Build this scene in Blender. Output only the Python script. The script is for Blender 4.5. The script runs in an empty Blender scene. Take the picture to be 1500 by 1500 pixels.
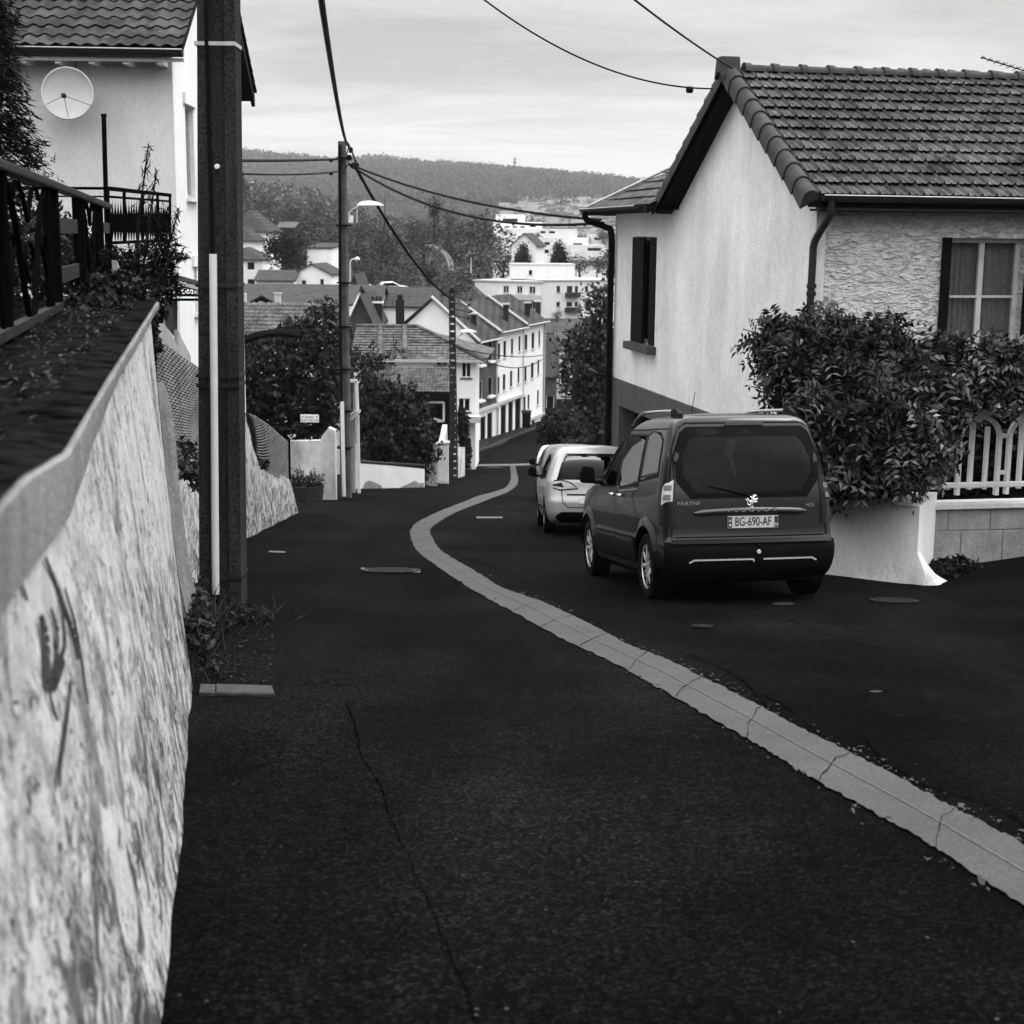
import bpy, bmesh, math, random
import numpy as np
from mathutils import Vector, Matrix
PI = math.pi
rad = math.radians
random.seed(7)
scene = bpy.context.scene
COL = scene.collection

# ------------------------------------------------------------------ camera
FPX = 2187.0                       # focal length in pixels of the 1500 px photograph
TILT = math.atan(405 / FPX)
ROLL = rad(0.5)
CAM_R = Matrix.Rotation(PI / 2 - TILT, 3, 'X') @ Matrix.Rotation(ROLL, 3, 'Z')
cam_data = bpy.data.cameras.new('camera')
cam = bpy.data.objects.new('camera', cam_data)
COL.objects.link(cam)
cam.matrix_world = CAM_R.to_4x4()
cam_data.sensor_width = 24.0
cam_data.sensor_fit = 'HORIZONTAL'
cam_data.lens = 24.0 * FPX / 1500
cam_data.clip_start = 0.05
cam_data.clip_end = 9000
cam_data.dof.use_dof = True
cam_data.dof.focus_distance = 16.0
cam_data.dof.aperture_fstop = 3.0
scene.camera = cam

# ------------------------------------------------------------------ light
SUN_DIR = Vector((0.62, 0.38, 1.25)).normalized()
SUN_EL = math.asin(SUN_DIR.z)
SUN_AZ = math.atan2(SUN_DIR.x, SUN_DIR.y)
sd = bpy.data.lights.new('sun', 'SUN')
sd.energy = 1.9
sd.angle = rad(24)
sd.color = (1.0, 1.0, 1.0)
sun = bpy.data.objects.new('sun', sd)
COL.objects.link(sun)
sun.rotation_euler = SUN_DIR.to_track_quat('Z', 'Y').to_euler()

world = bpy.data.worlds.new('World')
scene.world = world
world.use_nodes = True
wn = world.node_tree; wn.nodes.clear()
def WN(t, **k):
    n = wn.nodes.new(t)
    for a, b in k.items(): setattr(n, a, b)
    return n
def wmath(op, a, b=None, clamp=False):
    n = WN('ShaderNodeMath', operation=op); n.use_clamp = clamp
    for i, s in enumerate((a, b)):
        if s is None: continue
        if isinstance(s, (int, float)): n.inputs[i].default_value = s
        else: wn.links.new(s, n.inputs[i])
    return n.outputs[0]
sky = WN('ShaderNodeTexSky', sky_type='NISHITA', sun_disc=False, sun_elevation=SUN_EL, sun_rotation=SUN_AZ)
bw = WN('ShaderNodeRGBToBW'); wn.links.new(sky.outputs[0], bw.inputs[0])
tc = WN('ShaderNodeTexCoord')
sep = WN('ShaderNodeSeparateXYZ'); wn.links.new(tc.outputs['Generated'], sep.inputs[0])
# overcast sky brightens towards the zenith, boosted out of view to light walls
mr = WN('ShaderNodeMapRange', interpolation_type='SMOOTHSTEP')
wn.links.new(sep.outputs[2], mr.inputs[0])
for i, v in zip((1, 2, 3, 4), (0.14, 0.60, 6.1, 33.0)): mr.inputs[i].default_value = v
# long flat cloud bands
hz = wmath('ADD', wmath('ABSOLUTE', sep.outputs[2]), 0.12)
cx = wmath('DIVIDE', sep.outputs[0], hz); cy = wmath('DIVIDE', sep.outputs[1], hz)
cmb = WN('ShaderNodeCombineXYZ')
wn.links.new(wmath('MULTIPLY', cx, 0.45), cmb.inputs[0]); wn.links.new(cy, cmb.inputs[1])
nz = WN('ShaderNodeTexNoise'); wn.links.new(cmb.outputs[0], nz.inputs[0])
nz.inputs['Scale'].default_value = 1.3; nz.inputs['Detail'].default_value = 9; nz.inputs['Roughness'].default_value = 0.62
nz.inputs['Distortion'].default_value = 0.5
cr = WN('ShaderNodeMapRange'); wn.links.new(nz.outputs[0], cr.inputs[0])
for i, v in zip((1, 2, 3, 4), (0.36, 0.60, 0.80, 1.24)): cr.inputs[i].default_value = v
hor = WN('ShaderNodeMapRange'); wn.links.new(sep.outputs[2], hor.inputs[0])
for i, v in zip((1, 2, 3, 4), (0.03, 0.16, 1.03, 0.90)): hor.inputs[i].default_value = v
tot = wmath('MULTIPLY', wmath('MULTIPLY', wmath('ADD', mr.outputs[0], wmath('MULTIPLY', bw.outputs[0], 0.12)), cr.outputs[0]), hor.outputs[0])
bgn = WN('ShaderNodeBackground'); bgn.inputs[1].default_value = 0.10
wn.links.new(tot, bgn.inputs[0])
wo = WN('ShaderNodeOutputWorld'); wn.links.new(bgn.outputs[0], wo.inputs[0])

scene.view_settings.view_transform = 'Standard'
scene.view_settings.look = 'None'
scene.view_settings.gamma = 1.0
scene.view_settings.exposure = 0.0
scene.render.engine = 'CYCLES'
scene.cycles.max_bounces = 6
scene.cycles.transparent_max_bounces = 8
scene.cycles.volume_bounces = 0
scene.cycles.use_denoising = True

# ------------------------------------------------------------------ pixel helpers (authoring only)
def ray(u, v):
    return CAM_R @ Vector(((u - 750) / FPX, (750 - v) / FPX, -1))
def P(u, v, Y):
    d = ray(u, v); return d * (Y / d.y)
def XA(u, Y, v=560):
    return P(u, v, Y).x
ZT = [(-60, 6.84), (0, -1.56), (80, -12.76), (90, -13.8), (118, -16.35), (137, -16.9), (200, -17.8), (280, -20)]
def Rz(y):
    return float(np.interp(y, [a for a, b in ZT], [b for a, b in ZT]))
def gz(x, y):
    r = 0.0
    if x > 4.5 and y < 20: r = min(0.5, 0.14 * (x - 4.5)) * max(0, min(1, (20 - y) / 2)) * max(0, min(1, (y - 6) / 8))
    return Rz(y) + r
def G(u, v, dz=0.0):
    d = ray(u, v); lo = 1.0
    prev = None
    Y = 1.0
    while Y < 170:
        p = d * (Y / d.y)
        if p.z < gz(p.x, Y) + dz: break
        prev = Y; Y += 0.5
    a, b = prev or 0.5, Y
    for _ in range(30):
        m = (a + b) / 2; p = d * (m / d.y)
        if p.z < gz(p.x, m) + dz: b = m
        else: a = m
    return d * (b / d.y)

# ------------------------------------------------------------------ mesh builder
class MB:
    def __init__(s): s.v = []; s.f = []
    def add(s, vs, fs):
        o = len(s.v); s.v.extend([tuple(x) for x in vs]); s.f.extend([tuple(i + o for i in f) for f in fs]); return s
    def quad(s, a, b, c, d): return s.add([a, b, c, d], [(0, 1, 2, 3)])
    def poly(s, pts): return s.add(pts, [tuple(range(len(pts)))])
    def box(s, c, size, X=(1, 0, 0), Y=None, Z=(0, 0, 1)):
        X = Vector(X).normalized(); Z = Vector(Z).normalized(); Y = Vector(Y) if Y is not None else Z.cross(X)
        c = Vector(c); hx, hy, hz_ = size[0] / 2, size[1] / 2, size[2] / 2
        vs = [c + X * (hx * i) + Y * (hy * j) + Z * (hz_ * k) for k in (-1, 1) for j in (-1, 1) for i in (-1, 1)]
        return s.add(vs, [(0, 2, 3, 1), (4, 5, 7, 6), (0, 1, 5, 4), (2, 6, 7, 3), (0, 4, 6, 2), (1, 3, 7, 5)])
    def bar(s, a, b, w, h=None, up=(0, 0, 1)):
        a = Vector(a); b = Vector(b); h = h or w; d = (b - a); L = d.length
        if L < 1e-6: return s
        d.normalize(); up = Vector(up)
        if abs(d.dot(up)) > 0.98: up = Vector((1, 0, 0))
        y = up.cross(d).normalized(); z = d.cross(y)
        return s.box((a + b) / 2, (L, w, h), d, y, z)
    def prism(s, pts, ext):
        n = len(pts); pts = [Vector(p) for p in pts]; e = Vector(ext)
        fs = [tuple(reversed(range(n))), tuple(range(n, 2 * n))]
        fs += [(i, (i + 1) % n, (i + 1) % n + n, i + n) for i in range(n)]
        return s.add(pts + [p + e for p in pts], fs)
    def tube(s, pts, r, n=8, cap=True):
        pts = [Vector(p) for p in pts]; rs = r if isinstance(r, (list, tuple)) else [r] * len(pts)
        vs = []; prevy = None
        for i, p in enumerate(pts):
            d = (pts[min(i + 1, len(pts) - 1)] - pts[max(i - 1, 0)]).normalized()
            if prevy is None:
                up = Vector((0, 0, 1)) if abs(d.z) < 0.9 else Vector((1, 0, 0))
                y = up.cross(d).normalized()
            else:
                y = (prevy - d * prevy.dot(d)).normalized()
            prevy = y; z = d.cross(y)
            for k in range(n):
                a = 2 * PI * k / n
                vs.append(p + (y * math.cos(a) + z * math.sin(a)) * rs[i])
        fs = [(i * n + k, i * n + (k + 1) % n, (i + 1) * n + (k + 1) % n, (i + 1) * n + k) for i in range(len(pts) - 1) for k in range(n)]
        if cap: fs += [tuple(reversed(range(n))), tuple(range((len(pts) - 1) * n, len(pts) * n))]
        return s.add(vs, fs)
    def lathe(s, prof, c, axis=(0, 0, 1), n=24):
        ax = Vector(axis).normalized(); up = Vector((1, 0, 0)) if abs(ax.x) < 0.9 else Vector((0, 1, 0))
        y = ax.cross(up).normalized(); z = ax.cross(y); c = Vector(c); vs = []
        for (r, h) in prof:
            for k in range(n):
                a = 2 * PI * k / n
                vs.append(c + ax * h + (y * math.cos(a) + z * math.sin(a)) * r)
        fs = [(i * n + k, i * n + (k + 1) % n, (i + 1) * n + (k + 1) % n, (i + 1) * n + k) for i in range(len(prof) - 1) for k in range(n)]
        return s.add(vs, fs)
    def grid(s, f, nu, nv):
        vs = [f(i / nu, j / nv) for j in range(nv + 1) for i in range(nu + 1)]
        fs = [(j * (nu + 1) + i, j * (nu + 1) + i + 1, (j + 1) * (nu + 1) + i + 1, (j + 1) * (nu + 1) + i) for j in range(nv) for i in range(nu)]
        return s.add(vs, fs)

def wloc(o):
    v = Vector((0, 0, 0))
    while o is not None: v += o.location; o = o.parent
    return v
def obj(name, mb, m, parent=None, smooth=False, bevel=0, loc=None):
    me = bpy.data.meshes.new(name)
    off = wloc(parent) if parent else (Vector(loc) if loc is not None else Vector((0, 0, 0)))
    me.from_pydata([(x[0] - off.x, x[1] - off.y, x[2] - off.z) for x in mb.v], [], mb.f)
    me.update()
    o = bpy.data.objects.new(name, me); COL.objects.link(o)
    if m is not None: me.materials.append(m)
    if parent: o.parent = parent
    elif loc is not None: o.location = loc
    if smooth:
        me.polygons.foreach_set('use_smooth', [True] * len(me.polygons))
        try: me.set_sharp_from_angle(angle=rad(38))
        except Exception: pass
    if bevel:
        md = o.modifiers.new('bevel', 'BEVEL'); md.width = bevel; md.segments = 2; md.limit_method = 'ANGLE'; md.angle_limit = rad(40)
    return o
def thing(name, label, cat, loc=(0, 0, 0), group=None):
    o = bpy.data.objects.new(name, None); COL.objects.link(o); o.location = loc; o.empty_display_size = 0.2
    return tag(o, label, cat, group)
def tag(o, label, cat, group=None):
    o['label'] = label; o['category'] = cat
    if group: o['group'] = group
    return o
def struct(o): o['kind'] = 'structure'; return o
def lab(o, t): o['label'] = t; return o
def dup(root, loc, rotz=0.0, scale=1.0, label=None, group=None):
    r = root.copy(); COL.objects.link(r); r.location = loc; r.rotation_euler = (0, 0, rotz); r.scale = (scale, scale, scale)
    if label: r['label'] = label
    if group: r['group'] = group
    for ch in list(root.children):
        c = ch.copy(); COL.objects.link(c); c.parent = r
        for g in ch.children:
            d = g.copy(); COL.objects.link(d); d.parent = c
    return r

# ------------------------------------------------------------------ materials (all grey: the photograph is black and white)
class NT:
    def __init__(s, name):
        s.m = bpy.data.materials.new(name); s.m.use_nodes = True; s.t = s.m.node_tree; s.t.nodes.clear()
        s.out = s.n('ShaderNodeOutputMaterial'); s.b = s.n('ShaderNodeBsdfPrincipled'); s.l(s.b.outputs[0], s.out.inputs[0])
        s.tc = s.n('ShaderNodeTexCoord')
    def n(s, t, **k):
        x = s.t.nodes.new(t)
        for a, b in k.items(): setattr(x, a, b)
        return x
    def l(s, a, b): s.t.links.new(a, b)
    def put(s, sock, v):
        if isinstance(v, (int, float)): sock.default_value = (v, v, v, 1) if sock.type == 'RGBA' else v
        else: s.l(v, sock)
    def co(s, scale=(1, 1, 1), src='Object'):
        mp = s.n('ShaderNodeMapping'); mp.inputs['Scale'].default_value = scale; s.l(s.tc.outputs[src], mp.inputs[0]); return mp.outputs[0]
    def noise(s, scale, detail=4, rough=0.55, vec=None, dist=0):
        x = s.n('ShaderNodeTexNoise'); s.l(vec or s.co(), x.inputs[0]); x.inputs['Scale'].default_value = scale
        x.inputs['Detail'].default_value = detail; x.inputs['Roughness'].default_value = rough; x.inputs['Distortion'].default_value = dist; return x.outputs[0]
    def voro(s, scale, vec=None, feature='F1', out='Distance'):
        x = s.n('ShaderNodeTexVoronoi', feature=feature); s.l(vec or s.co(), x.inputs[0]); x.inputs['Scale'].default_value = scale; return x.outputs[out]
    def ramp(s, v, a, b, lo=0.0, hi=1.0, smooth=False):
        x = s.n('ShaderNodeMapRange'); x.interpolation_type = 'SMOOTHSTEP' if smooth else 'LINEAR'
        s.l(v, x.inputs[0]); x.inputs[1].default_value = a; x.inputs[2].default_value = b; x.inputs[3].default_value = lo; x.inputs[4].default_value = hi; return x.outputs[0]
    def math(s, op, a, b=None):
        x = s.n('ShaderNodeMath', operation=op)
        for i, q in enumerate((a, b)):
            if q is not None: s.put(x.inputs[i], q)
        return x.outputs[0]
    def mix(s, f, a, b):
        x = s.n('ShaderNodeMix', data_type='FLOAT')
        s.put(x.inputs[0], f); s.put(x.inputs[2], a); s.put(x.inputs[3], b); return x.outputs[0]
    def bump(s, h, strength=0.3, dist=0.01):
        x = s.n('ShaderNodeBump'); x.inputs['Strength'].default_value = strength; x.inputs['Distance'].default_value = dist
        s.l(h, x.inputs['Height']); s.l(x.outputs[0], s.b.inputs['Normal']); return s
    def fin(s, col, rough=0.8, spec=0.3, metal=0.0):
        s.put(s.b.inputs['Base Color'], col); s.put(s.b.inputs['Roughness'], rough)
        s.b.inputs['Specular IOR Level'].default_value = spec; s.b.inputs['Metallic'].default_value = metal; return s.m

def plain(name, v, rough=0.7, amt=0.12, scale=4.0, spec=0.06, metal=0.0, bump=0.0, bscale=40):
    t = NT(name); n = t.noise(scale, 5)
    c = t.ramp(n, 0.3, 0.7, v * (1 - amt), v * (1 + amt))
    if bump: t.bump(t.noise(bscale, 4), bump, 0.01)
    return t.fin(c, rough, spec, metal)

M_ = None
def render_wall(name, v, streak=0.12, dirt=0.25, grain=0.3, gs=60):
    t = NT(name)
    st = t.noise(1.0, 6, 0.65, t.co((2.2, 2.2, 0.4)), 0.3)
    pt = t.noise(0.8, 5, 0.6)
    c = t.math('MULTIPLY', t.ramp(st, 0.3, 0.72, v * (1 + streak * 0.4), v * (1 - streak)), t.ramp(pt, 0.35, 0.75, 1.0, 1 - dirt))
    fine = t.noise(gs, 3)
    md = t.noise(14, 5, 0.7, t.co((1, 1, .6)))
    c = t.math('MULTIPLY', t.math('MULTIPLY', c, t.ramp(fine, 0.3, 0.7, 0.86, 1.08)), t.ramp(md, 0.32, 0.68, 1 - grain * .22, 1.05))
    t.bump(t.math('ADD', fine, md), grain * 1.3, 0.012)
    return t.fin(c, 0.9, 0.15)

def tile_mat(name, v, vec_scale=(4, 3, 4)):
    t = NT(name)
    cell = t.voro(1.0, t.co(vec_scale), out='Color')
    b = t.n('ShaderNodeSeparateColor'); t.l(cell, b.inputs[0])
    isl = t.ramp(b.outputs[0], 0, 1, 0.6, 1.45)
    pt = t.ramp(t.noise(1.6, 7, 0.75), 0.32, 0.68, 1.35, 0.5)
    fine = t.ramp(t.noise(30, 4), 0.3, 0.7, 0.85, 1.15)
    c = t.math('MULTIPLY', t.math('MULTIPLY', t.math('MULTIPLY', isl, pt), fine), v)
    t.bump(t.noise(60, 3), 0.25, 0.004)
    return t.fin(c, 0.75, 0.08)

def far_tile(name, v, sx=12.0, sy=9.0):
    """tile courses as relief in the material, for roofs too far off for single tiles"""
    t = NT(name)
    sp = t.n('ShaderNodeSeparateXYZ'); t.l(t.tc.outputs['Object'], sp.inputs[0])
    w = t.math('ADD', t.math('SINE', t.math('MULTIPLY', sp.outputs[0], 2 * PI * 1.6)), t.math('FRACT', t.math('MULTIPLY', sp.outputs[2], 4.2)))
    t.bump(w, 0.9, 0.06)
    seam = t.ramp(t.math('FRACT', t.math('MULTIPLY', sp.outputs[2], 4.2)), 0.0, 0.25, 0.55, 1.0)
    pt = t.ramp(t.noise(0.5, 6, 0.65), 0.3, 0.72, 1.25, 0.65)
    c = t.math('MULTIPLY', t.math('MULTIPLY', pt, seam), v)
    return t.fin(c, 0.8, 0.06)

def leaf_mat(name, lo, hi, rough=0.5, spec=0.35, trans=0.25, vary=1.35):
    t = NT(name)
    g = t.n('ShaderNodeNewGeometry')
    oi = t.n('ShaderNodeObjectInfo')
    c = t.math('MULTIPLY', t.ramp(t.math('POWER', g.outputs['Random Per Island'], 1.8), 0, 1, lo, hi), t.ramp(oi.outputs['Random'], 0, 1, 0.65, vary))
    m = t.fin(c, rough, spec)
    tr = t.n('ShaderNodeBsdfTranslucent'); t.put(tr.inputs[0], c)
    mx = t.n('ShaderNodeMixShader'); mx.inputs[0].default_value = trans
    t.l(t.b.outputs[0], mx.inputs[1]); t.l(tr.outputs[0], mx.inputs[2]); t.l(mx.outputs[0], t.out.inputs[0])
    return m

def glass_mat(name, tint=0.3, refl=0.6):
    t = NT(name)
    gl = t.n('ShaderNodeBsdfGlossy'); gl.inputs['Roughness'].default_value = 0.02; gl.inputs[0].default_value = (0.9, 0.9, 0.9, 1)
    tr = t.n('ShaderNodeBsdfTransparent'); tr.inputs[0].default_value = (tint, tint, tint, 1)
    fr = t.n('ShaderNodeFresnel'); fr.inputs[0].default_value = 1.5
    mx = t.n('ShaderNodeMixShader'); t.l(t.math('MULTIPLY', fr.outputs[0], refl), mx.inputs[0])
    t.l(tr.outputs[0], mx.inputs[1]); t.l(gl.outputs[0], mx.inputs[2]); t.l(mx.outputs[0], t.out.inputs[0])
    return t.m

def asphalt():
    t = NT('asphalt')
    fine = t.noise(95, 3, 0.8)
    mid = t.noise(9, 5, 0.7)
    big = t.noise(0.35, 5, 0.6)
    trk = t.noise(0.5, 4, 0.6, t.co((1.6, 0.25, 1)))
    c = t.math('MULTIPLY', t.ramp(fine, 0.34, 0.68, 0.0002, 0.0056), t.ramp(mid, 0.3, 0.7, 0.75, 1.25))
    c = t.math('MULTIPLY', c, t.ramp(big, 0.34, 0.66, 0.5, 1.6))
    v0 = t.n('ShaderNodeTexVoronoi'); t.l(t.co(), v0.inputs[0]); v0.inputs['Scale'].default_value = 80
    s0 = t.n('ShaderNodeSeparateColor'); t.l(v0.outputs['Color'], s0.inputs[0])
    c = t.math('MULTIPLY', c, t.ramp(t.math('POWER', s0.outputs[0], 4.0), 0, 1, 0.6, 3.4))
    c = t.math('MULTIPLY', c, t.ramp(trk, 0.35, 0.66, 0.6, 1.6))
    # pale chippings
    v = t.n('ShaderNodeTexVoronoi'); t.l(t.co(), v.inputs[0]); v.inputs['Scale'].default_value = 24
    sc = t.n('ShaderNodeSeparateColor'); t.l(v.outputs['Color'], sc.inputs[0])
    spot = t.math('MULTIPLY', t.math('GREATER_THAN', sc.outputs[0], 0.9), t.math('LESS_THAN', v.outputs['Distance'], t.ramp(sc.outputs[1], 0, 1, 0.03, 0.17)))
    c = t.mix(spot, c, t.ramp(sc.outputs[2], 0, 1, 0.01, 0.06))
    # long hairline cracks
    cv = t.n('ShaderNodeTexVoronoi', feature='DISTANCE_TO_EDGE')
    wv = t.n('ShaderNodeVectorMath', operation='ADD'); t.l(t.co((0.35, 0.16, 1)), wv.inputs[0])
    nn = t.n('ShaderNodeTexNoise'); t.l(t.co((1, 1, 1)), nn.inputs[0]); nn.inputs['Scale'].default_value = 2.2; nn.inputs['Detail'].default_value = 5
    sv = t.n('ShaderNodeVectorMath', operation='SCALE'); t.l(nn.outputs[1], sv.inputs[0]); sv.inputs[3].default_value = 0.28
    t.l(sv.outputs[0], wv.inputs[1]); t.l(wv.outputs[0], cv.inputs[0]); cv.inputs['Scale'].default_value = 1.0
    crack = t.math('MULTIPLY', t.math('LESS_THAN', cv.outputs[0], 0.0022), t.math('GREATER_THAN', big, 0.5))
    c = t.mix(crack, c, 0.002)
    h = t.math('SUBTRACT', t.math('ADD', fine, t.math('MULTIPLY', mid, 0.7)), t.math('MULTIPLY', crack, 2.0))
    t.bump(h, 0.45, 0.006)
    return t.fin(c, 0.75, 0.007)

M = {}
M['asphalt'] = asphalt()
def concrete_strip():
    t = NT('channel_concrete')
    f = t.noise(90, 3, 0.7); g = t.noise(2.0, 5)
    c = t.math('MULTIPLY', t.ramp(f, 0.3, 0.7, 0.020, 0.080), t.ramp(g, 0.3, 0.7, 0.82, 1.15))
    t.bump(f, 0.4, 0.006); return t.fin(c, 0.7, 0.16)
M['strip'] = concrete_strip()
def batter_mat():
    t = NT('weathered_render')
    st = t.noise(1.0, 7, 0.72, t.co((2.5, 2.4, 2.0)), 0.7)
    st2 = t.noise(1.0, 7, 0.78, t.co((9, 8, 11)), 0.5)
    pt = t.noise(1.1, 6, 0.62)
    c = t.mix(t.ramp(st, 0.48, 0.64, smooth=True), 0.50, 0.2)
    c = t.mix(t.math('MULTIPLY', t.ramp(st2, 0.54, 0.60), t.ramp(pt, 0.42, 0.54)), c, 0.035)
    sp = t.noise(1.0, 5, 0.75, t.co((26, 24, 26)), 0.2)
    c = t.mix(t.math('MULTIPLY', t.ramp(sp, 0.55, 0.60), t.ramp(t.noise(1.9, 4), 0.42, 0.56)), c, 0.03)
    spz = t.n('ShaderNodeSeparateXYZ'); t.l(t.tc.outputs['Object'], spz.inputs[0])
    hgt = t.math('ADD', spz.outputs[2], t.math('MULTIPLY', spz.outputs[1], 0.14))
    sk = t.noise(1.0, 7, 0.75, t.co((6, 5.5, 5)), 0.9)
    c = t.mix(t.math('MULTIPLY', t.ramp(hgt, 1.55, 0.35, 0, 1), t.ramp(sk, 0.47, 0.56)), c, 0.045)
    c = t.math('MULTIPLY', c, t.ramp(t.noise(6, 5, 0.6), 0.3, 0.7, 0.8, 1.1))
    f = t.noise(55, 4, 0.7)
    c = t.math('MULTIPLY', c, t.ramp(f, 0.3, 0.7, 0.88, 1.08))
    t.bump(t.math('ADD', f, t.math('MULTIPLY', t.noise(7, 4), 2.0)), 0.5, 0.012)
    return t.fin(c, 0.92, 0.12)
M['batter'] = batter_mat()
M['rough'] = render_wall('rough_pier_render', 0.26, 0.5, 0.5, 1.0, 18)
M['coping'] = render_wall('coping_render', 0.24, 0.4, 0.4, 0.5, 40)
M['moss'] = plain('moss_and_dirt', 0.007, 0.95, 0.9, 9, 0.0, bump=0.8, bscale=50)
M['soil'] = plain('soil', 0.004, 0.95, 0.5, 6, 0.0, bump=0.8, bscale=30)
M['house_white'] = render_wall('white_house_render', 0.80, 0.06, 0.08, 0.2)
M['house_front'] = render_wall('pale_house_render', 0.72, 0.08, 0.1, 0.3)
M['gable'] = render_wall('cream_gable_render', 0.76, 0.16, 0.22, 0.6, 45)
def rough_stucco():
    t = NT('rough_trowelled_stucco')
    a = t.n('ShaderNodeTexNoise'); t.l(t.co((1, 1, 2.2)), a.inputs[0]); a.inputs['Scale'].default_value = 5.5; a.inputs['Detail'].default_value = 5; a.inputs['Distortion'].default_value = 1.6
    t.bump(a.outputs[0], 1.0, 0.09)
    c = t.math('MULTIPLY', t.ramp(a.outputs[0], 0.35, 0.6, 0.36, 0.66), t.ramp(t.noise(40, 3), 0.3, 0.7, 0.9, 1.1))
    return t.fin(c, 0.9, 0.12)
M['stucco'] = rough_stucco()
M['plinth'] = render_wall('dark_plinth', 0.09, 0.3, 0.3, 0.5)
M['tile'] = tile_mat('roof_tile', 0.064)
M['tile_left'] = tile_mat('old_roof_tile', 0.040)
M['tile_pale'] = tile_mat('weathered_roof_tile', 0.085)
M['ftile'] = far_tile('far_roof_tile', 0.050)
M['ftile_pale'] = far_tile('far_pale_roof_tile', 0.09)
M['slate'] = plain('grey_roof_sheet', 0.045, 0.8, 0.3, 1.5)
M['black'] = plain('black_paint', 0.003, 0.45, 0.2, 6)
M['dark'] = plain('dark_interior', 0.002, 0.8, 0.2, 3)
M['iron'] = plain('dark_iron', 0.003, 0.7, 0.3, 20, 0.0)
M['zinc'] = plain('dark_zinc', 0.018, 0.5, 0.3, 8, 0.15, 0.0)
M['palezinc'] = plain('pale_zinc', 0.42, 0.45, 0.2, 8, 0.5, 0.2)
M['white'] = plain('white_paint', 0.74, 0.5, 0.08, 6)
M['greywhite'] = plain('grey_white_paint', 0.45, 0.6, 0.15, 6)
M['fencewhite'] = render_wall('whitewashed_concrete', 0.72, 0.25, 0.3, 0.4)
M['pvc'] = plain('pale_plastic', 0.62, 0.4, 0.06, 6)
M['wood'] = plain('dark_wood', 0.004, 0.7, 0.4, 9)
M['brick'] = plain('dark_brick', 0.02, 0.9, 0.3, 9)
M['cable'] = plain('black_cable', 0.003, 0.6, 0.1, 4)
M['pane'] = NT('window_pane').fin(0.006, 0.06, 0.3)
M['curtain'] = plain('net_curtain', 0.22, 0.9, 0.3, 30)
M['sill'] = plain('stone_sill', 0.06, 0.8, 0.2, 12)
M['marking'] = plain('road_paint', 0.13, 0.8, 0.3, 14)
M['metalplate'] = plain('cast_metal_cover', 0.02, 0.5, 0.4, 30, 0.1, 0.0, 0.4, 60)
def pole_concrete():
    t = NT('pitted_pole_concrete')
    f = t.noise(45, 4, 0.7); g = t.noise(1.0, 5, 0.6, t.co((6, 6, 0.8)))
    c = t.math('MULTIPLY', t.ramp(f, 0.34, 0.68, 0.009, 0.048), t.ramp(g, 0.3, 0.7, 0.7, 1.5))
    v = t.voro(28); pit = t.math('LESS_THAN', v, 0.16)
    c = t.mix(t.math('MULTIPLY', pit, t.math('GREATER_THAN', t.noise(3, 2), 0.5)), c, 0.07)
    t.bump(f, 0.9, 0.02); return t.fin(c, 0.85, 0.05)
M['pole'] = pole_concrete()
M['pole_dark'] = plain('pole_concrete_dark', 0.028, 0.85, 0.35, 3)
M['pole2'] = plain('pole_concrete_far', 0.085, 0.85, 0.35, 3, bump=0.4, bscale=20)
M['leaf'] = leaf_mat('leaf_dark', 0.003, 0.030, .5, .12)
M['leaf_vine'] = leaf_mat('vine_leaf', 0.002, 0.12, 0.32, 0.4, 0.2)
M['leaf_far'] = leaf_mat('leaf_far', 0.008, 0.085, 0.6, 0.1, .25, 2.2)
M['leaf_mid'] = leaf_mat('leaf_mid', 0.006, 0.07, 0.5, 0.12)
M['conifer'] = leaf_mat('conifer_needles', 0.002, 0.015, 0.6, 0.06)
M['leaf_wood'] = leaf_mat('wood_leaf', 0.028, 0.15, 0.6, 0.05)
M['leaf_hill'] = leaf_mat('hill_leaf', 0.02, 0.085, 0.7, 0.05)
M['bark'] = plain('bark', 0.012, 0.9, 0.4, 12, bump=0.6, bscale=30)

M['crack'] = NT('deep_crack').fin(0.0018, 0.95, 0.0)
# ------------------------------------------------------------------ foliage
def quads_obj(name, V, mat, parent=None, loc=None, nv=4):
    """V: (n, nv, 3) world-space corner array -> one mesh of n separate faces"""
    n = V.shape[0]
    off = wloc(parent) if parent else (Vector(loc) if loc is not None else Vector((0, 0, 0)))
    V = V.reshape(-1, 3) - np.array(off)
    me = bpy.data.meshes.new(name)
    me.vertices.add(n * nv); me.vertices.foreach_set('co', V.astype(np.float32).ravel())
    me.loops.add(n * nv); me.loops.foreach_set('vertex_index', np.arange(n * nv, dtype=np.int32))
    me.polygons.add(n); me.polygons.foreach_set('loop_start', np.arange(0, n * nv, nv, dtype=np.int32))
    me.polygons.foreach_set('loop_total', np.full(n, nv, dtype=np.int32))
    me.update(calc_edges=True); me.validate()
    me.materials.append(mat)
    o = bpy.data.objects.new(name, me); COL.objects.link(o)
    if parent: o.parent = parent
    elif loc is not None: o.location = loc
    return o
def unit(a): return a / np.maximum(np.linalg.norm(a, axis=-1, keepdims=True), 1e-9)
def leaf_quads(C, D, N, L, W):
    """leaf diamonds: centre C, along D, face normal N, folded on the midrib"""
    D = unit(D); S = unit(np.cross(D, N)); N = np.cross(S, D)
    L = L[:, None]; W = W[:, None]
    fold = N * W * 0.25
    return np.stack([C - D * L * 0.5, C + S * W * 0.5 + fold - D * L * 0.05, C + D * L * 0.5 - N * L * 0.08, C - S * W * 0.5 + fold - D * L * 0.05], 1)
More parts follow.
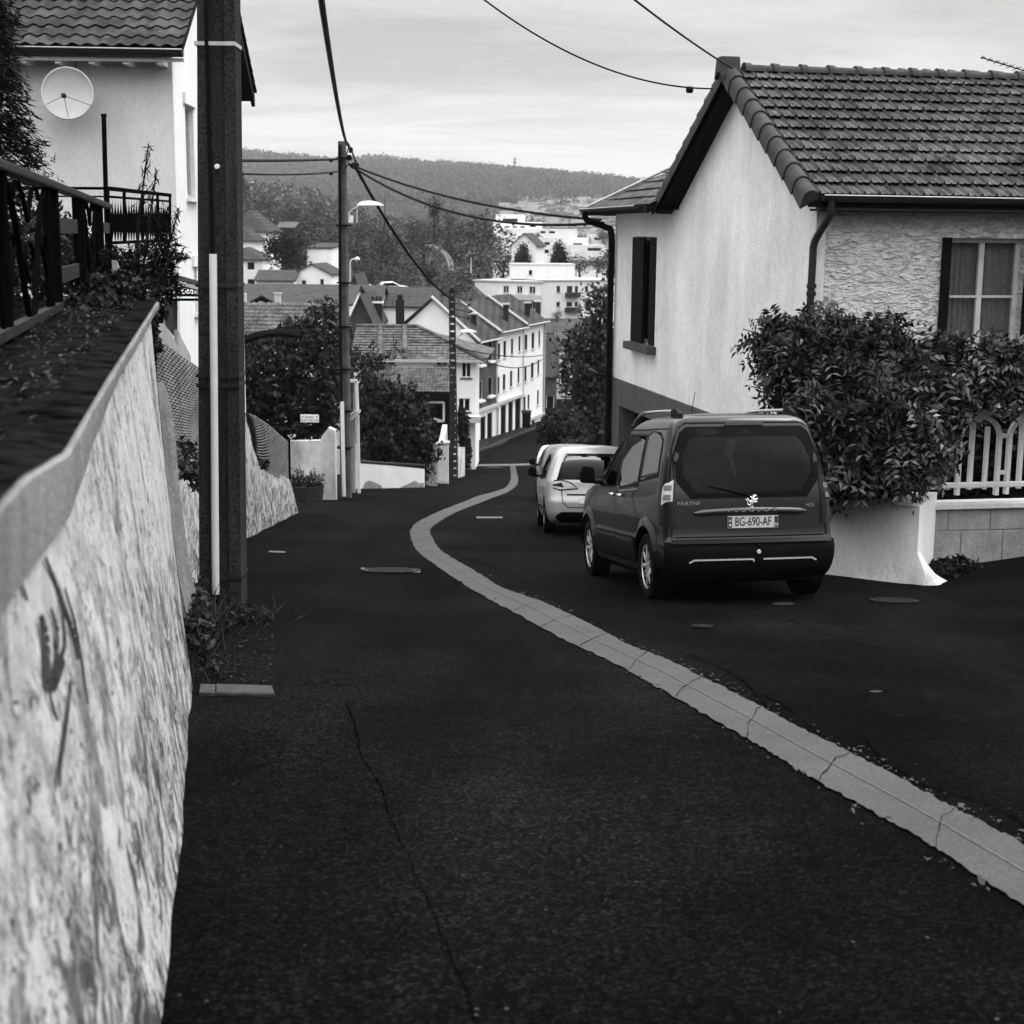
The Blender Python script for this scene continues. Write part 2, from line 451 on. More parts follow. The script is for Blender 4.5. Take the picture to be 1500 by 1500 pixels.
def blob_points(rng, blobs, n, shell=0.55, lump=0.22):
    B = np.array([[*b[0], *(b[1] if hasattr(b[1], '__len__') else (b[1],) * 3)] for b in blobs], float)
    w = (B[:, 3] * B[:, 4] * B[:, 5]) ** 0.8; w /= w.sum()
    k = rng.choice(len(B), n, p=w)
    d = unit(rng.normal(size=(n, 3)))
    r = shell + (1 - shell) * rng.random(n) ** 0.6
    lumpf = 1 + lump * np.sin(d[:, 0] * 5 + k * 1.7) * np.cos(d[:, 2] * 6 + k) + lump * 0.6 * np.sin(d[:, 1] * 11 + k * 2.3 + d[:, 2] * 9)
    p = B[k, :3] + d * B[k, 3:6] * (r * lumpf)[:, None]
    return p, d
def foliage(name, blobs, n, size, mat, parent=None, seed=1, shell=0.55, aspect=0.5, up=0.3, lump=0.22, loc=None, droop=0.0, clump=0):
    rng = np.random.default_rng(seed)
    if clump:
        nc = max(1, n // clump)
        pc, dc = blob_points(rng, blobs, nc, shell, lump)
        k = rng.integers(0, nc, n)
        p = pc[k] + rng.normal(size=(n, 3)) * size * 1.3; d = dc[k]
    else:
        p, d = blob_points(rng, blobs, n, shell, lump)
    N = unit(d + rng.normal(size=(n, 3)) * 0.6 + np.array([0, 0, up]))
    D = rng.normal(size=(n, 3)) + d * 0.6 + np.array([0, 0, -droop])
    L = size * (0.6 + 0.8 * rng.random(n))
    return quads_obj(name, leaf_quads(p, D, N, L, L * aspect), mat, parent, loc)
def pinnate(name, blobs, n, size, mat, parent=None, seed=1, leaflets=5, shell=0.6):
    rng = np.random.default_rng(seed)
    p, d = blob_points(rng, blobs, n, shell, 0.25)
    A = unit(d * 0.8 + rng.normal(size=(n, 3)) * 0.7 + np.array([0, 0, -0.25]))
    N = unit(d + rng.normal(size=(n, 3)) * 0.35 + np.array([0, 0, 0.5]))
    S = unit(np.cross(A, N)); N = np.cross(S, A)
    out = []
    ln = size * (0.7 + 0.6 * rng.random(n))
    for i in range(leaflets):
        f = (i + 0.5) / leaflets
        base = p + A * (ln * f)[:, None] - np.array([0, 0, 1]) * (ln * f * f * 0.35)[:, None]
        sz = size * 0.42 * (1 - 0.35 * abs(f - 0.45)) * (0.85 + 0.3 * rng.random(n))
        for sgn in (-1, 1):
            dd = unit(S * sgn + A * 0.55 - np.array([0, 0, 0.25]) + rng.normal(size=(n, 3)) * 0.12)
            out.append(leaf_quads(base + dd * (sz * 0.5)[:, None], dd, N, sz, sz * 0.36))
    return quads_obj(name, np.concatenate(out), mat, parent)
def blades(name, pts, n, h, mat, parent=None, seed=3, spread=0.3, width=0.02, loc=None):
    """grass and weed stems from a list of base points"""
    rng = np.random.default_rng(seed); pts = np.array(pts, float)
    k = rng.integers(0, len(pts), n); b = pts[k] + rng.normal(size=(n, 3)) * np.array([spread, spread, 0])
    D = unit(np.array([0, 0, 1.0]) + rng.normal(size=(n, 3)) * 0.55); L = h * (0.35 + 0.9 * rng.random(n))
    N = rng.normal(size=(n, 3))
    return quads_obj(name, leaf_quads(b + D * (L * 0.5)[:, None], D, N, L, np.full(n, width)), mat, parent, loc)

# ------------------------------------------------------------------ building helpers
def wall_face(mb, A, B, z0, z1, holes=(), depth=0.2, gable=None):
    """upright wall from A to B (x,y); outward side is on the right of A->B. holes: (s0,s1,z0,z1)"""
    A = Vector((A[0], A[1], 0)); B = Vector((B[0], B[1], 0)); d = B - A; L = d.length; d.normalize()
    inn = Vector((-d.y, d.x, 0)) * depth
    pt = lambda s, z: A + d * s + Vector((0, 0, z))
    ss = sorted({0.0, L, *[h[0] for h in holes], *[h[1] for h in holes]}); zs = sorted({z0, z1, *[h[2] for h in holes], *[h[3] for h in holes]})
    for i in range(len(ss) - 1):
        for j in range(len(zs) - 1):
            sm = (ss[i] + ss[i + 1]) / 2; zm = (zs[j] + zs[j + 1]) / 2
            if sm < 0 or sm > L or zm < z0 or zm > z1: continue
            if any(h[0] < sm < h[1] and h[2] < zm < h[3] for h in holes): continue
            mb.quad(pt(ss[i], zs[j]), pt(ss[i + 1], zs[j]), pt(ss[i + 1], zs[j + 1]), pt(ss[i], zs[j + 1]))
    for h in holes:
        c = [pt(h[0], h[2]), pt(h[1], h[2]), pt(h[1], h[3]), pt(h[0], h[3])]
        for k in range(4): a, b = c[k], c[(k + 1) % 4]; mb.quad(b, a, a + inn, b + inn)
    if gable: mb.poly([pt(0, z1), pt(L, z1)] + [pt(s, z) for s, z in gable])
    return mb
def window(parent, A, B, hole, depth=0.14, frame=0.06, mull=1, bars=0, sill=True, fm='white', sm='sill', pane='pane', shutters=None, sillmat=None):
    """window frame with pane and sill set in a hole of wall A->B"""
    A = Vector((A[0], A[1], 0)); B = Vector((B[0], B[1], 0)); d = (B - A).normalized(); inn = Vector((-d.y, d.x, 0))
    s0, s1, z0, z1 = hole; pt = lambda s, z, k: A + d * s + inn * k + Vector((0, 0, z))
    m = MB(); k = depth
    m.bar(pt(s0, z0 + frame / 2, k), pt(s1, z0 + frame / 2, k), 0.05, frame); m.bar(pt(s0, z1 - frame / 2, k), pt(s1, z1 - frame / 2, k), 0.05, frame)
    for s in (s0 + frame / 2, s1 - frame / 2): m.bar(pt(s, z0 + frame, k), pt(s, z1 - frame, k), frame, 0.052, up=tuple(inn))
    for i in range(mull):
        s = s0 + (s1 - s0) * (i + 1) / (mull + 1); m.bar(pt(s, z0 + frame, k), pt(s, z1 - frame, k), frame * 1.2, 0.048, up=tuple(inn))
    for i in range(bars):
        z = z0 + (z1 - z0) * (i + 1) / (bars + 1); m.bar(pt(s0 + frame, z, k), pt(s1 - frame, z, k), 0.034, frame * 0.5)
    fr = obj('window', m, M[fm], parent)
    obj('pane', MB().quad(pt(s0, z0, k + 0.02), pt(s1, z0, k + 0.02), pt(s1, z1, k + 0.02), pt(s0, z1, k + 0.02)), M[pane], fr)
    if sill: obj('sill', MB().box(pt((s0 + s1) / 2, z0 - 0.035, -0.02), (s1 - s0 + 0.16, 0.14, 0.07), d, inn), M[sm], fr)
    return fr
def tile_roof(mb, O, ux, vx, L, S, cw=0.24, rh=0.34, amp=0.03, clip=None, prof='roman', lip=0.035, ns=6):
    O = Vector(O); ux = Vector(ux).normalized(); vx = Vector(vx).normalized(); n = ux.cross(vx).normalized()
    if n.z < 0: n = -n
    nc = max(1, round(L / cw)); cw = L / nc; nr = max(1, round(S / rh)); rh = S / nr
    def pf(x):
        if prof == 'roman': return amp * (1 + math.cos(2 * PI * x)) / 2 if True else 0
        a = x % 1.0                      # mechanical tile: two pans, one raised rib
        if a < 0.16: return amp * math.sin(a / 0.16 * PI)
        if 0.5 < a < 0.62: return amp * 0.7 * math.sin((a - 0.5) / 0.12 * PI)
        return 0.0
    rng = random.Random(5)
    xs = [i * cw / ns for i in range(nc * ns + 1)]
    for r in range(nr):
        t0 = r * rh; t1 = min(S, t0 + rh + 0.02); jit = rng.uniform(-0.004, 0.004)
        lo0, hi0 = clip(t0) if clip else (0, L); lo1, hi1 = clip(t1) if clip else (0, L)
        rowv = []
        cj = [rng.uniform(-0.006, 0.008) for _ in range(nc + 2)]
        for x in xs:
            h = pf(x / cw) ; j = cj[int(x / cw)]
            x0 = min(max(x, lo0), hi0); x1 = min(max(x, lo1), hi1)
            rowv.append((O + ux * x0 + vx * (t0 + j + 0.07) + n * (-0.012), O + ux * x0 + vx * (t0 + j) + n * (h + lip + jit), O + ux * x1 + vx * t1 + n * h))
        k = len(mb.v)
        for a in rowv: mb.v.extend([tuple(q) for q in a])
        for i in range(len(rowv) - 1):
            a = k + i * 3
            if (Vector(mb.v[a + 1]) - Vector(mb.v[a + 4])).length < 1e-5 and (Vector(mb.v[a + 2]) - Vector(mb.v[a + 5])).length < 1e-5: continue
            mb.f.append((a, a + 3, a + 4, a + 1)); mb.f.append((a + 1, a + 4, a + 5, a + 2))
    return mb
def text_obj(name, s, size, mat, parent, M4, extrude=0.002, spacing=1.0):
    cu = bpy.data.curves.new(name, 'FONT'); cu.body = s; cu.size = size; cu.extrude = extrude; cu.align_x = 'CENTER'; cu.align_y = 'CENTER'; cu.space_character = spacing
    to = bpy.data.objects.new(name + '_tmp', cu); COL.objects.link(to)
    dg = bpy.context.evaluated_depsgraph_get(); me = bpy.data.meshes.new_from_object(to.evaluated_get(dg))
    bpy.data.objects.remove(to); me.name = name
    me.transform(M4); me.materials.clear(); me.materials.append(mat)
    o = bpy.data.objects.new(name, me); COL.objects.link(o); o.parent = parent
    return o
# ================================================================== GROUND
SKYL = [(348, 228), (420, 234), (500, 240), (560, 236), (600, 241), (700, 247), (760, 251), (800, 254), (860, 260), (920, 268), (1100, 276), (1500, 290)]
def sky_tan(x, y):
    u = 750 + 2187 * (x / max(y, 1)) / 0.99
    if u < 348: v = 228 - (348 - u) * 0.02
    else: v = np.interp(u, [a for a, b in SKYL], [b for a, b in SKYL])
    return math.tan(math.atan((750 - v) / FPX) - TILT)
def hnoise(x, y):
    return math.sin(x * 0.013 + 1.3 * math.sin(y * 0.006)) * math.cos(y * 0.011 + 1.7 * math.sin(x * 0.008)) + 0.5 * math.sin(x * 0.041 + y * 0.023) * math.sin(y * 0.037 - x * 0.019)
def T(x, y):
    if y <= 200: return gz(x, y) - 0.3
    z = float(np.interp(y, [200, 280, 450, 700, 1000, 1500, 1700], [-18.1, -20.3, -20, -11, -1, 30, 42]))
    z += 30 * math.exp(-((x + 115) / 75) ** 2 - ((y - 620) / 170) ** 2)
    if y > 1500:
        f = min(1, (y - 1500) / 1250); f = f * f * (3 - 2 * f) * 0.55 + f * 0.45
        top = sky_tan(x, 2750) * 2750
        z = 30 + (top - 30) * f + hnoise(x, y) * 7 * min(1, (y - 1500) / 400) * (1.0 - 0.75 * f)
        if y > 2750: z = top - (y - 2750) * 0.07
        if y > 1500 and f < 1: z = min(z, sky_tan(x, y) * y - 2 + 6 * (1 - f))
    elif y > 700: z += hnoise(x, y) * 1.6
    return z
def ground_material():
    t = NT('ground_cover')
    big = t.noise(0.012, 6, 0.6); mid = t.noise(0.07, 5, 0.65); fine = t.noise(0.5, 4, 0.7)
    c = t.math('MULTIPLY', t.ramp(mid, 0.35, 0.68, 0.008, 0.035), t.ramp(fine, 0.3, 0.7, 0.7, 1.35))
    c = t.mix(t.ramp(big, 0.56, 0.66, smooth=True), c, t.math('MULTIPLY', c, 1.7))
    t.bump(t.math('ADD', mid, t.math('MULTIPLY', fine, 0.3)), 1.0, 6.0)
    return t.fin(c, 0.95, 0.02)
mb = MB()
ys = sorted(set([-60, -40, -20, -8] + list(range(0, 60, 6)) + [60, 70, 80, 90, 104, 118, 137, 160, 180, 200] + list(range(215, 460, 15)) + list(range(460, 1000, 20)) + list(range(1000, 3000, 25)) + [3200, 3600, 4400]))
NC = 220
for y in ys:
    wdt = 70 + 0.55 * max(y, 0)
    for i in range(NC + 1):
        x = (2 * i / NC - 1) * wdt
        mb.v.append((x, y, T(x, y)))
for j in range(len(ys) - 1):
    for i in range(NC):
        a = j * (NC + 1) + i; mb.f.append((a, a + 1, a + NC + 2, a + NC + 1))
struct(obj('ground', mb, ground_material(), smooth=True))

# road sheet
mb = MB()
yr = sorted(set([-14, -10, -6, -3, 0] + list(range(1, 21)) + list(range(22, 60, 2)) + [60, 70, 80, 90, 104, 118, 137, 150, 165]))
xr = [-26, -18, -12, -8, -6, -4, -2, 0, 2, 4, 4.5, 5, 5.5, 6, 6.5, 7, 7.5, 8, 9, 12, 16, 24]
for y in yr:
    for x in xr: mb.v.append((x, y, gz(x, y)))
for j in range(len(yr) - 1):
    for i in range(len(xr) - 1):
        a = j * len(xr) + i; mb.f.append((a, a + 1, a + len(xr) + 1, a + len(xr)))
struct(obj('road', mb, M['asphalt']))

# pale concrete drainage channel winding down the road
SL = [(1620, 1408), (1480, 1318), (1417, 1277), (1353, 1234), (1277, 1191), (1200, 1148), (1143, 1113), (1087, 1080), (1000, 1030), (950, 1001), (890, 968), (820, 935), (760, 902), (715, 878), (684, 860), (660, 844), (640, 830), (618, 814), (606, 800), (601, 784), (602, 776), (612, 765), (640, 751), (670, 739), (700, 727), (726, 720), (742, 713), (748, 702), (748, 692), (747, 683)]
SR = [(1620, 1310), (1500, 1240), (1440, 1208), (1385, 1179), (1320, 1143), (1247, 1105), (1173, 1068), (1110, 1034), (1040, 999), (980, 969), (920, 945), (870, 918), (800, 885), (765, 872), (732, 860), (710, 846), (690, 834), (656, 814), (640, 800), (630, 780), (634, 772), (650, 761), (670, 750), (700, 738), (726, 728), (744, 721), (757, 711), (759, 701), (757, 692), (755, 683)]
def dense(pl, k=6):
    pl = [Vector(p) for p in pl]; out = []
    for i in range(len(pl) - 1):
        p0 = pl[max(0, i - 1)]; p1 = pl[i]; p2 = pl[i + 1]; p3 = pl[min(len(pl) - 1, i + 2)]
        for j in range(k):
            t = j / k
            out.append(0.5 * ((2 * p1) + (p2 - p0) * t + (2 * p0 - 5 * p1 + 4 * p2 - p3) * t * t + (3 * p1 - p0 - 3 * p2 + p3) * t ** 3))
    return out + [pl[-1]]
gl = [G(u, v) for u, v in SL]; gr = [G(u, v) for u, v in SR]
dl = dense(gl, 12); dr = dense(gr, 12)
mb = MB(); rng = random.Random(3)
cols = [0, 0.25, 0.47, 0.53, 0.75, 1]; dep = [0.004, 0.006, -0.002, -0.002, 0.006, 0.004]
dep = [0.006, 0.006, 0.010, 0.010, 0.006, 0.006]
for a, b in zip(dl, dr):
    for c, h in zip(cols, dep):
        q = a.lerp(b, c + (rng.uniform(-.03, .03) if c in (0, 1) else 0)); mb.v.append((q.x, q.y, gz(q.x, q.y) + h + 0.004))
n = len(cols)
for j in range(len(dl) - 1):
    for i in range(n - 1): mb.f.append((j * n + i, j * n + i + 1, (j + 1) * n + i + 1, (j + 1) * n + i))
struct(obj('drain_channel', mb, M['strip']))
# dark joints across it and a pale centre seam
mb = MB(); md_ = MB(); acc = 0; last = None
for j in range(2, len(dl) - 60):
    c = dl[j].lerp(dr[j], 0.5)
    if last is not None: acc += (c - last).length
    last = c
    if acc > (1.15 if c.y < 14 else 2.4):
        acc = 0; pts = []
        for q in range(7):
            f = q / 6; p = dl[j].lerp(dr[j], f); wob = rng.uniform(-0.02, 0.02)
            dd = (dl[j + 1] - dl[j]).normalized(); p = p + dd * (wob + 0.06 * math.sin(f * PI))
            pts.append((p, dd))
        for q in range(6):
            (p, dd), (p2, d2) = pts[q], pts[q + 1]; w = rng.uniform(0.002, 0.006)
            za, zb = gz(p.x, p.y) + 0.0175, gz(p2.x, p2.y) + 0.0175
            mb.quad((p - dd * w).to_3d()[:2] + (za,), (p2 - d2 * w)[:2] + (zb,), (p2 + d2 * w)[:2] + (zb,), (p + dd * w)[:2] + (za,))
    if j % 1 == 0 and c.y < 22:
        a2 = dl[j + 1].lerp(dr[j + 1], 0.5)
        q0 = dl[j].lerp(dr[j], 0.485); q1 = dl[j].lerp(dr[j], 0.515); q2 = dl[j + 1].lerp(dr[j + 1], 0.515); q3 = dl[j + 1].lerp(dr[j + 1], 0.485)
        md_.quad(*[(q.x, q.y, gz(q.x, q.y) + 0.0176) for q in (q0, q1, q2, q3)])
struct(obj('channel_joint', mb, M['crack'])); struct(obj('channel_seam', md_, plain('seam_concrete', 0.085, 0.8, 0.3, 20)))

def patch(name, pix, mat, h=0.008):
    mb = MB(); mb.poly([(lambda p: (p.x, p.y, gz(p.x, p.y) + h))(G(u, v)) for u, v in pix]); return obj(name, mb, mat)
def ring_pts(u, v, a, b, n=20): return [(u + a * math.cos(2 * PI * k / n), v - b * math.sin(2 * PI * k / n)) for k in range(n)]
struct(patch('painted_line', [(684, 683), (757, 682.2), (782, 681), (782, 678.6), (757, 679.6), (684, 680.4)], M['marking']))
struct(patch('painted_line', [(698, 759.5), (736, 759.5), (736, 757.3), (698, 757.3)], M['marking']))
struct(patch('painted_line', [(394, 809.5), (418, 810.5), (418, 808.3), (394, 807.5)], M['marking']))
for i, (u, v, a, b) in enumerate([(724, 684.6, 14, 1.0), (1147, 885, 17, 2.4), (1283, 1014, 10, 1.7)]):
    struct(patch('road_repair', ring_pts(u, v, a, b, 9), plain('pale_repair', 0.03, 0.8, 0.5, 8), 0.006))
def manhole(u, v, a, b, label, bright='metalplate'):
    c = G(u, v); root = thing('manhole_cover', label, 'manhole cover', c)
    r = abs(G(u + a, v).x - G(u - a, v).x) / 2
    m = MB(); m.lathe([(0.001, 0.014), (r * 0.9, 0.014), (r * 0.9, 0.008)], c, (0, 0.139, 0.99), 28)
    for k in range(-3, 4):
        w = math.sqrt(max(0, 0.75 - (k / 4) ** 2)) * r; m.box(c + Vector((0, k * r / 4, -k * r / 4 * 0.14 + 0.016)), (w * 1.8, r * 0.08, 0.006), Z=(0, 0.139, 0.99))
    obj('cover', m, M[bright], root)
    m = MB(); m.lathe([(r, 0.006), (r, 0.018), (r * 0.92, 0.018), (r * 0.92, 0.006)], c, (0, 0.139, 0.99), 28)
    obj('rim', m, plain('manhole_rim', 0.015, 0.6, 0.3, 20), root)
manhole(1310, 881, 35, 8, 'round metal manhole cover in the dark asphalt by the right garden wall')
manhole(573, 836.5, 44, 3.6, 'wide manhole cover with a pale rim in the left lane of the road')
struct(patch('painted_line', [(528, 834), (560, 838.5), (616, 839.5), (616, 837.5), (562, 836.2), (530, 832.2)], M['marking'], 0.009))
manhole(1029, 919, 16, 2.4, 'small round manhole cover between the channel and the dark van')

def crack(pix, w, name='road_crack', h=.0075):
    r_ = random.Random(int(pix[0][0])); pts = dense([G(u, v) for u, v in pix], 9); m = MB(); L_ = []
    for p in pts:
        k = w * r_.uniform(.3, 1.2); x = p.x + r_.uniform(-.006, .006); L_.append(((x - k, p.y, gz(x - k, p.y) + h), (x + k, p.y, gz(x + k, p.y) + h)))
    for a, b in zip(L_[:-1], L_[1:]): m.quad(a[0], a[1], b[1], b[0])
    return struct(obj(name, m, M['crack']))
crack([(508, 1030), (522, 1075), (530, 1110), (556, 1150), (570, 1195), (600, 1260), (622, 1310), (642, 1355), (668, 1420), (700, 1500)], .003)
crack([(985, 952), (1040, 972), (1090, 1000), (1128, 1040), (1180, 1062), (1205, 1078), (1260, 1082), (1290, 1112), (1350, 1150), (1400, 1165), (1470, 1190), (1520, 1225)], .006)
crack([(1030, 1000), (1075, 1012), (1120, 1020), (1165, 1046)], .006); crack([(1150, 905), (1200, 925), (1290, 950), (1400, 960), (1500, 985)], .005); crack([(1200, 1075), (1207, 1100), (1198, 1120)], .006); crack([(655, 815), (700, 822), (760, 850), (830, 870)], .008)
rng_ = np.random.default_rng(31); C = []
for j in range(len(dl)):
    if dl[j].y > 24: break
    for _ in range(3):
        if rng_.random() < .35: q = dr[j].lerp(dl[j], -rng_.random() ** 2 * .25)
        elif rng_.random() < .12: q = dl[j].lerp(dr[j], -rng_.random() ** 2 * .2)
        else: continue
        C.append((q.x, q.y, gz(q.x, q.y) + .012))
C = np.array(C) + rng_.normal(size=(len(C), 3)) * np.array([.03, .03, 0])
o = quads_obj('concrete_crumbs', leaf_quads(C, rng_.normal(size=C.shape) * np.array([1, 1, .1]), np.tile([0, 0, 1.0], (len(C), 1)), .012 + .05 * rng_.random(len(C)) ** 3, .01 + .03 * rng_.random(len(C)) ** 3), plain('crumb_concrete', .05, .8, .3, 9))
tag(o, 'pale crumbs of broken concrete along the edge of the drainage channel', 'concrete crumbs'); o['kind'] = 'stuff'
# gully grating against the wall foot
pts = [G(292, 1019), G(402, 1021), G(398, 1009), G(294, 1006)]
c = (pts[0] + pts[1] + pts[2] + pts[3]) / 4
root = thing('drain_grating', 'slatted metal gully grating at the foot of the left retaining wall', 'drain', c)
def lerp4(u, v): return pts[0].lerp(pts[1], u).lerp(pts[3].lerp(pts[2], u), v)
m = MB()
for k in range(34):
    a = lerp4(0.24 + k * 0.0226, 0.04); b = lerp4(0.24 + k * 0.0226, 0.96); m.bar(a + Vector((0, 0, .018)), b + Vector((0, 0, .018)), 0.011, 0.014)
m.bar(lerp4(0.22, 0.02) + Vector((0, 0, .012)), lerp4(1, 0.02) + Vector((0, 0, .012)), .02, .018); m.bar(lerp4(0.22, 0.98) + Vector((0, 0, .012)), lerp4(1, 0.98) + Vector((0, 0, .012)), .02, .018)
obj('grate', m, plain('worn_iron', 0.05, 0.6, 0.4, 20, 0.1, 0), root)
m = MB(); m.prism([lerp4(0, 0), lerp4(0.21, 0), lerp4(0.21, 1), lerp4(0, 1)], (0, 0, 0.02)); obj('collar', m, plain('gully_concrete', 0.06, 0.8, 0.3, 20), root)

# ================================================================== LEFT RETAINING WALL
def wx_b(Y): return float(np.interp(Y, [-2, 0.6, 3.7, 9.1, 10.8], [-0.42, -0.34, -0.87, -1.98, -2.43]))
def wx_t(Y): return float(np.interp(Y, [-2, 0.6, 3.0, 10.8], [-0.62, -0.62, -1.05, -2.61]))
def wz_t(Y): return float(np.interp(Y, [-2, 3.0, 3.8, 5.4, 10.8], [-0.48, -0.49, -0.56, -0.53, -0.48]))
Y0, Y1 = -1.5, 10.6
root = thing('retaining_wall', 'long battered rendered retaining wall with dark streaks and scrawled paint, nearest on the left', 'wall', (wx_b(4), 4, Rz(4)))
m = MB()
def wf(s, t):
    Y = Y0 + (Y1 - Y0) * s; zb = Rz(Y) - 0.3; zt = wz_t(Y) - 0.02
    k = (t) ; x = wx_b(Y) + (wx_t(Y) - wx_b(Y)) * (k ** 0.85)
    w = 0.012 + 0.006 * math.sin(Y * 1.3 + t * 4) + 0.004 * math.sin(Y * 3.9 - t * 7) + 0.002 * math.sin(Y * 9 + t * 9)
    return (x + w, Y, zb + (zt - zb) * t)
m.grid(wf, 120, 30)
a = wf(1, 0); b = wf(1, 1); m.grid(lambda s, t: (Vector(wf(1, t)) + Vector((-1.0 * s, 0.12 * s, 0)))[:], 4, 14)
obj('wall_face', m, M['batter'], root, smooth=True)
m = MB()          # coping: thick rounded lip that thins out with distance
sec = 9
def th(Y): return float(np.interp(Y, [-2, 3.2, 4.4, 5.6, 10.8], [0.20, 0.20, 0.14, 0.07, 0.06]))
def cf(s, t):
    Y = Y0 + (Y1 - Y0) * s; x = wx_t(Y); z = wz_t(Y); h = th(Y)
    prof = [(-0.12, 0.0), (-0.05, 0.0), (0.03, 0.0), (0.062, -0.001), (0.069, -0.008), (0.07, -0.03), (0.069, -h * 0.6), (0.066, -h + 0.012), (0.045, -h - 0.002), (-0.12, -h - 0.01)]
    i = min(int(t * 9 + 1e-6), 8); f = t * 9 - i
    px = prof[i][0] * (1 - f) + prof[min(i + 1, 9)][0] * f; pz = prof[i][1] * (1 - f) + prof[min(i + 1, 9)][1] * f
    w = 0.003 * math.sin(Y * 3.7) + 0.002 * math.sin(Y * 9.1)
    return (x + px + w, Y, z + pz + w * 0.5)
m.grid(lambda s, t: cf(s, 1 - t), 110, 9)
obj('coping', m, M['coping'], root, smooth=True)
m = MB()
m.grid(lambda s, t: (wx_t(Y0 + (Y1 + 6 - Y0) * s) + 0.058 - 0.72 * t, Y0 + (Y1 + 6 - Y0) * s, wz_t(min(10.8, Y0 + (Y1 + 6 - Y0) * s)) + 0.010 + 0.012 * min(1, t * 6) + 0.03 * math.sin(s * 90) * t + 0.02 * math.sin(s * 47 + t * 5) * t) if Y0 + (Y1 + 6 - Y0) * s < 10.9 else (wx_t(10.8) + 0.035 - 0.70 * t, 10.85, wz_t(10.8)), 150, 8)
obj('moss_bed', m, M['moss'], root, smooth=True)
# scrawled paint on the face, blurred by nearness
def on_wall(u, v):
    d = ray(u, v); best = None
    for i in range(1, 400):
        Y = 0.9 + i * 0.03; p = d * (Y / d.y); zb = Rz(Y) - 0.3; zt = wz_t(Y) - 0.02
        t = min(1, max(0, (p.z - zb) / (zt - zb))); x = wx_b(Y) + (wx_t(Y) - wx_b(Y)) * t ** 0.85
        if p.x < x: return p, Y
    return p, Y
mg = MB()
for stroke, w in [([(48, 815), (62, 850), (72, 880), (88, 920), (98, 965)], 0.022), ([(40, 900), (48, 940), (50, 1005)], 0.03), ([(50, 1000), (62, 1000), (75, 960), (60, 985), (66, 1005)], 0.026),
                  ([(56, 890), (66, 925), (64, 970)], 0.016), ([(72, 885), (78, 940), (70, 965)], 0.014), ([(88, 990), (80, 1050), (70, 1110), (66, 1150)], 0.016), ([(52, 1010), (58, 1035), (65, 1055)], 0.014), ([(78, 860), (96, 925), (112, 1030)], 0.012)]:
    pts = []
    for u, v in stroke: pts.append(on_wall(u, v)[0] + Vector((0.030, -0.006, 0)))
    pts = dense(pts, 4)
    for i in range(len(pts) - 1):
        a, b = pts[i], pts[i + 1]; d = (b - a).normalized(); s = d.cross(Vector((0.97, -0.2, 0.15))).normalized() * w * .6 * (0.5 + 0.5 * math.sin(PI * (i + 0.7) / len(pts)))
        mg.quad(a - s, b - s, b + s, a + s)
obj('graffiti', mg, plain('dark_spray_paint', 0.035, 0.8, 0.4, 30), root)

# iron railing on top
def rx(Y): return -0.207 * Y - 0.87
def rz0(Y): return float(np.interp(Y, [3, 14.5], [-0.44, -0.45]))
def rz1(Y): return float(np.interp(Y, [3, 14.5], [0.30, 0.24]))
root = thing('iron_railing', 'black iron railing with curved scroll panels standing on the left retaining wall', 'railing', (rx(9), 9, -0.5))
m = MB(); m.bar((rx(3.5), 3.5, rz1(3.5)), (rx(14.5), 14.5, rz1(14.5)), 0.075, 0.05); obj('handrail', m, plain('worn_handrail', 0.012, 0.5, 0.4, 10), root, bevel=0.012)
m = MB(); m.bar((rx(3.5), 3.5, rz0(3.5)), (rx(14.5), 14.5, rz0(14.5)), 0.05, 0.045); obj('bottom_rail', m, plain('rusty_rail', 0.018, 0.7, 0.5, 20), root)
posts = [4.4, 6.7, 8.65, 9.15, 10.7, 11.15, 12.85, 13.3, 14.5]
for Y in posts:
    obj('post', MB().box((rx(Y), Y, (rz0(Y) + rz1(Y)) / 2 - 0.04), (0.04, 0.045, rz1(Y) - rz0(Y) + 0.12)), M['iron'], root)
for i in range(len(posts) - 1):
    ya, yb = posts[i], posts[i + 1]; m = MB()
    q = lambda s, t: Vector((rx(ya + (yb - ya) * s), ya + (yb - ya) * s, rz0(8) + 0.02 + (rz1(8) - rz0(8) - 0.06) * t))
    if yb - ya < .6: continue
    if i in (3, 7):       # plain panel with two flat cross bands
        for t in (0.24, 0.70): m.bar(q(0, t), q(1, t), 0.02, 0.095)
        obj('band_panel', m, plain('grey_iron_band', .022, .6, .3, 8), root); continue
    for fl in (0, 1):
        g = (lambda s: 1 - s) if fl else (lambda s: s)
        m.tube(dense([q(g(0.05), .98), q(g(0.2), 0.8), q(g(0.30), 0.45), q(g(0.42), 0.05), q(g(.5), .0)], 6), 0.016, 6)
        m.tube(dense([q(g(0.5), .72), q(g(0.38), 0.95), q(g(0.26), .98), q(g(0.22), .9)], 5), 0.012, 6)
        m.tube(dense([q(g(0.06), 0.0), q(g(0.10), 0.35), q(g(0.2), 0.55), q(g(0.1), 0.62), q(g(0.06), .5)], 5), 0.012, 6)
    m.tube(dense([q(0.5 + 0.10 * math.cos(a), 0.42 + 0.14 * math.sin(a)) for a in np.linspace(0, 2 * PI, 11)], 2), 0.011, 6)
    obj('scroll_panel', m, M['iron'], root)

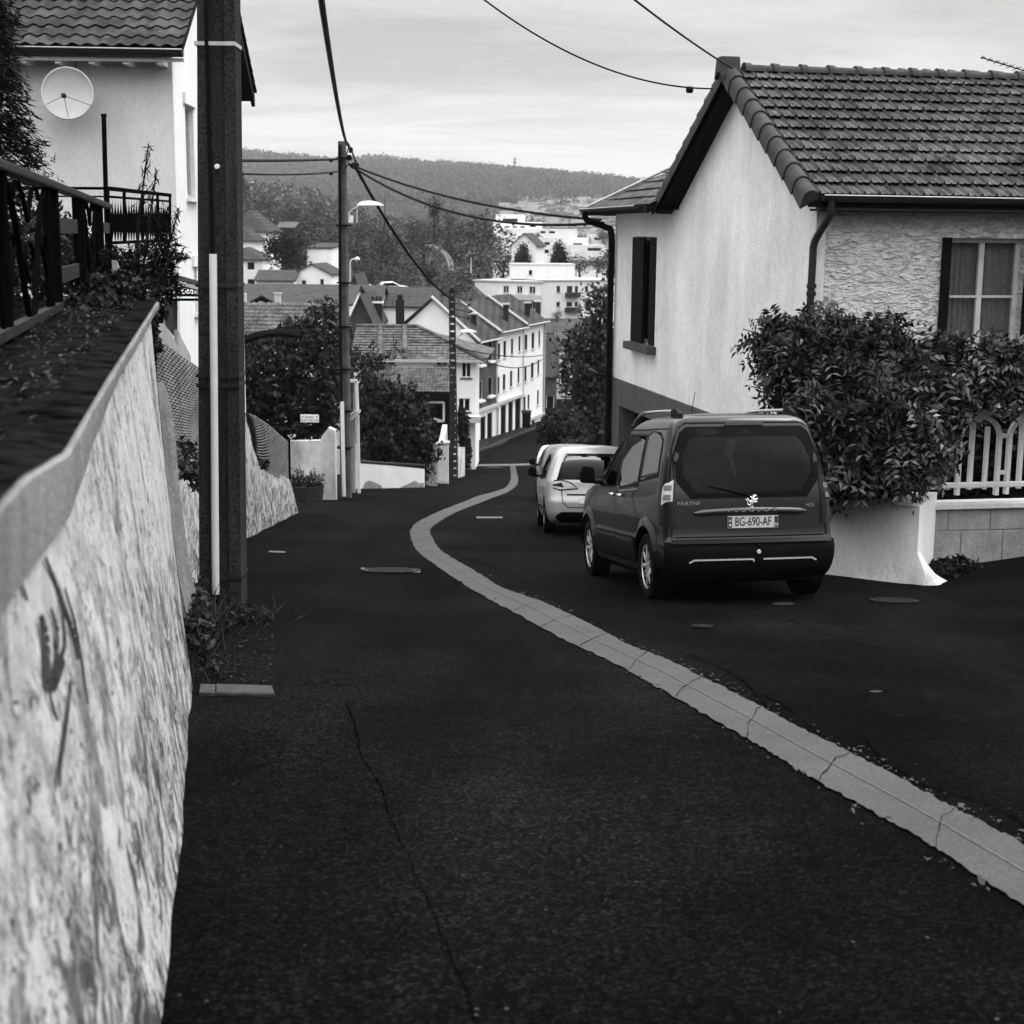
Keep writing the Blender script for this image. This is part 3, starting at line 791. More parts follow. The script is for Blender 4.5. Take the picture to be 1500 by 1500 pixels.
rng_ = np.random.default_rng(8); C = []
for _ in range(1100):
    Y = rng_.uniform(2.4, 14); C.append((rx(Y) + (wx_t(min(Y, 10.8)) - .03 - rx(Y)) * rng_.random() ** .8 - .02, Y, -.455 - .03 * (Y < 5)))
C = np.array(C); C[:, 2] = [wz_t(min(10.8, y)) + .035 + .02 * rng_.random() for y in C[:, 1]]
o = quads_obj('leaf_litter', leaf_quads(C, rng_.normal(size=C.shape) * np.array([1, 1, .3]), np.tile([0, 0, 1.0], (len(C), 1)) + rng_.normal(size=C.shape) * .5, 0.015 + .03 * rng_.random(len(C)), 0.008 + .010 * rng_.random(len(C))), M['leaf_mid'])
tag(o, 'dead leaves and twigs lying on the mossy top of the left retaining wall', 'leaf litter'); o['kind'] = 'stuff'
# garden shelf behind the wall
m = MB(); m.grid(lambda s, t: (wx_t(Y0 + 13 * s) - 0.6 - 7 * t, Y0 + 13 * s + 2 * t * 0, -0.50 + 0.05 * math.sin(s * 30 + t * 9)), 40, 16)
struct(obj('garden_soil', m, M['soil'], smooth=True))

# shrubs and creepers on the wall end
def gshrub(name, label, cat, loc, blobs, n, size, mat='leaf', seed=1, stems=(), **k):
    root = thing(name, label, cat, loc)
    foliage('foliage', blobs, n, size, M[mat], root, seed, **k)
    if stems:
        m = MB()
        for s in stems: m.tube(dense([Vector(p) for p in s], 3), [0.009 * (1 - i / (3 * (len(s) - 1) + 1)) + 0.004 for i in range(3 * (len(s) - 1) + 1)], 5)
        obj('stems', m, M['bark'], root)
    return root
def PB(u, v, Y, r, ry=None): # blob at pixel with radius in pixels
    k = Y / FPX; rr = (r if hasattr(r, '__len__') else (r, r)); return (P(u, v, Y), (rr[0] * k, (ry if ry is not None else (rr[0] + rr[1]) / 2 * k), rr[1] * k))
gshrub('creeper', 'leafy creeper trailing over the far end of the left retaining wall', 'climbing plant', P(200, 470, 10.6),
       [PB(165, 425, 10.4, (45, 26), .3), PB(205, 470, 10.5, (20, 34), .12), PB(222, 500, 10.6, (13, 26), .1), PB(140, 448, 9.4, (50, 16), .3), PB(228, 458, 10.9, (14, 20), .1), PB(190, 525, 10.5, (18, 6), .05)], 2600, 0.05, 'leaf', 3, aspect=0.75)
gs = gshrub('juniper_shrub', 'wispy juniper with bare shoots beside the railing end', 'shrub', P(215, 430, 13),
       [PB(205, 400, 13, (48, 40), .4), PB(240, 375, 13, (16, 40), .2), PB(160, 400, 13, (30, 30), .4), PB(235, 425, 12.4, (22, 24), .2)], 2600, 0.10, 'conifer', 5,
       [[P(200, 430, 13), P(203, 330, 13), P(210, 270, 13), P(218, 210, 13)], [P(205, 430, 13), P(218, 330, 13), P(224, 290, 13), P(229, 248, 13)], [P(230, 420, 13), P(245, 370, 13), P(262, 305, 13)], [P(225, 430, 12.6), P(250, 380, 12.6), P(275, 378, 12.6)]], aspect=0.16, lump=0.5)
rng_ = np.random.default_rng(5); C = []
for (a, b, n_) in [((205, 330), (218, 212), 90), ((218, 330), (229, 248), 50), ((245, 372), (262, 305), 60), ((250, 380), (275, 376), 50), ((235, 350), (248, 300), 50)]:
    for k in range(n_):
        f = k / n_; p = P(a[0] + (b[0] - a[0]) * f, a[1] + (b[1] - a[1]) * f, 13); C.append((p.x + rng_.normal() * .05 * (1.1 - f), 13 + rng_.normal() * .05, p.z))
C = np.array(C); D = unit(rng_.normal(size=C.shape) * 0.7 + np.array([0, 0, 0.9])); quads_obj('shoots', leaf_quads(C, D, rng_.normal(size=C.shape), np.full(len(C), .09), np.full(len(C), .012)), M['conifer'], gs)
gshrub('garden_bush', 'dark bush in the garden behind the iron railing', 'bush', (-5.2, 16.5, -0.5),
       [PB(60, 360, 16.5, (70, 55), .8), PB(15, 400, 15, (60, 60), .8), PB(120, 400, 15.5, (50, 50), .7)], 3500, 0.11, 'leaf', 8, aspect=0.4)
# thuja at the upper left
gt = thing('thuja_tree', 'feathery dark thuja tree cut by the upper left edge', 'tree', P(-60, 420, 15))
m = MB(); m.tube([P(-70, 560, 15), P(-66, 200, 15), P(-60, -150, 15)], [0.14, 0.1, 0.04], 8); obj('trunk', m, M['bark'], gt)
rng_ = np.random.default_rng(11); LQ = []
m2 = MB()
for k in range(120):
    v0 = rng_.uniform(-60, 290); reach = np.interp(v0, [-60, 60, 150, 215, 290], [25, 30, 55, 90, 60]) * rng_.uniform(0.55, 1.0); y0 = 15 + rng_.uniform(-.5, .5)
    a = Vector(P(-50, v0 - 10, y0)); b = Vector(P(-5 + reach, v0 + rng_.uniform(-10, 35), y0 + rng_.uniform(-.4, .4)))
    for j in range(46):
        f = 0.25 + 0.75 * j / 46; p = a.lerp(b, f) + Vector((rng_.normal() * .05, rng_.normal() * .10, -0.10 * f * f + rng_.normal() * .04))
        d = (b - a).normalized() * 0.9 + Vector((rng_.normal() * .45, rng_.normal() * .5, rng_.normal() * .4 - 0.25)); LQ.append((p, d))
C = np.array([q[0] for q in LQ]); D = np.array([q[1] for q in LQ])
quads_obj('foliage', leaf_quads(C, D, rng_.normal(size=C.shape), 0.06 + 0.12 * rng_.random(len(C)), np.full(len(C), 0.017)), M['conifer'], gt)

# second wall: rough pier, low battered wall, woven screen
def w2b(Y): return float(np.interp(Y, [11, 14.5, 23.4, 33.7], [-2.62, -3.17, -4.30, -4.86]))
def w2zt(Y): return float(np.interp(Y, [11, 12.2, 14, 18, 22, 24.0, 24.6, 25.3, 26.2, 27.5, 28.5, 32, 33.2, 33.7], [-1.70, -1.80, -2.05, -2.6, -2.6, -2.2, -2.28, -3.02, -3.7, -4.2, -4.47, -5.2, -5.45, -6.0]))
root = thing('garden_wall', 'lower battered garden wall with rough pier and swept top, between concrete pole and side street', 'wall', (w2b(20), 20, Rz(20)))
def w2f(Y, t, extra=0):
    zb = Rz(Y) - 0.25; zt = w2zt(Y); h = zt - zb
    off = -0.16 * (t ** 1.6)
    return (w2b(Y) + off + 0.015 * math.sin(Y * 2.3 + t * 5) + 0.01 * math.sin(Y * 7 + t * 11), Y, zb + h * t)
m = MB(); YA, YB = 11.2, 33.7
m.grid(lambda s, t: w2f(YA + (YB - YA) * s, t), 150, 16)
m.grid(lambda s, t: (lambda p: (p[0] - 0.03 - 0.28 * t, p[1], p[2] + 0.03 * math.sin(PI * t)))(w2f(YA + (YB - YA) * s, 1)), 150, 4)
m.grid(lambda s, t: (lambda p: (p[0] - 0.3 * s, p[1] + 0.01 * s, p[2]))(w2f(YB, t)), 4, 10)
obj('wall_face', m, M['batter'], root, smooth=True)
m = MB()
prof = [(275, 905), (263, 850), (252, 780), (243, 700), (238, 640), (232, 600), (225, 572), (219, 560), (214, 566), (218, 620), (222, 700), (228, 800), (240, 905)]
m.prism([P(u, v, 11.45) for u, v in prof], (0.02, 0.35, -0.03)); obj('pier', m, M['rough'], root)
m = MB(); m.prism([P(u, v, 11.3) for u, v in [(216, 452), (225, 452), (228, 560), (236, 640), (246, 740), (260, 850), (240, 850), (216, 600)]], (0, .05, 0)); obj('gap_shade', m, M['dark'], root)  # dark sheet standing in for the shade in the slot before the pier

def screen_mat():
    t = NT('woven_reed'); 
    sp = t.n('ShaderNodeSeparateXYZ'); t.l(t.tc.outputs['Object'], sp.inputs[0])
    c = t.ramp(t.noise(1.5, 4, 0.6, t.co((1, 1, 6))), 0.3, 0.7, 0.07, 0.19); return t.fin(c, 0.85, 0.2)
M['reed'] = screen_mat()
def woven(root, pts, rows, name='woven_panel'):
    """pts: list of (x,y,zbottom,ztop); thin horizontal slats woven round uprights"""
    m = MB(); L = [0]
    for i in range(1, len(pts)): L.append(L[-1] + math.dist(pts[i][:2], pts[i - 1][:2]))
    def at(s, t):
        x = np.interp(s, L, [p[0] for p in pts]); y = np.interp(s, L, [p[1] for p in pts]); a = np.interp(s, L, [p[2] for p in pts]); b = np.interp(s, L, [p[3] for p in pts])
        return Vector((x, y, a + (b - a) * t))
    n = int(L[-1] / 0.09)
    for r in range(rows):
        for i in range(n):
            s0 = L[-1] * i / n; s1 = L[-1] * (i + 1) / n
            h = 0.5 / rows; o = Vector((0.014 * math.sin(i * PI / 2 + r * PI), 0, 0)); o2 = Vector((0.014 * math.sin((i + 1) * PI / 2 + r * PI), 0, 0))
            t = (r + 0.5) / rows
            m.quad(at(s0, t - h * .82) + o, at(s1, t - h * .82) + o2, at(s1, t + h * .82) + o2 + Vector((-.012, 0, 0)), at(s0, t + h * .82) + o + Vector((-.012, 0, 0)))
    o = obj(name, m, M['reed'], root)
    m = MB(); k = max(2, int(L[-1] / 0.45))
    for i in range(k + 1): m.bar(at(L[-1] * i / k, 0) + Vector((-.035, 0, 0)), at(L[-1] * i / k, 1.0) + Vector((-.035, 0, 0)), 0.03)
    m.grid(lambda s, t: at(L[-1] * s, t) + Vector((-0.045, 0, 0)), 10, 1); obj('backing', m, plain('screen_backing', 0.05, 0.9, 0.2, 5), root)
    return o
root = thing('woven_fence', 'taller woven reed fence panels on the wall left of the concrete pole', 'fence', (w2b(14) - .4, 14, -2))
fa = [(w2b(Y) - 0.20, Y, w2zt(Y) - 0.05, z1) for Y, z1 in [(11.5, -0.55), (13, -0.86), (15, -1.12), (17, -1.42), (18.6, -1.66)]]
woven(root, fa, 36)
m = MB()
for i in range(len(fa) - 1):
    a, b = fa[i], fa[i + 1]; pa = [Vector((a[0] - 0.12, a[1], a[2] - 0.3)), Vector((b[0] - 0.12, b[1], b[2] - .3)), Vector((b[0] - .12, b[1], b[3] + 0.15)), Vector((a[0] - .12, a[1], a[3] + (0.34 if i != 1 else 0.2)))]
    m.prism(pa, (-0.04, 0, 0))
obj('pale_top_board', m, render_wall('grey_board', 0.36, 0.2, 0.2, 0.3), root)
obj('end_post', MB().box((w2b(11.3) - 0.22, 11.3, -1.5), (0.07, 0.07, 2.2)), M['iron'], root)
root = thing('woven_fence', 'shorter woven reed fence with dark end post, right of the concrete pole', 'fence', (w2b(26) - .3, 26, -4))
fb = [(w2b(Y) - 0.12 - (.06 if Y > 30 else 0), Y, w2zt(Y) - 0.08, z1) for Y, z1 in [(25.4, -3.02), (26.5, -3.2), (28.5, -3.6), (33.0, -4.56)]]
woven(root, fb, 30)
obj('end_post', MB().box((w2b(33) - 0.18, 33.05, -5.1), (0.07, 0.06, 1.15)), M['iron'], root)
gshrub('wall_weeds', 'tangle of low weeds growing on top of the battered garden wall under the woven fence', 'weeds', (w2b(13) - .2, 13, -2),
       [PB(258, 660, 13, (22, 12), .5), PB(280, 680, 14, (18, 20), .4), PB(286, 700, 14, (8, 20), .2)], 900, 0.06, 'leaf_vine', 9)
gshrub('wall_weeds', 'small weed tuft on the garden wall by the woven fence right of the pole', 'weeds', P(388, 682, 24), [PB(388, 680, 24.3, (7, 7), .15)], 60, 0.08, 'leaf', 10)

# ---------------------------------------------------------------- concrete utility poles
def hpole(root, base, top, w0, w1, d0, d1, mat, notch=False):
    base = Vector(base); top = Vector(top)
    m = MB()
    def secp(f):
        c = base.lerp(top, f); w = w0 + (w1 - w0) * f; d = d0 + (d1 - d0) * f; return c, w, d
    outline = [(-1, -1), (-.42, -1), (-.34, -.72), (.34, -.72), (.42, -1), (1, -1), (1, 1), (-1, 1)]
    N = 24; vs = []
    for i in range(N + 1):
        c, w, d = secp(i / N)
        for a, b in outline: vs.append(c + Vector((a * w / 2, b * d / 2, 0)))
    k = len(outline)
    fs = [(i * k + j, i * k + (j + 1) % k, (i + 1) * k + (j + 1) % k, (i + 1) * k + j) for i in range(N) for j in range(k)]
    fs.append(tuple(range(N * k, N * k + k)))
    m.add(vs, fs); return obj('pole', m, mat, root, bevel=0)
b1 = G(327, 897); b1z = b1.z - 0.2
t1 = P(318, -330, b1.y + 0.05)
root = thing('utility_pole', 'massive pitted concrete pole with a pale cable conduit, nearest on the left', 'utility pole', b1)
hpole(root, (b1.x, b1.y, b1z), t1, 0.385, 0.30, 0.30, 0.26, M['pole'])
def onpole(u, v, dy=-0.16): return P(u, v, b1.y + dy)
m = MB()
a0, a1 = onpole(316, 872, -.2), onpole(312, 372, -.18)
m.tube([a0, a0.lerp(a1, .33), a0.lerp(a1, .66), a1], 0.034, 12); obj('cable_conduit', m, M['pvc'], root, smooth=True)
obj('conduit_foot', MB().tube([onpole(316, 895, -.2), onpole(316, 870, -.2)], 0.04, 10), M['black'], root)
m = MB(); m.tube(dense([onpole(312, 376, -.19), onpole(308, 250, -.17), onpole(303, 80, -.16), onpole(300, -60, -.16)], 4), 0.02, 8); obj('cable', m, M['cable'], root, smooth=True)
for v, mm in ((67, 'palezinc'), (417, 'zinc'), (562, 'zinc'), (548, 'zinc'), (841, 'zinc')):
    pc = P(np.interp(v, [0, 897], [319, 327]), v, b1.y); ww = 0.385 - 0.085 * (pc.z - b1.z) / (t1.z - b1.z)
    m = MB(); hh = 0.032
    for dx, dy, sx, sy in ((0, -.5, 1, 0), (0, .5, 1, 0), (-.5, 0, 0, 1), (.5, 0, 0, 1)):
        m.box(pc + Vector((dx * (ww + .012), dy * .325, 0)), (ww + .018 if sx else .008, .008 if sx else .33, hh))
    obj('steel_band', m, M[mm], root)
m = MB(); m.lathe([(0.001, 0.02), (0.02, 0.018), (0.024, 0.0)], onpole(318, 244, -.15), (0, -1, 0), 14); obj('round_tag', m, M['white'], root)
gw = thing('weeds', 'weeds and dry grass round the foot of the near concrete pole', 'weeds', b1)
base = [tuple(G(u, v)) for u, v in [(292, 905), (300, 915), (330, 905), (362, 905), (375, 910), (290, 940), (300, 960), (345, 912), (295, 990), (312, 925)]]
foliage('leaves', [(Vector(p) + Vector((0, 0, .05)), (.16, .14, .09)) for p in base], 900, 0.05, M['leaf_mid'], gw, 4)
blades('stems', base, 420, 0.22, M['leaf_mid'], gw, 6, 0.13, 0.008)
gw = thing('weeds', 'dark weeds at the foot of the left wall end just before the concrete pole', 'weeds', G(285, 905))
base = [tuple(G(u, v)) for u, v in [(296, 930), (292, 950), (290, 905), (296, 975)]]
foliage('leaves', [(Vector(p) + Vector((0, 0, .16)), (.10, .16, .20)) for p in base], 800, 0.07, M['leaf_mid'], gw, 14)
blades('stems', base, 260, 0.4, M['leaf_mid'], gw, 16, 0.1, 0.01)
rng_ = np.random.default_rng(21); pts_ = np.array([tuple(G(rng_.uniform(292, 400), rng_.uniform(915, 1005))) for _ in range(220)])
C = pts_ + np.array([0, 0, .012]); D = rng_.normal(size=C.shape) * np.array([1, 1, .15])
o = quads_obj('leaf_litter', leaf_quads(C, D, np.tile([0, 0, 1.0], (len(C), 1)) + rng_.normal(size=C.shape) * .3, 0.015 + .03 * rng_.random(len(C)), 0.01 + .01 * rng_.random(len(C))), M['leaf_mid'])
tag(o, 'scattered dry leaf litter on the asphalt around the near pole foot', 'leaf litter'); o['kind'] = 'stuff'
# ================================================================== RIGHT HOUSE
HC = Vector((3.96, 20.0, 0)); HA = Vector((-0.187, 0.982, 0)); HB = Vector((0.982, 0.187, 0)); UP = Vector((0, 0, 1))
def H(a, b, z): return HC + HA * a + HB * b + UP * z
def H2(a, b): p = H(a, b, 0); return (p.x, p.y)
house = thing('house', 'cream rendered house with tiled gable roof and brown shutters, on the right of the road', 'house', HC + UP * Rz(20))
ZE, ZR = 0.52, 2.42
gw_hole = (10.4 - 8.9, 10.4 - 7.45, -1.97, 0.0)      # along far -> near
m = MB()
wall_face(m, H2(10.4, 0), H2(0, 0), -2.8, ZE - 0.06, [gw_hole], 0.22)
m.poly([H(6.15, 0, ZE - .06), H(0, 0, ZE - .06), H(0, 0, ZE - .02), H(3.0, 0, ZR - .12), H(6.15, 0, ZE - .02)][::1])
obj('gable_wall', m, M['gable'], house)
m = MB()
g_hole = (10.4 - 9.75, 10.4 - 5.0, -7.2, -3.3)
A_, B_ = H2(10.4, -0.03), H2(0, -0.03)
wall_face(m, A_, B_, -7.5, -2.8, [g_hole], 0.35)
m.quad(H(10.4, -0.03, -2.8), H(0, -0.03, -2.8), H(0, 0.0, -2.79), H(10.4, 0, -2.79))
obj('plinth', m, M['plinth'], house)
m = MB(); m.quad(H(9.75, .3, -7.2), H(5, .3, -7.2), H(5, .3, -3.3), H(9.75, .3, -3.3)); obj('garage_opening', m, M['dark'], house)  # dark sheet standing in for the shaded inside of the garage
f_hole = (1.90, 3.02, -1.55, 0.02)
m = MB(); wall_face(m, H2(0, 0.0), H2(0, 9), -4.5, ZE - 0.06, [f_hole], 0.2); obj('front_wall', m, M['stucco'], house)
m = MB(); m.box(H(0, 0.07, (-4.5 + ZE - .06) / 2), (0.14, 0.02, 4.5 + ZE - .08), HB, HA); m.v = [tuple(Vector(v) - HA * 0.012) for v in m.v]; obj('corner_band', m, M['gable'], house)
m = MB()
wall_face(m, H2(0, 9), H2(10.4, 9), -8, ZE - .06); wall_face(m, H2(10.4, 9), H2(10.4, 0), -8, ZE - .06); obj('rear_wall', m, M['gable'], house)
# window in the gable wall, brown shutters folded back into the reveal
fr = window(house, H2(10.4, 0), H2(0, 0), gw_hole, 0.12, 0.07, 0, 0, True, 'white', 'sill')
Aw = Vector((*H2(10.4, 0), 0)); dw = -HA
pt = lambda s, k, z: Aw + dw * s - HB * k + UP * z
gwd = gw_hole[1] - gw_hole[0]
for f0, f1, k in ((-.04, .50, .02), (.68, .98, -.03)):
    m = MB(); m.box(pt(gw_hole[0] + gwd * (f0 + f1) / 2, k, -0.985), (gwd * (f1 - f0), 0.05, 1.95), dw, HB)
    for j in range(15): m.box(pt(gw_hole[0] + gwd * (f0 + f1) / 2, k + .03, -1.84 + j * .122), (gwd * (f1 - f0) * .8, 0.012, 0.04), dw, HB)
    obj('shutter', m, M['wood'], house)
m = MB(); m.box(pt((gw_hole[0] + gw_hole[1]) / 2, 0.07, -2.04), (gw_hole[1] - gw_hole[0] + .25, 0.2, 0.14), dw, HB); obj('window_ledge', m, M['sill'], house)
# front window
fr = window(house, H2(0, 0), H2(0, 9), f_hole, 0.16, 0.062, 1, 1, True, 'greywhite', 'sill')
m = MB()
for i in range(40):
    b = f_hole[0] + (f_hole[1] - f_hole[0]) * i / 40; b2 = f_hole[0] + (f_hole[1] - f_hole[0]) * (i + 1) / 40
    d0 = 0.26 + 0.02 * math.sin(i * 1.9); d1 = 0.26 + 0.02 * math.sin((i + 1) * 1.9)
    m.quad(H(d0, b, -1.55), H(d1, b2, -1.55), H(d1, b2, 0), H(d0, b, 0))
obj('curtain', m, M['curtain'], fr)
for _c in fr.children:
    if _c.name.startswith('pane'): _c.data.materials[0] = glass_mat('clear_pane', 0.8, 0.5)
for b0, b1_, k in ((f_hole[1] + .0, f_hole[1] + .42, 0.05), (f_hole[0] - .10, f_hole[0] + .02, .05)):
    m = MB(); m.box(H(-0.04, (b0 + b1_) / 2, -0.765), (b1_ - b0, 0.045, 1.58), HB, HA)
    obj('shutter', m, M['wood'], house)
m = MB(); m.box(H(-0.02, (f_hole[0] + f_hole[1]) / 2, -1.6), (f_hole[1] - f_hole[0] + .2, .22, .08), HB, HA); obj('window_ledge', m, M['sill'], house)

# main roof: front slope in real tiles
EO = 0.42; SL_ = math.hypot(3.0 + EO, ZR - ZE); vx = (HA * (3.0 + EO) + UP * (ZR - ZE)).normalized()
m = MB(); tile_roof(m, H(-EO, -0.16, ZE), HB, vx, 9.4, SL_, 0.205, 0.335, 0.048, prof='mech', ns=10, lip=0.05); obj('roof_tiles', m, M['tile'], house)
vx2 = (HA * -(3.15 + EO) + UP * (ZR - ZE)).normalized(); S2 = math.hypot(3.15 + EO, ZR - ZE)
m = MB(); tile_roof(m, H(6.15 + EO, -0.16, ZE), HB, vx2, 9.4, S2, 0.205, 0.335, 0.03, prof='mech', ns=4); obj('roof_tiles', m, M['tile'], house)
m = MB()
n1 = vx.cross(HB); n1 = n1 if n1.z > 0 else -n1
m.prism([H(-EO, -0.28, ZE - .03), H(3.0, -0.28, ZR - .03), H(3.0, -0.28, ZR - .16), H(-EO, -0.28, ZE - .13)], HB * 9.5)
m.prism([H(6.15 + EO, -0.28, ZE - .03), H(6.15 + EO, -0.28, ZE - .13), H(3.0, -0.28, ZR - .16), H(3.0, -0.28, ZR - .035)], HB * 9.5)
obj('roof_boards', m, M['wood'], house)
# rounded verge tiles along the gable edge
def verge(p0, p1, n, r, side=1, name='verge_tile'):
    m = MB(); d = (p1 - p0) / n; dn = d.normalized(); nn = dn.cross(HB); nn = nn if nn.z > 0 else -nn
    for i in range(n):
        a = p0 + d * i - dn * 0.03; b = p0 + d * (i + 1) + dn * 0.015
        prof = [(-1.0, -1.75), (-1.03, -0.6), (-0.9, 0.1), (-0.5, 0.55), (0.0, 0.68), (0.55, 0.5), (0.95, 0.0), (1.0, -0.3)]
        v1 = [a + HB * (x * r * 1.10) + nn * (z * r * 1.08 + .012) for x, z in prof]; v2 = [b + HB * (x * r * 0.94) + nn * (z * r * 0.94) for x, z in prof]
        k = len(prof)
        m.add(v1 + v2, [(j, j + 1, j + 1 + k, j + k) for j in range(k - 1)] + [tuple(range(k))])
        c = b - dn * 0.05   # raised collar
        v1 = [c + HB * (x * r * 1.12) + nn * (z * r * 1.1 + .014) for x, z in prof]; v2 = [c + dn * .035 + HB * (x * r * 1.12) + nn * (z * r * 1.1 + .014) for x, z in prof]
        m.add(v1 + v2, [(j, j + 1, j + 1 + k, j + k) for j in range(k - 1)])
    return obj(name, m, M['tile_verge'], house, smooth=True)
M['tile_verge'] = plain('verge_tile', 0.040, 0.7, 0.35, 7, 0.1, bump=0.3)
verge(H(-EO - .02, -0.26, ZE + .02), H(2.94, -0.26, ZR + .02), 10, 0.105)
verge(H(6.15 + EO + .02, -0.26, ZE + .02), H(3.06, -0.26, ZR + .02), 10, 0.105)
def ridge(p0, p1, n, r, name='ridge_tiles', parent=house, mat=None):
    m = MB(); d = (p1 - p0) / n; dn = d.normalized(); sd_ = dn.cross(UP).normalized()
    for i in range(n):
        a = p0 + d * i - dn * 0.03; b = p0 + d * (i + 1)
        for q0, q1, s0, s1 in ((a, b, 1.05, 0.95), (a - dn * .0, a + dn * .10, 1.32, 1.25)):
            k = 9; v1 = []; v2 = []
            for j in range(k):
                an = PI * j / (k - 1); v1.append(q0 + sd_ * math.cos(an) * r * s0 + UP * (math.sin(an) * r * s0 * .95 - .02)); v2.append(q1 + sd_ * math.cos(an) * r * s1 + UP * (math.sin(an) * r * s1 * .95 - .02))
            m.add(v1 + v2, [(j, j + 1, j + 1 + k, j + k) for j in range(k - 1)] + [tuple(range(k)), tuple(reversed(range(k, 2 * k)))])
    return obj(name, m, mat or M['tile_verge'], parent, smooth=True)
ridge(H(3.0, 0.0, ZR + .02), H(3.0, 9.2, ZR + .02), 21, 0.105)
m = MB(); m.prism([H(2.80, -0.42, ZR - .12), H(3.0, -0.42, ZR - .02), H(3.2, -0.42, ZR - .12), H(3.11, -0.42, ZR + .20), H(2.89, -0.42, ZR + .20)], HB * 0.30); obj('ridge_end_block', m, M['tile_verge'], house, bevel=0.02)
# second, slightly higher roof further right
m = MB(); q0 = H(3.1, 2.55, ZR - .04); v3 = (HA * .9 + UP * 0.15)
tile_roof(m, q0, HB, v3.normalized(), 6.6, v3.length, 0.205, 0.335, 0.04, prof='mech', ns=6); obj('upper_roof_tiles', m, M['tile'], house)
m = MB(); m.prism([H(3.0, 2.5, ZR - .2), H(3.1, 2.5, ZR + .0), H(4.0, 2.5, ZR + .13), H(5.6, 2.5, ZR - .5)], HB * 0.06); m.prism([H(4.0, 2.6, ZR + .11), H(5.6, 2.6, ZR - .5), H(5.6, 2.6, ZR - .6), H(4.0, 2.6, ZR + .0)], HB * 6.4); obj('upper_roof_end', m, M['tile_verge'], house)
ridge(H(4.0, 2.5, ZR + .13), H(4.0, 9.2, ZR + .13), 16, 0.10, 'upper_ridge_tiles')
# gutter, fascia, downpipes
def half_gutter(mb, a, b, r):
    a = Vector(a); b = Vector(b); d = (b - a).normalized(); s = d.cross(UP).normalized(); k = 9; v1 = []; v2 = []
    for j in range(k):
        an = PI + PI * j / (k - 1); o = s * math.cos(an) * r + UP * math.sin(an) * r; v1.append(a + o); v2.append(b + o)
    mb.add(v1 + v2, [(j, j + 1, j + 1 + k, j + k) for j in range(k - 1)] + [tuple(range(k)), tuple(range(k, 2 * k))])
    mb.tube([a - s * r, b - s * r], r * .09, 6); mb.tube([a + s * r, b + s * r], r * .09, 6)
m = MB(); half_gutter(m, H(-EO - .08, -0.12, ZE + .01), H(-EO - .08, 9.3, ZE - .02), 0.07); obj('gutter', m, M['zinc'], house, smooth=True)
m = MB(); m.tube([H(-EO - .145, -0.12, ZE + .02), H(-EO - .145, 9.3, ZE - .01)], 0.011, 6); obj('gutter_rim', m, M['palezinc'], house)
m = MB(); m.box(H(-EO + .05, 4.55, ZE - .09), (9.4, .03, .16), HB, HA); obj('fascia', m, plain('fascia_board', 0.08, 0.6, 0.2, 5), house)
m = MB(); m.prism([H(-EO + .03, -.1, ZE - .16), H(-.02, -.1, ZE - .14), H(-.02, -.1, ZE - .17), H(-EO + .03, -.1, ZE - .18)], HB * 9.3); obj('soffit', m, M['wood'], house)
m = MB(); m.tube(dense([H(-EO - .07, 0.0, ZE - .04), H(-EO - .04, 0.0, ZE - .22), H(-0.26, -.03, ZE - .42), H(-0.12, -.06, ZE - .60), H(-.1, -.06, ZE - .85), H(-.1, -.07, -1.4), H(-.1, -.07, -3.9)], 4), 0.05, 10)
m.lathe([(.062, -.03), (.066, 0), (.062, .03)], H(-.1, -.06, -.62), (0, 0, 1), 12); m.lathe([(.062, -.03), (.066, 0), (.062, .03)], H(-.1, -.06, -.72), (0, 0, 1), 12)
obj('downpipe', m, M['zinc'], house, smooth=True)
# extension with its own hipped roof at the far end
apx = (8.3, 2.3, 2.02)
m = MB()
O = H(10.85, -0.5, ZE); ux_ = -HA; vx_ = None
base_mid = H(8.3, -0.5, ZE); ap = H(8.3, 2.3, 2.02); vv = (ap - base_mid); SS = vv.length
tile_roof(m, O, -HA, vv, 4.6, SS, 0.205, 0.335, 0.03, clip=lambda t: (2.55 * min(1, t / SS), 4.6), prof='mech', ns=5); obj('extension_roof_tiles', m, M['tile'], house)
O2 = H(10.85, 5.1, ZE); b2 = H(10.85, 2.3, ZE); vv2 = ap - b2
m = MB(); tile_roof(m, O2, -HB, vv2, 5.6, vv2.length, 0.205, 0.335, 0.03, clip=lambda t: (2.8 * min(1, t / vv2.length), 5.6 - 2.8 * min(1, t / vv2.length)), prof='mech', ns=3); obj('extension_roof_tiles', m, M['tile'], house)
m = MB(); m.poly([H(10.88, -.52, ZE - .03), H(6.3, -.52, ZE - .03), H(6.3, .05, ZE - .08), H(10.4, .05, ZE - .08)][::-1]); m.box(H(8.6, -.5, ZE - .05), (4.55, .03, .13), HA, HB); m.box(H(10.87, 2.2, ZE - .05), (.03, 5.4, .13), HA, HB)
obj('extension_fascia', m, M['wood'], house)
m = MB(); half_gutter(m, H(10.9, -.58, ZE - .0), H(6.75, -.58, ZE - .0), .06); half_gutter(m, H(10.95, 4.5, ZE), H(10.95, -.58, ZE), .06); obj('gutter', m, M['zinc'], house, smooth=True)
m = MB(); m.tube([H(10.9, -.64, ZE + .01), H(6.75, -.64, ZE + .01)], .011, 6); m.tube([H(10.85, -.5, ZE + .05), H(8.4, 2.2, 2.06)], .03, 6); obj('gutter_rim', m, M['palezinc'], house)
m = MB(); m.tube(dense([H(10.6, -.58, ZE - .05), H(10.6, -.55, ZE - .2), H(10.45, -.2, ZE - .34), H(10.35, -.10, ZE - .5), H(10.35, -.1, -1), H(10.35, -.1, -3.0), H(10.35, -.1, -6.2)], 4), .065, 10)
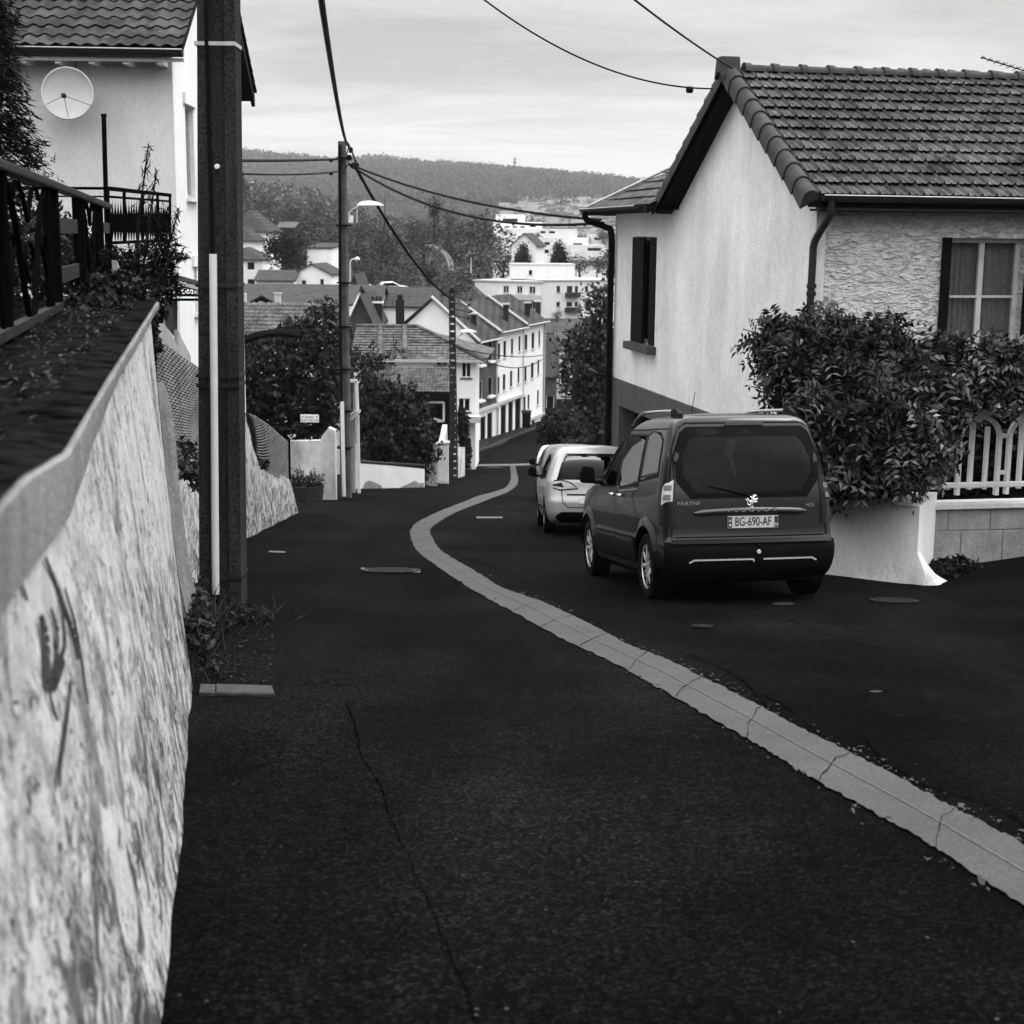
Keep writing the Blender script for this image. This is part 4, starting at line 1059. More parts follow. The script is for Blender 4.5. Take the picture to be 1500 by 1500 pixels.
for z in (-.7, -2.75, -4): m.lathe([(.078, -.03), (.085, 0), (.078, .03)], H(10.35, -.1, z), (0, 0, 1), 12)
obj('downpipe', m, M['black'], house, smooth=True)
# aerial
root = thing('tv_aerial', 'thin television aerial above the roof at the upper right edge', 'aerial', H(4.0, 6.2, ZR + .6))
obj('mast', MB().tube([H(4, 6.2, ZR + .6), H(4, 6.2, P(1545, 110, 25).z + .4)], .02, 6), M['iron'], root)
m = MB(); a = P(1437, 84, 24.6); b = P(1560, 122, 25.2); m.tube([a, b], .011, 5)
for k in range(12): q = a.lerp(b, (k + .3) / 12.5); L_ = .07 + .012 * k; m.tube([q - Vector((.25, -.9, .1)).normalized() * L_ - UP * 0, q + Vector((.25, -.9, .1)).normalized() * L_], .006, 4); m.tube([q, q + UP * .035], .008, 4)
obj('boom', m, M['iron'], root)

# ================================================================== RIGHT GARDEN WALL, FENCE, VINE
e1 = G(1205, 842); e2 = P(1341, 852, 16.75); e3 = P(1367, 815, 17.75)
root = thing('garden_wall', 'smooth pale rendered garden wall end beside the back of the dark van', 'wall', e2)
m = MB(); zt1 = P(1341, 742, 16.75).z; zt0 = P(1260, 700, 17.2).z + .25
A = Vector((e1.x - .1, e1.y + .35, 0)); B = Vector((e2.x, e2.y, 0)); Cc = Vector((e3.x, e3.y, 0))
prof = []
N = 22; m.grid(lambda s, t: (lambda p, zb, zt: (p.x, p.y - 0.10 * (1 - t) ** 3 + .004 * math.sin(s * 20 + t * 9), zb + (zt - zb) * t))(A.lerp(B, s), -4.6, zt0 + (zt1 - zt0) * s), N, 14)
m.grid(lambda s, t: (lambda p: (p.x, p.y, -4.6 + (zt1 + 4.6) * t))(B.lerp(Cc, s)), 6, 10)
m.grid(lambda s, t: (lambda p, z: (p.x, p.y + .3 * t, z))(A.lerp(B, s), zt0 + (zt1 - zt0) * s), N, 1)
m.poly([(B.x, B.y, zt1), (Cc.x, Cc.y, zt1), (Cc.x - .3, Cc.y, zt1), (B.x - .3, B.y + .2, zt1)])
obj('wall_face', m, render_wall('smooth_pale_render', 0.95, 0.12, 0.15, 0.3), root)
m = MB(); p0 = G(1255, 848); p1 = G(1330, 856); p2 = G(1372, 859); p3_ = G(1397, 851); p4_ = G(1384, 836)
path = dense([p0, p1, p2, p3_, p4_], 5); up_ = dense([Vector((A.lerp(B, .4).x, A.lerp(B, .4).y - .03, p0.z + .05)), Vector((A.lerp(B, .8).x, A.lerp(B, .8).y - .03, p1.z + .16)), Vector((B.x, B.y, p2.z + .26)), Vector((B.x + .05, B.y + .1, p3_.z + .24)), Vector((B.x + .1, B.y + .35, p4_.z + .16))], 5)
np_ = len(path)
m.grid(lambda s, t: (lambda i: path[i].lerp(up_[i], t) + Vector((0, 0, -.04 * (1 - t) - .07 * math.sin(PI * t) + .012 * math.sin(i * 1.7 + t * 5))))(min(np_ - 1, int(round(s * (np_ - 1))))), np_ - 1, 6)
obj('spreading_foot', m, render_wall('foot_render', 0.9, .3, .4, .6, 30), root, smooth=True)
# block wall
Bd = Vector((0.985, 0.17, 0)).normalized(); Bn = Vector((-Bd.y, Bd.x, 0))
w0 = Cc.copy(); ztop = P(1400, 737, 17.8).z
def W(s, k, z): return w0 + Bd * s + Bn * k + UP * z
root = thing('block_wall', 'low weathered concrete block wall under the white fence panels at the right edge', 'wall', w0 + UP * -3.9)
m = MB(); rng = random.Random(4)
zc = [-4.7, P(1400, 777, 17.8).z, ztop - .02]
zr_ = [(-4.8, zc[1] - .42), (zc[1] - .41, zc[1] - .01), (zc[1], ztop - .07)]
for r, (za, zb) in enumerate(zr_):
    s = -0.2 if r % 2 else 0.0
    s = [0.0, -0.20, -0.38][r]
    while s < 4.2:
        L = 0.56 if s > -.05 or True else .3
        a = max(0, s); b = s + 0.54
        if b - a > .05: m.box(W((a + b) / 2, 0.10 + rng.uniform(-.003, .003), (za + zb) / 2), (b - a, .2, zb - za), Bd, Bn)
        s += 0.55
obj('blocks', m, render_wall('concrete_block', 0.36, 0.3, 0.6, 0.8, 35), root, bevel=0.008)
m = MB(); m.box(W(2.1, .115, (-4.8 + ztop - .07) / 2), (4.2, .19, ztop + 4.7), Bd, Bn); obj('mortar', m, render_wall('mortar', 0.5, .2, .3, .5), root)
m = MB(); m.box(W(2.05, .08, ztop - .03), (4.4, .3, .07), Bd, Bn); obj('coping', m, M['fencewhite'], root, bevel=.01)
# white concrete fence
zf0 = ztop + .02; zf1 = P(1440, 583, 17.75).z; Hf = zf1 - zf0
rootf = thing('concrete_fence', 'white arched concrete fence panels standing on the block wall at the right edge', 'fence', w0 + UP * zf0)
sc_ = 17.75 / FPX / .985
def su(u): return (XA(u, 17.8, 660) - w0.x) / Bd.x * 1.0
def zu(v): return P(1440, v, 17.75).z
def vb(s0, z0, s1, z1, w=.055, d=.07): return MB().bar(W(s0, .08, z0), W(s1, .08, z1), w, d, up=tuple(Bn))
for nme, v in (('top_rail', 584.5), ('upper_rail', 606.5), ('lower_rail', 713.5)):
    obj(nme, MB().bar(W(0.06, .08, zu(v)), W(4.2, .08, zu(v)), .075, .058), M['fencewhite'], rootf, bevel=.008)
per = su(1487) - su(1410); s_start = su(1410) - per
for k in range(-1, 6):
    s0 = su(1410) + k * per; sL = s0; sR = s0 + (su(1471) - su(1410)); sm_ = (sL + sR) / 2; rr = (sR - sL) / 2
    if sL < 0: continue
    zsp = zu(612) - rr
    m = MB(); arc = [W(sm_ + rr * math.cos(PI - PI * i / 12), .08, zsp + rr * .95 * math.sin(PI * i / 12)) for i in range(13)]
    path = [W(sL, .08, zu(728))] + arc + [W(sR, .08, zu(728))]
    for i in range(len(path) - 1): m.bar(path[i], path[i + 1] + (path[i + 1] - path[i]).normalized() * .008, .05, .06, up=tuple(Bn))
    obj('arch', m, M['fencewhite'], rootf)
    m = MB(); m.bar(W(sm_ - rr * .38, .085, zu(720)), W(sm_ - rr * .38, .085, zu(584)), .05, .055, up=tuple(Bn)); m.bar(W(sm_ + rr * .38, .085, zu(720)), W(sm_ + rr * .38, .085, zu(628)), .045, .055, up=tuple(Bn)); m.bar(W(sm_ + rr * .5, .085, zu(606)), W(sm_ + rr * .5, .085, zu(584)), .045, .05, up=tuple(Bn))
    for v in (642, 696): m.bar(W(sR, .083, zu(v)), W(sR + per - (sR - sL), .083, zu(v)), .04, .045)
    obj('bars', m, M['fencewhite'], rootf)
# dark garden inside
struct(obj('garden_soil', MB().grid(lambda s, t: (w0.x - 1.0 + 7 * s, w0.y + .2 + 2.3 * t + 1.2 * s, -3.4), 4, 2), M['soil']))
vine = thing('wisteria_vine', 'big overhanging wisteria smothering the garden fence behind the dark van', 'climbing plant', (5.2, 17.6, -3.6))
vb_ = [PB(1152, 474, 17.9, (38, 26), .35), PB(1200, 480, 17.9, (55, 38), .5), PB(1168, 512, 17.8, (36, 34), .4), PB(1275, 495, 17.7, (60, 38), .5), PB(1340, 530, 17.5, (60, 40), .5),
       PB(1420, 503, 17.6, (60, 26), .4), PB(1480, 512, 17.6, (50, 24), .4), PB(1540, 512, 17.6, (50, 24), .4), PB(1228, 560, 17.5, (62, 50), .5), PB(1310, 580, 17.2, (75, 50), .55), PB(1280, 622, 17.1, (65, 52), .45), PB(1318, 642, 16.95, (48, 36), .35),
       PB(1245, 630, 17.3, (42, 52), .4), PB(1352, 625, 17.3, (26, 42), .25), PB(1346, 674, 16.9, (14, 20), .16), PB(1290, 652, 17.0, (38, 20), .3), PB(1378, 560, 17.5, (30, 22), .3), PB(1225, 610, 17.5, (40, 60), .4), PB(1205, 660, 17.7, (26, 40), .3), PB(1185, 570, 18.0, (40, 50), .4), PB(1190, 640, 18.1, (30, 60), .4), PB(1300, 462, 17.7, (24, 16), .2), PB(1195, 458, 17.8, (30, 16), .2), PB(1380, 490, 17.7, (30, 18), .2), PB(1470, 512, 17.7, (40, 16), .2)]
vb_ = [(c - UP * (.20 if c.z > -1.9 else .10), tuple(q * .86 for q in r)) for c, r in vb_]
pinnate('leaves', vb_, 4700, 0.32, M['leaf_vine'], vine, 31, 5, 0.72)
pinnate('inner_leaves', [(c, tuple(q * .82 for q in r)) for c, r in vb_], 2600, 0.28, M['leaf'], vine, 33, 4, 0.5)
m = MB()
for pts in ([(1150, 500), (1115, 490), (1088, 482)], [(1160, 520), (1120, 530), (1100, 548)], [(1180, 480), (1186, 460), (1192, 448)], [(1160, 560), (1125, 570), (1100, 566)]):
    m.tube(dense([P(u, v, 17.5) for u, v in pts], 3), .006, 4)
for s, e in (((1300, 730), (1280, 520)), ((1350, 725), (1370, 600)), ((1240, 700), (1200, 560)), ((1400, 600), (1480, 540))):
    m.tube([P(*s, 17.4), P((s[0] + e[0]) / 2 + 8, (s[1] + e[1]) / 2, 17.4), P(*e, 17.5)], .025, 6)
obj('stems', m, M['bark'], vine)
# strands hanging on the fence
_st = pinnate('fence_strands', [PB(1455, 660, 17.6, (9, 40), .08), PB(1452, 615, 17.6, (10, 10), .08), PB(1490, 628, 17.6, (7, 9), .06), PB(1425, 690, 17.6, (10, 22), .08), PB(1408, 660, 17.6, (10, 30), .08), PB(1466, 700, 17.6, (7, 14), .06), PB(1395, 640, 17.6, (14, 40), .1)], 80, 0.12, M['leaf'], vine, 35, 4)
_lv = vine.children[0]; bm = bmesh.new(); bm.from_mesh(_lv.data); bm.from_mesh(_st.data); bm.to_mesh(_lv.data); bm.free(); bpy.data.objects.remove(_st)
gw = thing('weeds', 'dark weeds along the foot of the block wall at the right edge', 'weeds', G(1420, 820))
base = [tuple(G(u, v)) for u, v in [(1375, 822), (1390, 826), (1410, 822), (1430, 818), (1450, 812), (1470, 812), (1490, 808), (1510, 806), (1400, 836), (1385, 845)]]
foliage('leaves', [(Vector(p) + UP * .06, (.28, .22, .11)) for p in base], 3600, 0.07, M['leaf'], gw, 44)
gshrub('garden_shrub', 'dense dark shrub in the garden directly behind the white fence panels', 'shrub', (w0.x + 1.5, 18.9, -3.4), [PB(1400 + 34 * k, 660, 18.9 + .1 * (k % 2), (34, 62), .35) for k in range(6)], 5200, .12, 'leaf', 46, aspect=.5)
# ================================================================== CARS
def pchip(xs, ys, x):
    xs = np.array(xs, float); ys = np.array(ys, float); h = np.diff(xs); d = np.diff(ys) / h; n = len(xs)
    mm = np.zeros(n)
    for i in range(1, n - 1):
        if d[i - 1] * d[i] > 0:
            w1 = 2 * h[i] + h[i - 1]; w2 = h[i] + 2 * h[i - 1]; mm[i] = (w1 + w2) / (w1 / d[i - 1] + w2 / d[i])
    mm[0], mm[-1] = d[0], d[-1]
    x = min(max(x, xs[0]), xs[-1]); i = min(int(np.searchsorted(xs, x, 'right') - 1), n - 2); t = (x - xs[i]) / h[i]
    return float((2 * t**3 - 3 * t**2 + 1) * ys[i] + (t**3 - 2 * t**2 + t) * h[i] * mm[i] + (-2 * t**3 + 3 * t**2) * ys[i + 1] + (t**3 - t**2) * h[i] * mm[i + 1])
class Shape:
    def __init__(s, sl, rr=0.14, rf=0.42, bow=0.05, fbow=0.22):
        s.sl = sl; s.z = [a[0] for a in sl]; s.rr = rr; s.rf = rf; s.bow = bow; s.fbow = fbow
    def q(s, k, z): return pchip(s.z, [a[k] for a in s.sl], z)
    def xr(s, z): return s.q(1, z)
    def xf(s, z): return s.q(2, z)
    def w(s, z): return s.q(3, z)
    def side(s, x, z):
        xr, xf, w = s.xr(z), s.xf(z), s.w(z); c = (xr + xf) / 2; hl = (xf - xr) / 2
        w *= 1 - 0.035 * min(1, abs((x - c) / hl)) ** 3
        rr = min(s.rr, w * .9, hl * .5); rf = min(s.rf, w * .9, hl * .8)
        if x < xr + rr: t = min(1, max(0, (xr + rr - x) / rr)); return w - rr + rr * math.sqrt(max(0, 1 - t * t))
        if x > xf - rf: t = min(1, max(0, (x - xf + rf) / rf)); return w - rf * .9 + rf * .9 * math.sqrt(max(0, 1 - t * t))
        return w
    def rear(s, y, z):
        xr, w = s.xr(z), s.w(z); rr = min(s.rr, w * .9); ay = abs(y)
        x = xr + s.bow * (ay / w) ** 2
        if ay > w - rr: t = min(1, (ay - w + rr) / rr); x += rr * (1 - math.sqrt(max(0, 1 - t * t)))
        return x
    def front(s, y, z):
        xf, w = s.xf(z), s.w(z); return xf - s.fbow * (abs(y) / w) ** 2
    def outline(s, z, off=0.0):
        xr, xf, w = s.xr(z), s.xf(z), s.w(z); hl = (xf - xr) / 2; rr = min(s.rr, w * .9, hl * .5); rf = min(s.rf, w * .9, hl * .8); half = []
        bw = min(s.bow, .5 * w); fb = min(s.fbow, hl * .3)
        for i in range(6): y = (w - rr) * i / 6; half.append((xr + bw * (y / w) ** 2, y))
        yb = w * (1 - .035)
        for i in range(7):
            a = PI / 2 * i / 6; half.append((xr + rr - rr * math.cos(a) + bw * (1 - i / 6) * ((w - rr) / w) ** 2, (yb - rr) + rr * math.sin(a) + (w - yb) * 0))
        x0, x1 = xr + rr, xf - rf
        for i in range(1, 30):
            x = x0 + (x1 - x0) * i / 30; c = (xr + xf) / 2; half.append((x, w * (1 - 0.035 * min(1, abs((x - c) / hl)) ** 3)))
        for i in range(9):
            a = PI / 2 * i / 8; half.append((x1 + rf * math.sin(a) - fb * (i / 8) * 0.8, yb - rf * .9 * (1 - math.cos(a))))
        ye = yb - rf * .9
        for i in range(1, 6): y = ye * (1 - i / 5); half.append((xf - fb * 0.8 * (y / max(ye, .01)) ** 2, y))
        full = half + [(x, -y) for x, y in reversed(half[1:-1])]
        if off:
            cx_ = (xr + xf) / 2; full = [(cx_ + (x - cx_) * (1 - off / hl), y * (1 - off / w)) for x, y in full]
        return full
def solid(sh, z0, z1, n, off=0.0, dome=0.0):
    m = MB(); rows = []
    for i in range(n + 1):
        z = z0 + (z1 - z0) * (i / n) ** 0.92 if False else z0 + (z1 - z0) * i / n
        o = sh.outline(z, off); rows.append(len(m.v)); m.v.extend([(x, y, z) for x, y in o]); k = len(o)
    for i in range(n):
        a, b = rows[i], rows[i + 1]
        for j in range(k): m.f.append((a + j, b + j, b + (j + 1) % k, a + (j + 1) % k))
    m.f.append(tuple(range(rows[0], rows[0] + k))); m.f.append(tuple(reversed(range(rows[-1], rows[-1] + k))))
    return m
def panel(poly, f, off=0.004, nu=10, nv=10):
    """polygon (list of 2-D points) laid on the body by f(p, q) -> Vector with outward offset"""
    zs = [p[1] for p in poly]; z0, z1 = min(zs), max(zs); m = MB()
    def ext(z):
        xs = []
        for i in range(len(poly)):
            a, b = poly[i], poly[(i + 1) % len(poly)]
            if (a[1] - z) * (b[1] - z) <= 0 and a[1] != b[1]: xs.append(a[0] + (b[0] - a[0]) * (z - a[1]) / (b[1] - a[1]))
            elif a[1] == b[1] == z: xs += [a[0], b[0]]
        return min(xs), max(xs)
    def g(s, t):
        z = z0 + (z1 - z0) * (0.0005 + 0.999 * t); a, b = ext(z); return f(a + (b - a) * s, z, off)
    return m.grid(g, nu, nv)
def ring(outer, inner, f, off=0.005, sub=3):
    m = MB(); n = len(outer)
    for i in range(n):
        for k in range(sub):
            A = [np.array(outer[i]) + (np.array(outer[(i + 1) % n]) - np.array(outer[i])) * (k + d) / sub for d in (0, 1)]; B = [np.array(inner[i]) + (np.array(inner[(i + 1) % n]) - np.array(inner[i])) * (k + d) / sub for d in (0, 1)]
            m.quad(f(*A[0], off), f(*A[1], off), f(*B[1], off), f(*B[0], off))
    return m
def strip_line(pts, f, w, off=0.003):
    m = MB(); P_ = [np.array(p, float) for p in pts]
    out = []
    for i in range(len(P_) - 1):
        for k in range(6): out.append(P_[i] + (P_[i + 1] - P_[i]) * k / 6)
    out.append(P_[-1])
    for i in range(len(out) - 1):
        d = out[i + 1] - out[i]; L = np.linalg.norm(d)
        if L < 1e-6: continue
        nrm = np.array([-d[1], d[0]]) / L * w / 2
        m.quad(f(*(out[i] - nrm), off), f(*(out[i + 1] - nrm), off), f(*(out[i + 1] + nrm), off), f(*(out[i] + nrm), off))
    return m
def shrink(poly, k):
    c = np.mean(np.array(poly), 0); return [tuple(c + (np.array(p) - c) * k) for p in poly]
def bool_sub(o, mbs):
    cut = []
    for i, mb_ in enumerate(mbs):
        bm = bmesh.new()
        vs = [bm.verts.new(v) for v in mb_.v]
        for f in mb_.f: bm.faces.new([vs[i_] for i_ in f])
        bmesh.ops.recalc_face_normals(bm, faces=bm.faces); me = bpy.data.meshes.new('cut'); bm.to_mesh(me); bm.free()
        c = bpy.data.objects.new('cut', me); COL.objects.link(c); cut.append(c)
        md = o.modifiers.new('b%d' % i, 'BOOLEAN'); md.operation = 'DIFFERENCE'; md.solver = 'EXACT'; md.object = c
        dg = bpy.context.evaluated_depsgraph_get(); dg.update()
        me2 = bpy.data.meshes.new_from_object(o.evaluated_get(dg)); o.modifiers.clear(); old = o.data; o.data = me2; bpy.data.meshes.remove(old)
        bpy.data.objects.remove(c)
    return o
def fix_normals(o):
    bm = bmesh.new(); bm.from_mesh(o.data); bmesh.ops.recalc_face_normals(bm, faces=bm.faces); bm.to_mesh(o.data); bm.free()
M['tyre'] = plain('tyre_rubber', 0.003, 0.8, 0.2, 20)
M['alloy'] = plain('wheel_alloy', 0.45, 0.3, 0.1, 10, 0.5, 0.7)
M['chrome'] = plain('chrome_trim', 0.7, 0.15, 0.05, 10, 0.5, 0.9)
M['car_black'] = plain('black_car_plastic', 0.002, 0.5, 0.1, 10)
M['glass'] = glass_mat('tinted_glass', 0.16, 0.22)
M['lamp_dark'] = NT('dark_lamp_lens').fin(0.006, 0.15, 0.25)
M['lamp_clear'] = plain('clear_lamp_lens', 0.45, 0.15, 0.3, 60, 0.6)
M['glass2'] = glass_mat('dark_car_glass', 0.07, 0.22)
def paint(name, v, metal=0.5, rough=0.28):
    t = NT(name); m = t.fin(v, rough, 0.2, metal); t.b.inputs['Coat Weight'].default_value = 0.4; t.b.inputs['Coat Roughness'].default_value = 0.04
    return m
M['bright_lens'] = plain('bright_lens', .42, .3, .2, 40)
def wheel(root, x, y, R, wd, spokes=9, alloy='alloy'):
    s = 1 if y > 0 else -1; c = Vector((x, y, R)); ax = (0, s, 0); w = thing_part('wheel', root)
    m = MB(); m.lathe([(R * .62, -wd / 2), (R * .95, -wd / 2), (R, -wd * .36), (R, wd * .36), (R * .96, wd * .5), (R * .72, wd * .53), (R * .66, wd * .42), (R * .62, wd * .2)], c, ax, 40); ty = obj('wheel', m, M['tyre'], root, smooth=True)
    m = MB(); m.lathe([(R * .66, wd * .44), (R * .60, wd * .40), (R * .59, wd * .1), (0.001, wd * .06)], c, ax, 40)
    obj('rim_well', m, M['car_black'], ty, smooth=True)
    m = MB(); m.lathe([(R * .665, wd * .40), (R * .67, wd * .46), (R * .62, wd * .45), (R * .605, wd * .36)], c, ax, 40); m.lathe([(R * .12, wd * .2), (R * .13, wd * .42), (0.001, wd * .44)], c, ax, 20)
    for k in range(spokes):
        a = 2 * PI * k / spokes; d = Vector((math.cos(a), 0, math.sin(a))); t = Vector((-math.sin(a), 0, math.cos(a))); Yv = Vector((0, s, 0))
        p = lambda r, o, h: c + d * (R * r) + t * (R * o) + Yv * (wd * h)
        vs = [p(.1, -.05, .36), p(.3, -.085, .40), p(.62, -.05, .40), p(.64, .05, .40), p(.3, .085, .40), p(.1, .05, .36), p(.3, 0, .47), p(.6, 0, .44)]
        m.add(vs, [(0, 1, 6), (1, 2, 7, 6), (2, 3, 7), (3, 4, 6, 7), (4, 5, 6), (5, 0, 6)])
    obj('rim', m, M[alloy], ty)
    return ty
def thing_part(n, r): return None
def car(name, label, spec):
    sh = Shape(spec['sl'], spec.get('rr', .14), spec.get('rf', .42), spec.get('bow', .05), spec.get('fbow', .22))
    root = thing(name, label, spec.get('cat', 'car'))
    z0, z1 = spec['sl'][0][0], spec['sl'][-1][0]
    body = obj('body', solid(sh, z0, z1, 56), spec['paint'], root); fix_normals(body)
    R, wd = spec['R'], spec['wd']; W_ = spec['track']
    cav = solid(sh, spec['cav'][0], spec['cav'][1], 16, off=0.07)
    cuts = [cav]
    m = MB()
    for x in spec['axles']:
        for s in (1, -1):
            m.prism([Vector((x + (R + .055) * math.cos(2 * PI * k / 32), s * 1.2, R + (R + .055) * math.sin(2 * PI * k / 32))) for k in range(32)], (0, -s * (1.2 - W_ + wd * .75), 0))
    cuts.append(m)
    m = MB()
    for poly in spec['side_win']: m.prism([Vector((x, -1.3, z)) for x, z in shrink(poly, .94)], (0, 2.6, 0))
    cuts.append(m)
    rp = spec['rear_in']; m = MB(); m.prism([Vector((-.5, y, z)) for y, z in rp], (1.3, 0, 0)); cuts.append(m)
    fp = spec['front_win']; m = MB(); m.prism([Vector((spec['wx'], y, z)) for y, z in fp], (2.0, 0, 0)); cuts.append(m)
    bool_sub(body, cuts)
    body.data.polygons.foreach_set('use_smooth', [True] * len(body.data.polygons))
    try: body.data.set_sharp_from_angle(angle=rad(35))
    except Exception: pass
    fS = [lambda x, z, o, s=s: Vector((x, s * (sh.side(x, z) + o), z)) for s in (1, -1)]
    fR = lambda y, z, o: Vector((sh.rear(y, z) - o, y, z))
    fF = lambda y, z, o: Vector((sh.front(y, z) + o, y, z))
    for f in fS:
        for poly in spec['side_win']:
            obj('side_window', panel(poly, f, .004, 8, 8), M['glass2'], root, smooth=True)
            obj('window_seal', ring(poly, shrink(poly, .93), f, .007, 3), M['car_black'], root)
    obj('windscreen', panel(fp, fF, 0.01, 12, 8), M['glass'], root, smooth=True)
    rw = obj('rear_window', panel(spec['rear_out'], fR, .006, 16, 10), spec.get('glass') or M['glass'], root, smooth=True)
    obj('seal', ring(spec['rear_out'], rp, fR, .010, 3), M['car_black'], rw)
    for x in spec['axles']:
        for s in (1, -1): wheel(root, x, s * (W_ - wd / 2), R, wd, spec.get('spokes', 9))
    for s in (1, -1):   # black wheel-arch liners, mirrors
        for x in spec['axles']:
            m = MB(); k = 20; RR = R + .05
            pts = [(x + RR * math.cos(a), R + RR * math.sin(a)) for a in np.linspace(-.25, PI + .25, k)]
            m.grid(lambda u, v: (lambda q: Vector((q[0], s * (W_ - .02 - .24 * v), q[1])))(pts[min(k - 1, int(round(u * (k - 1))))]), k - 1, 1); obj('wheel_arch', m, M['car_black'], root)
        mx, mz = spec['mirror']; m = MB(); yy = sh.side(mx, mz)
        prof = [Vector((mx, s * (yy + .06), mz - .02)), Vector((mx, s * (yy + .23), mz - .01)), Vector((mx, s * (yy + .25), mz + .10)), Vector((mx, s * (yy + .21), mz + .19)), Vector((mx, s * (yy + .08), mz + .17))]
        m.prism(prof, (.12, 0, 0)); m.box((mx + .06, s * (yy + .03), mz + .0), (.07, .12, .05)); obj('wing_mirror', m, spec.get('mirror_mat') or M['car_black'], root, bevel=.03)
    # seats seen through the glass
    for x in spec['seats']:
        for y in ((-.42, 0, .42) if x < spec['seats'][-1] else (-.38, .38)):
            m = MB(); w = .23 if y != 0 and len(spec['seats']) else .16
            m.prism([Vector((x, y - w, .55)), Vector((x, y + w, .55)), Vector((x - .06, y + w * .9, 1.12)), Vector((x - .07, y + w * .5, 1.18)), Vector((x - .07, y - w * .5, 1.18)), Vector((x - .06, y - w * .9, 1.12))], (.12, 0, 0))
            m.prism([Vector((x - .07, y - .1, 1.2)), Vector((x - .07, y + .1, 1.2)), Vector((x - .09, y + .12, 1.3)), Vector((x - .09, y + .07, 1.38)), Vector((x - .09, y - .07, 1.38)), Vector((x - .09, y - .12, 1.3))], (.09, 0, 0))
            obj('seat', m, M['car_black'], root, bevel=.02)
    m = MB(); m.box(((spec['axles'][0] + spec['axles'][1]) / 2, 0, .26), (spec['axles'][1] - spec['axles'][0] - R * 2.6, 1.35, .14)); obj('underbody', m, M['car_black'], root)
    return root, sh, fS, fR, fF
def place(root, px_rear, direction, pitch=None):
    d = Vector(direction).normalized(); yaw = math.atan2(d.y, d.x)
    sl = (gz(px_rear.x + d.x * 3, px_rear.y + d.y * 3) - gz(px_rear.x, px_rear.y)) / 3
    root.rotation_euler = (0, -math.atan(sl), yaw); root.location = px_rear

# ---- the dark van
van_sl = [(.20, .16, 4.22, .80), (.26, .06, 4.32, .85), (.36, .0, 4.37, .885), (.50, -.02, 4.38, .905), (.58, -.015, 4.375, .91), (.62, .03, 4.36, .905), (.80, .05, 4.30, .905), (.95, .06, 4.16, .90), (1.04, .07, 3.85, .89), (1.12, .085, 3.40, .875), (1.2, .10, 3.22, .86), (1.35, .13, 2.98, .83), (1.5, .17, 2.72, .795), (1.62, .205, 2.46, .76), (1.70, .24, 2.26, .725), (1.75, .28, 2.05, .67), (1.78, .34, 1.85, .59), (1.80, .46, 1.60, .46), (1.808, .70, 1.35, .28)]
spec = dict(sl=van_sl, rr=.13, rf=.5, bow=.05, fbow=.2, paint=paint('dark_van_paint', 0.005, 0.25, 0.3), R=.325, wd=.21, track=.90, axles=(.72, 3.45), cav=(.72, 1.70), cat='van',
            side_win=[[(.40, 1.20), (1.02, 1.14), (1.02, 1.60), (.90, 1.645), (.62, 1.63), (.45, 1.55)], [(1.09, 1.10), (1.86, 1.06), (1.95, 1.10), (1.95, 1.57), (1.86, 1.62), (1.09, 1.61)], [(2.03, 1.06), (2.78, 1.05), (3.05, 1.12), (2.80, 1.36), (2.45, 1.555), (2.06, 1.60)]],
            rear_out=[(-.60, 1.00), (.60, 1.00), (.76, 1.20), (.765, 1.38), (.67, 1.62), (.60, 1.675), (-.60, 1.675), (-.67, 1.62), (-.765, 1.38), (-.76, 1.20)],
            rear_in=[(-.54, 1.05), (.54, 1.05), (.66, 1.22), (.665, 1.36), (.60, 1.52), (.54, 1.58), (-.54, 1.58), (-.60, 1.52), (-.665, 1.36), (-.66, 1.22)],
            front_win=[(-.64, 1.16), (.64, 1.16), (.56, 1.60), (-.56, 1.60)], wx=1.6, mirror=(2.86, 1.10), seats=(1.35, 2.3), spokes=9)
van, sh, fS, fR, fF = car('van', 'dark van with roof rails and a white rear plate, parked beside the cream house', spec)
fL = fS[0]
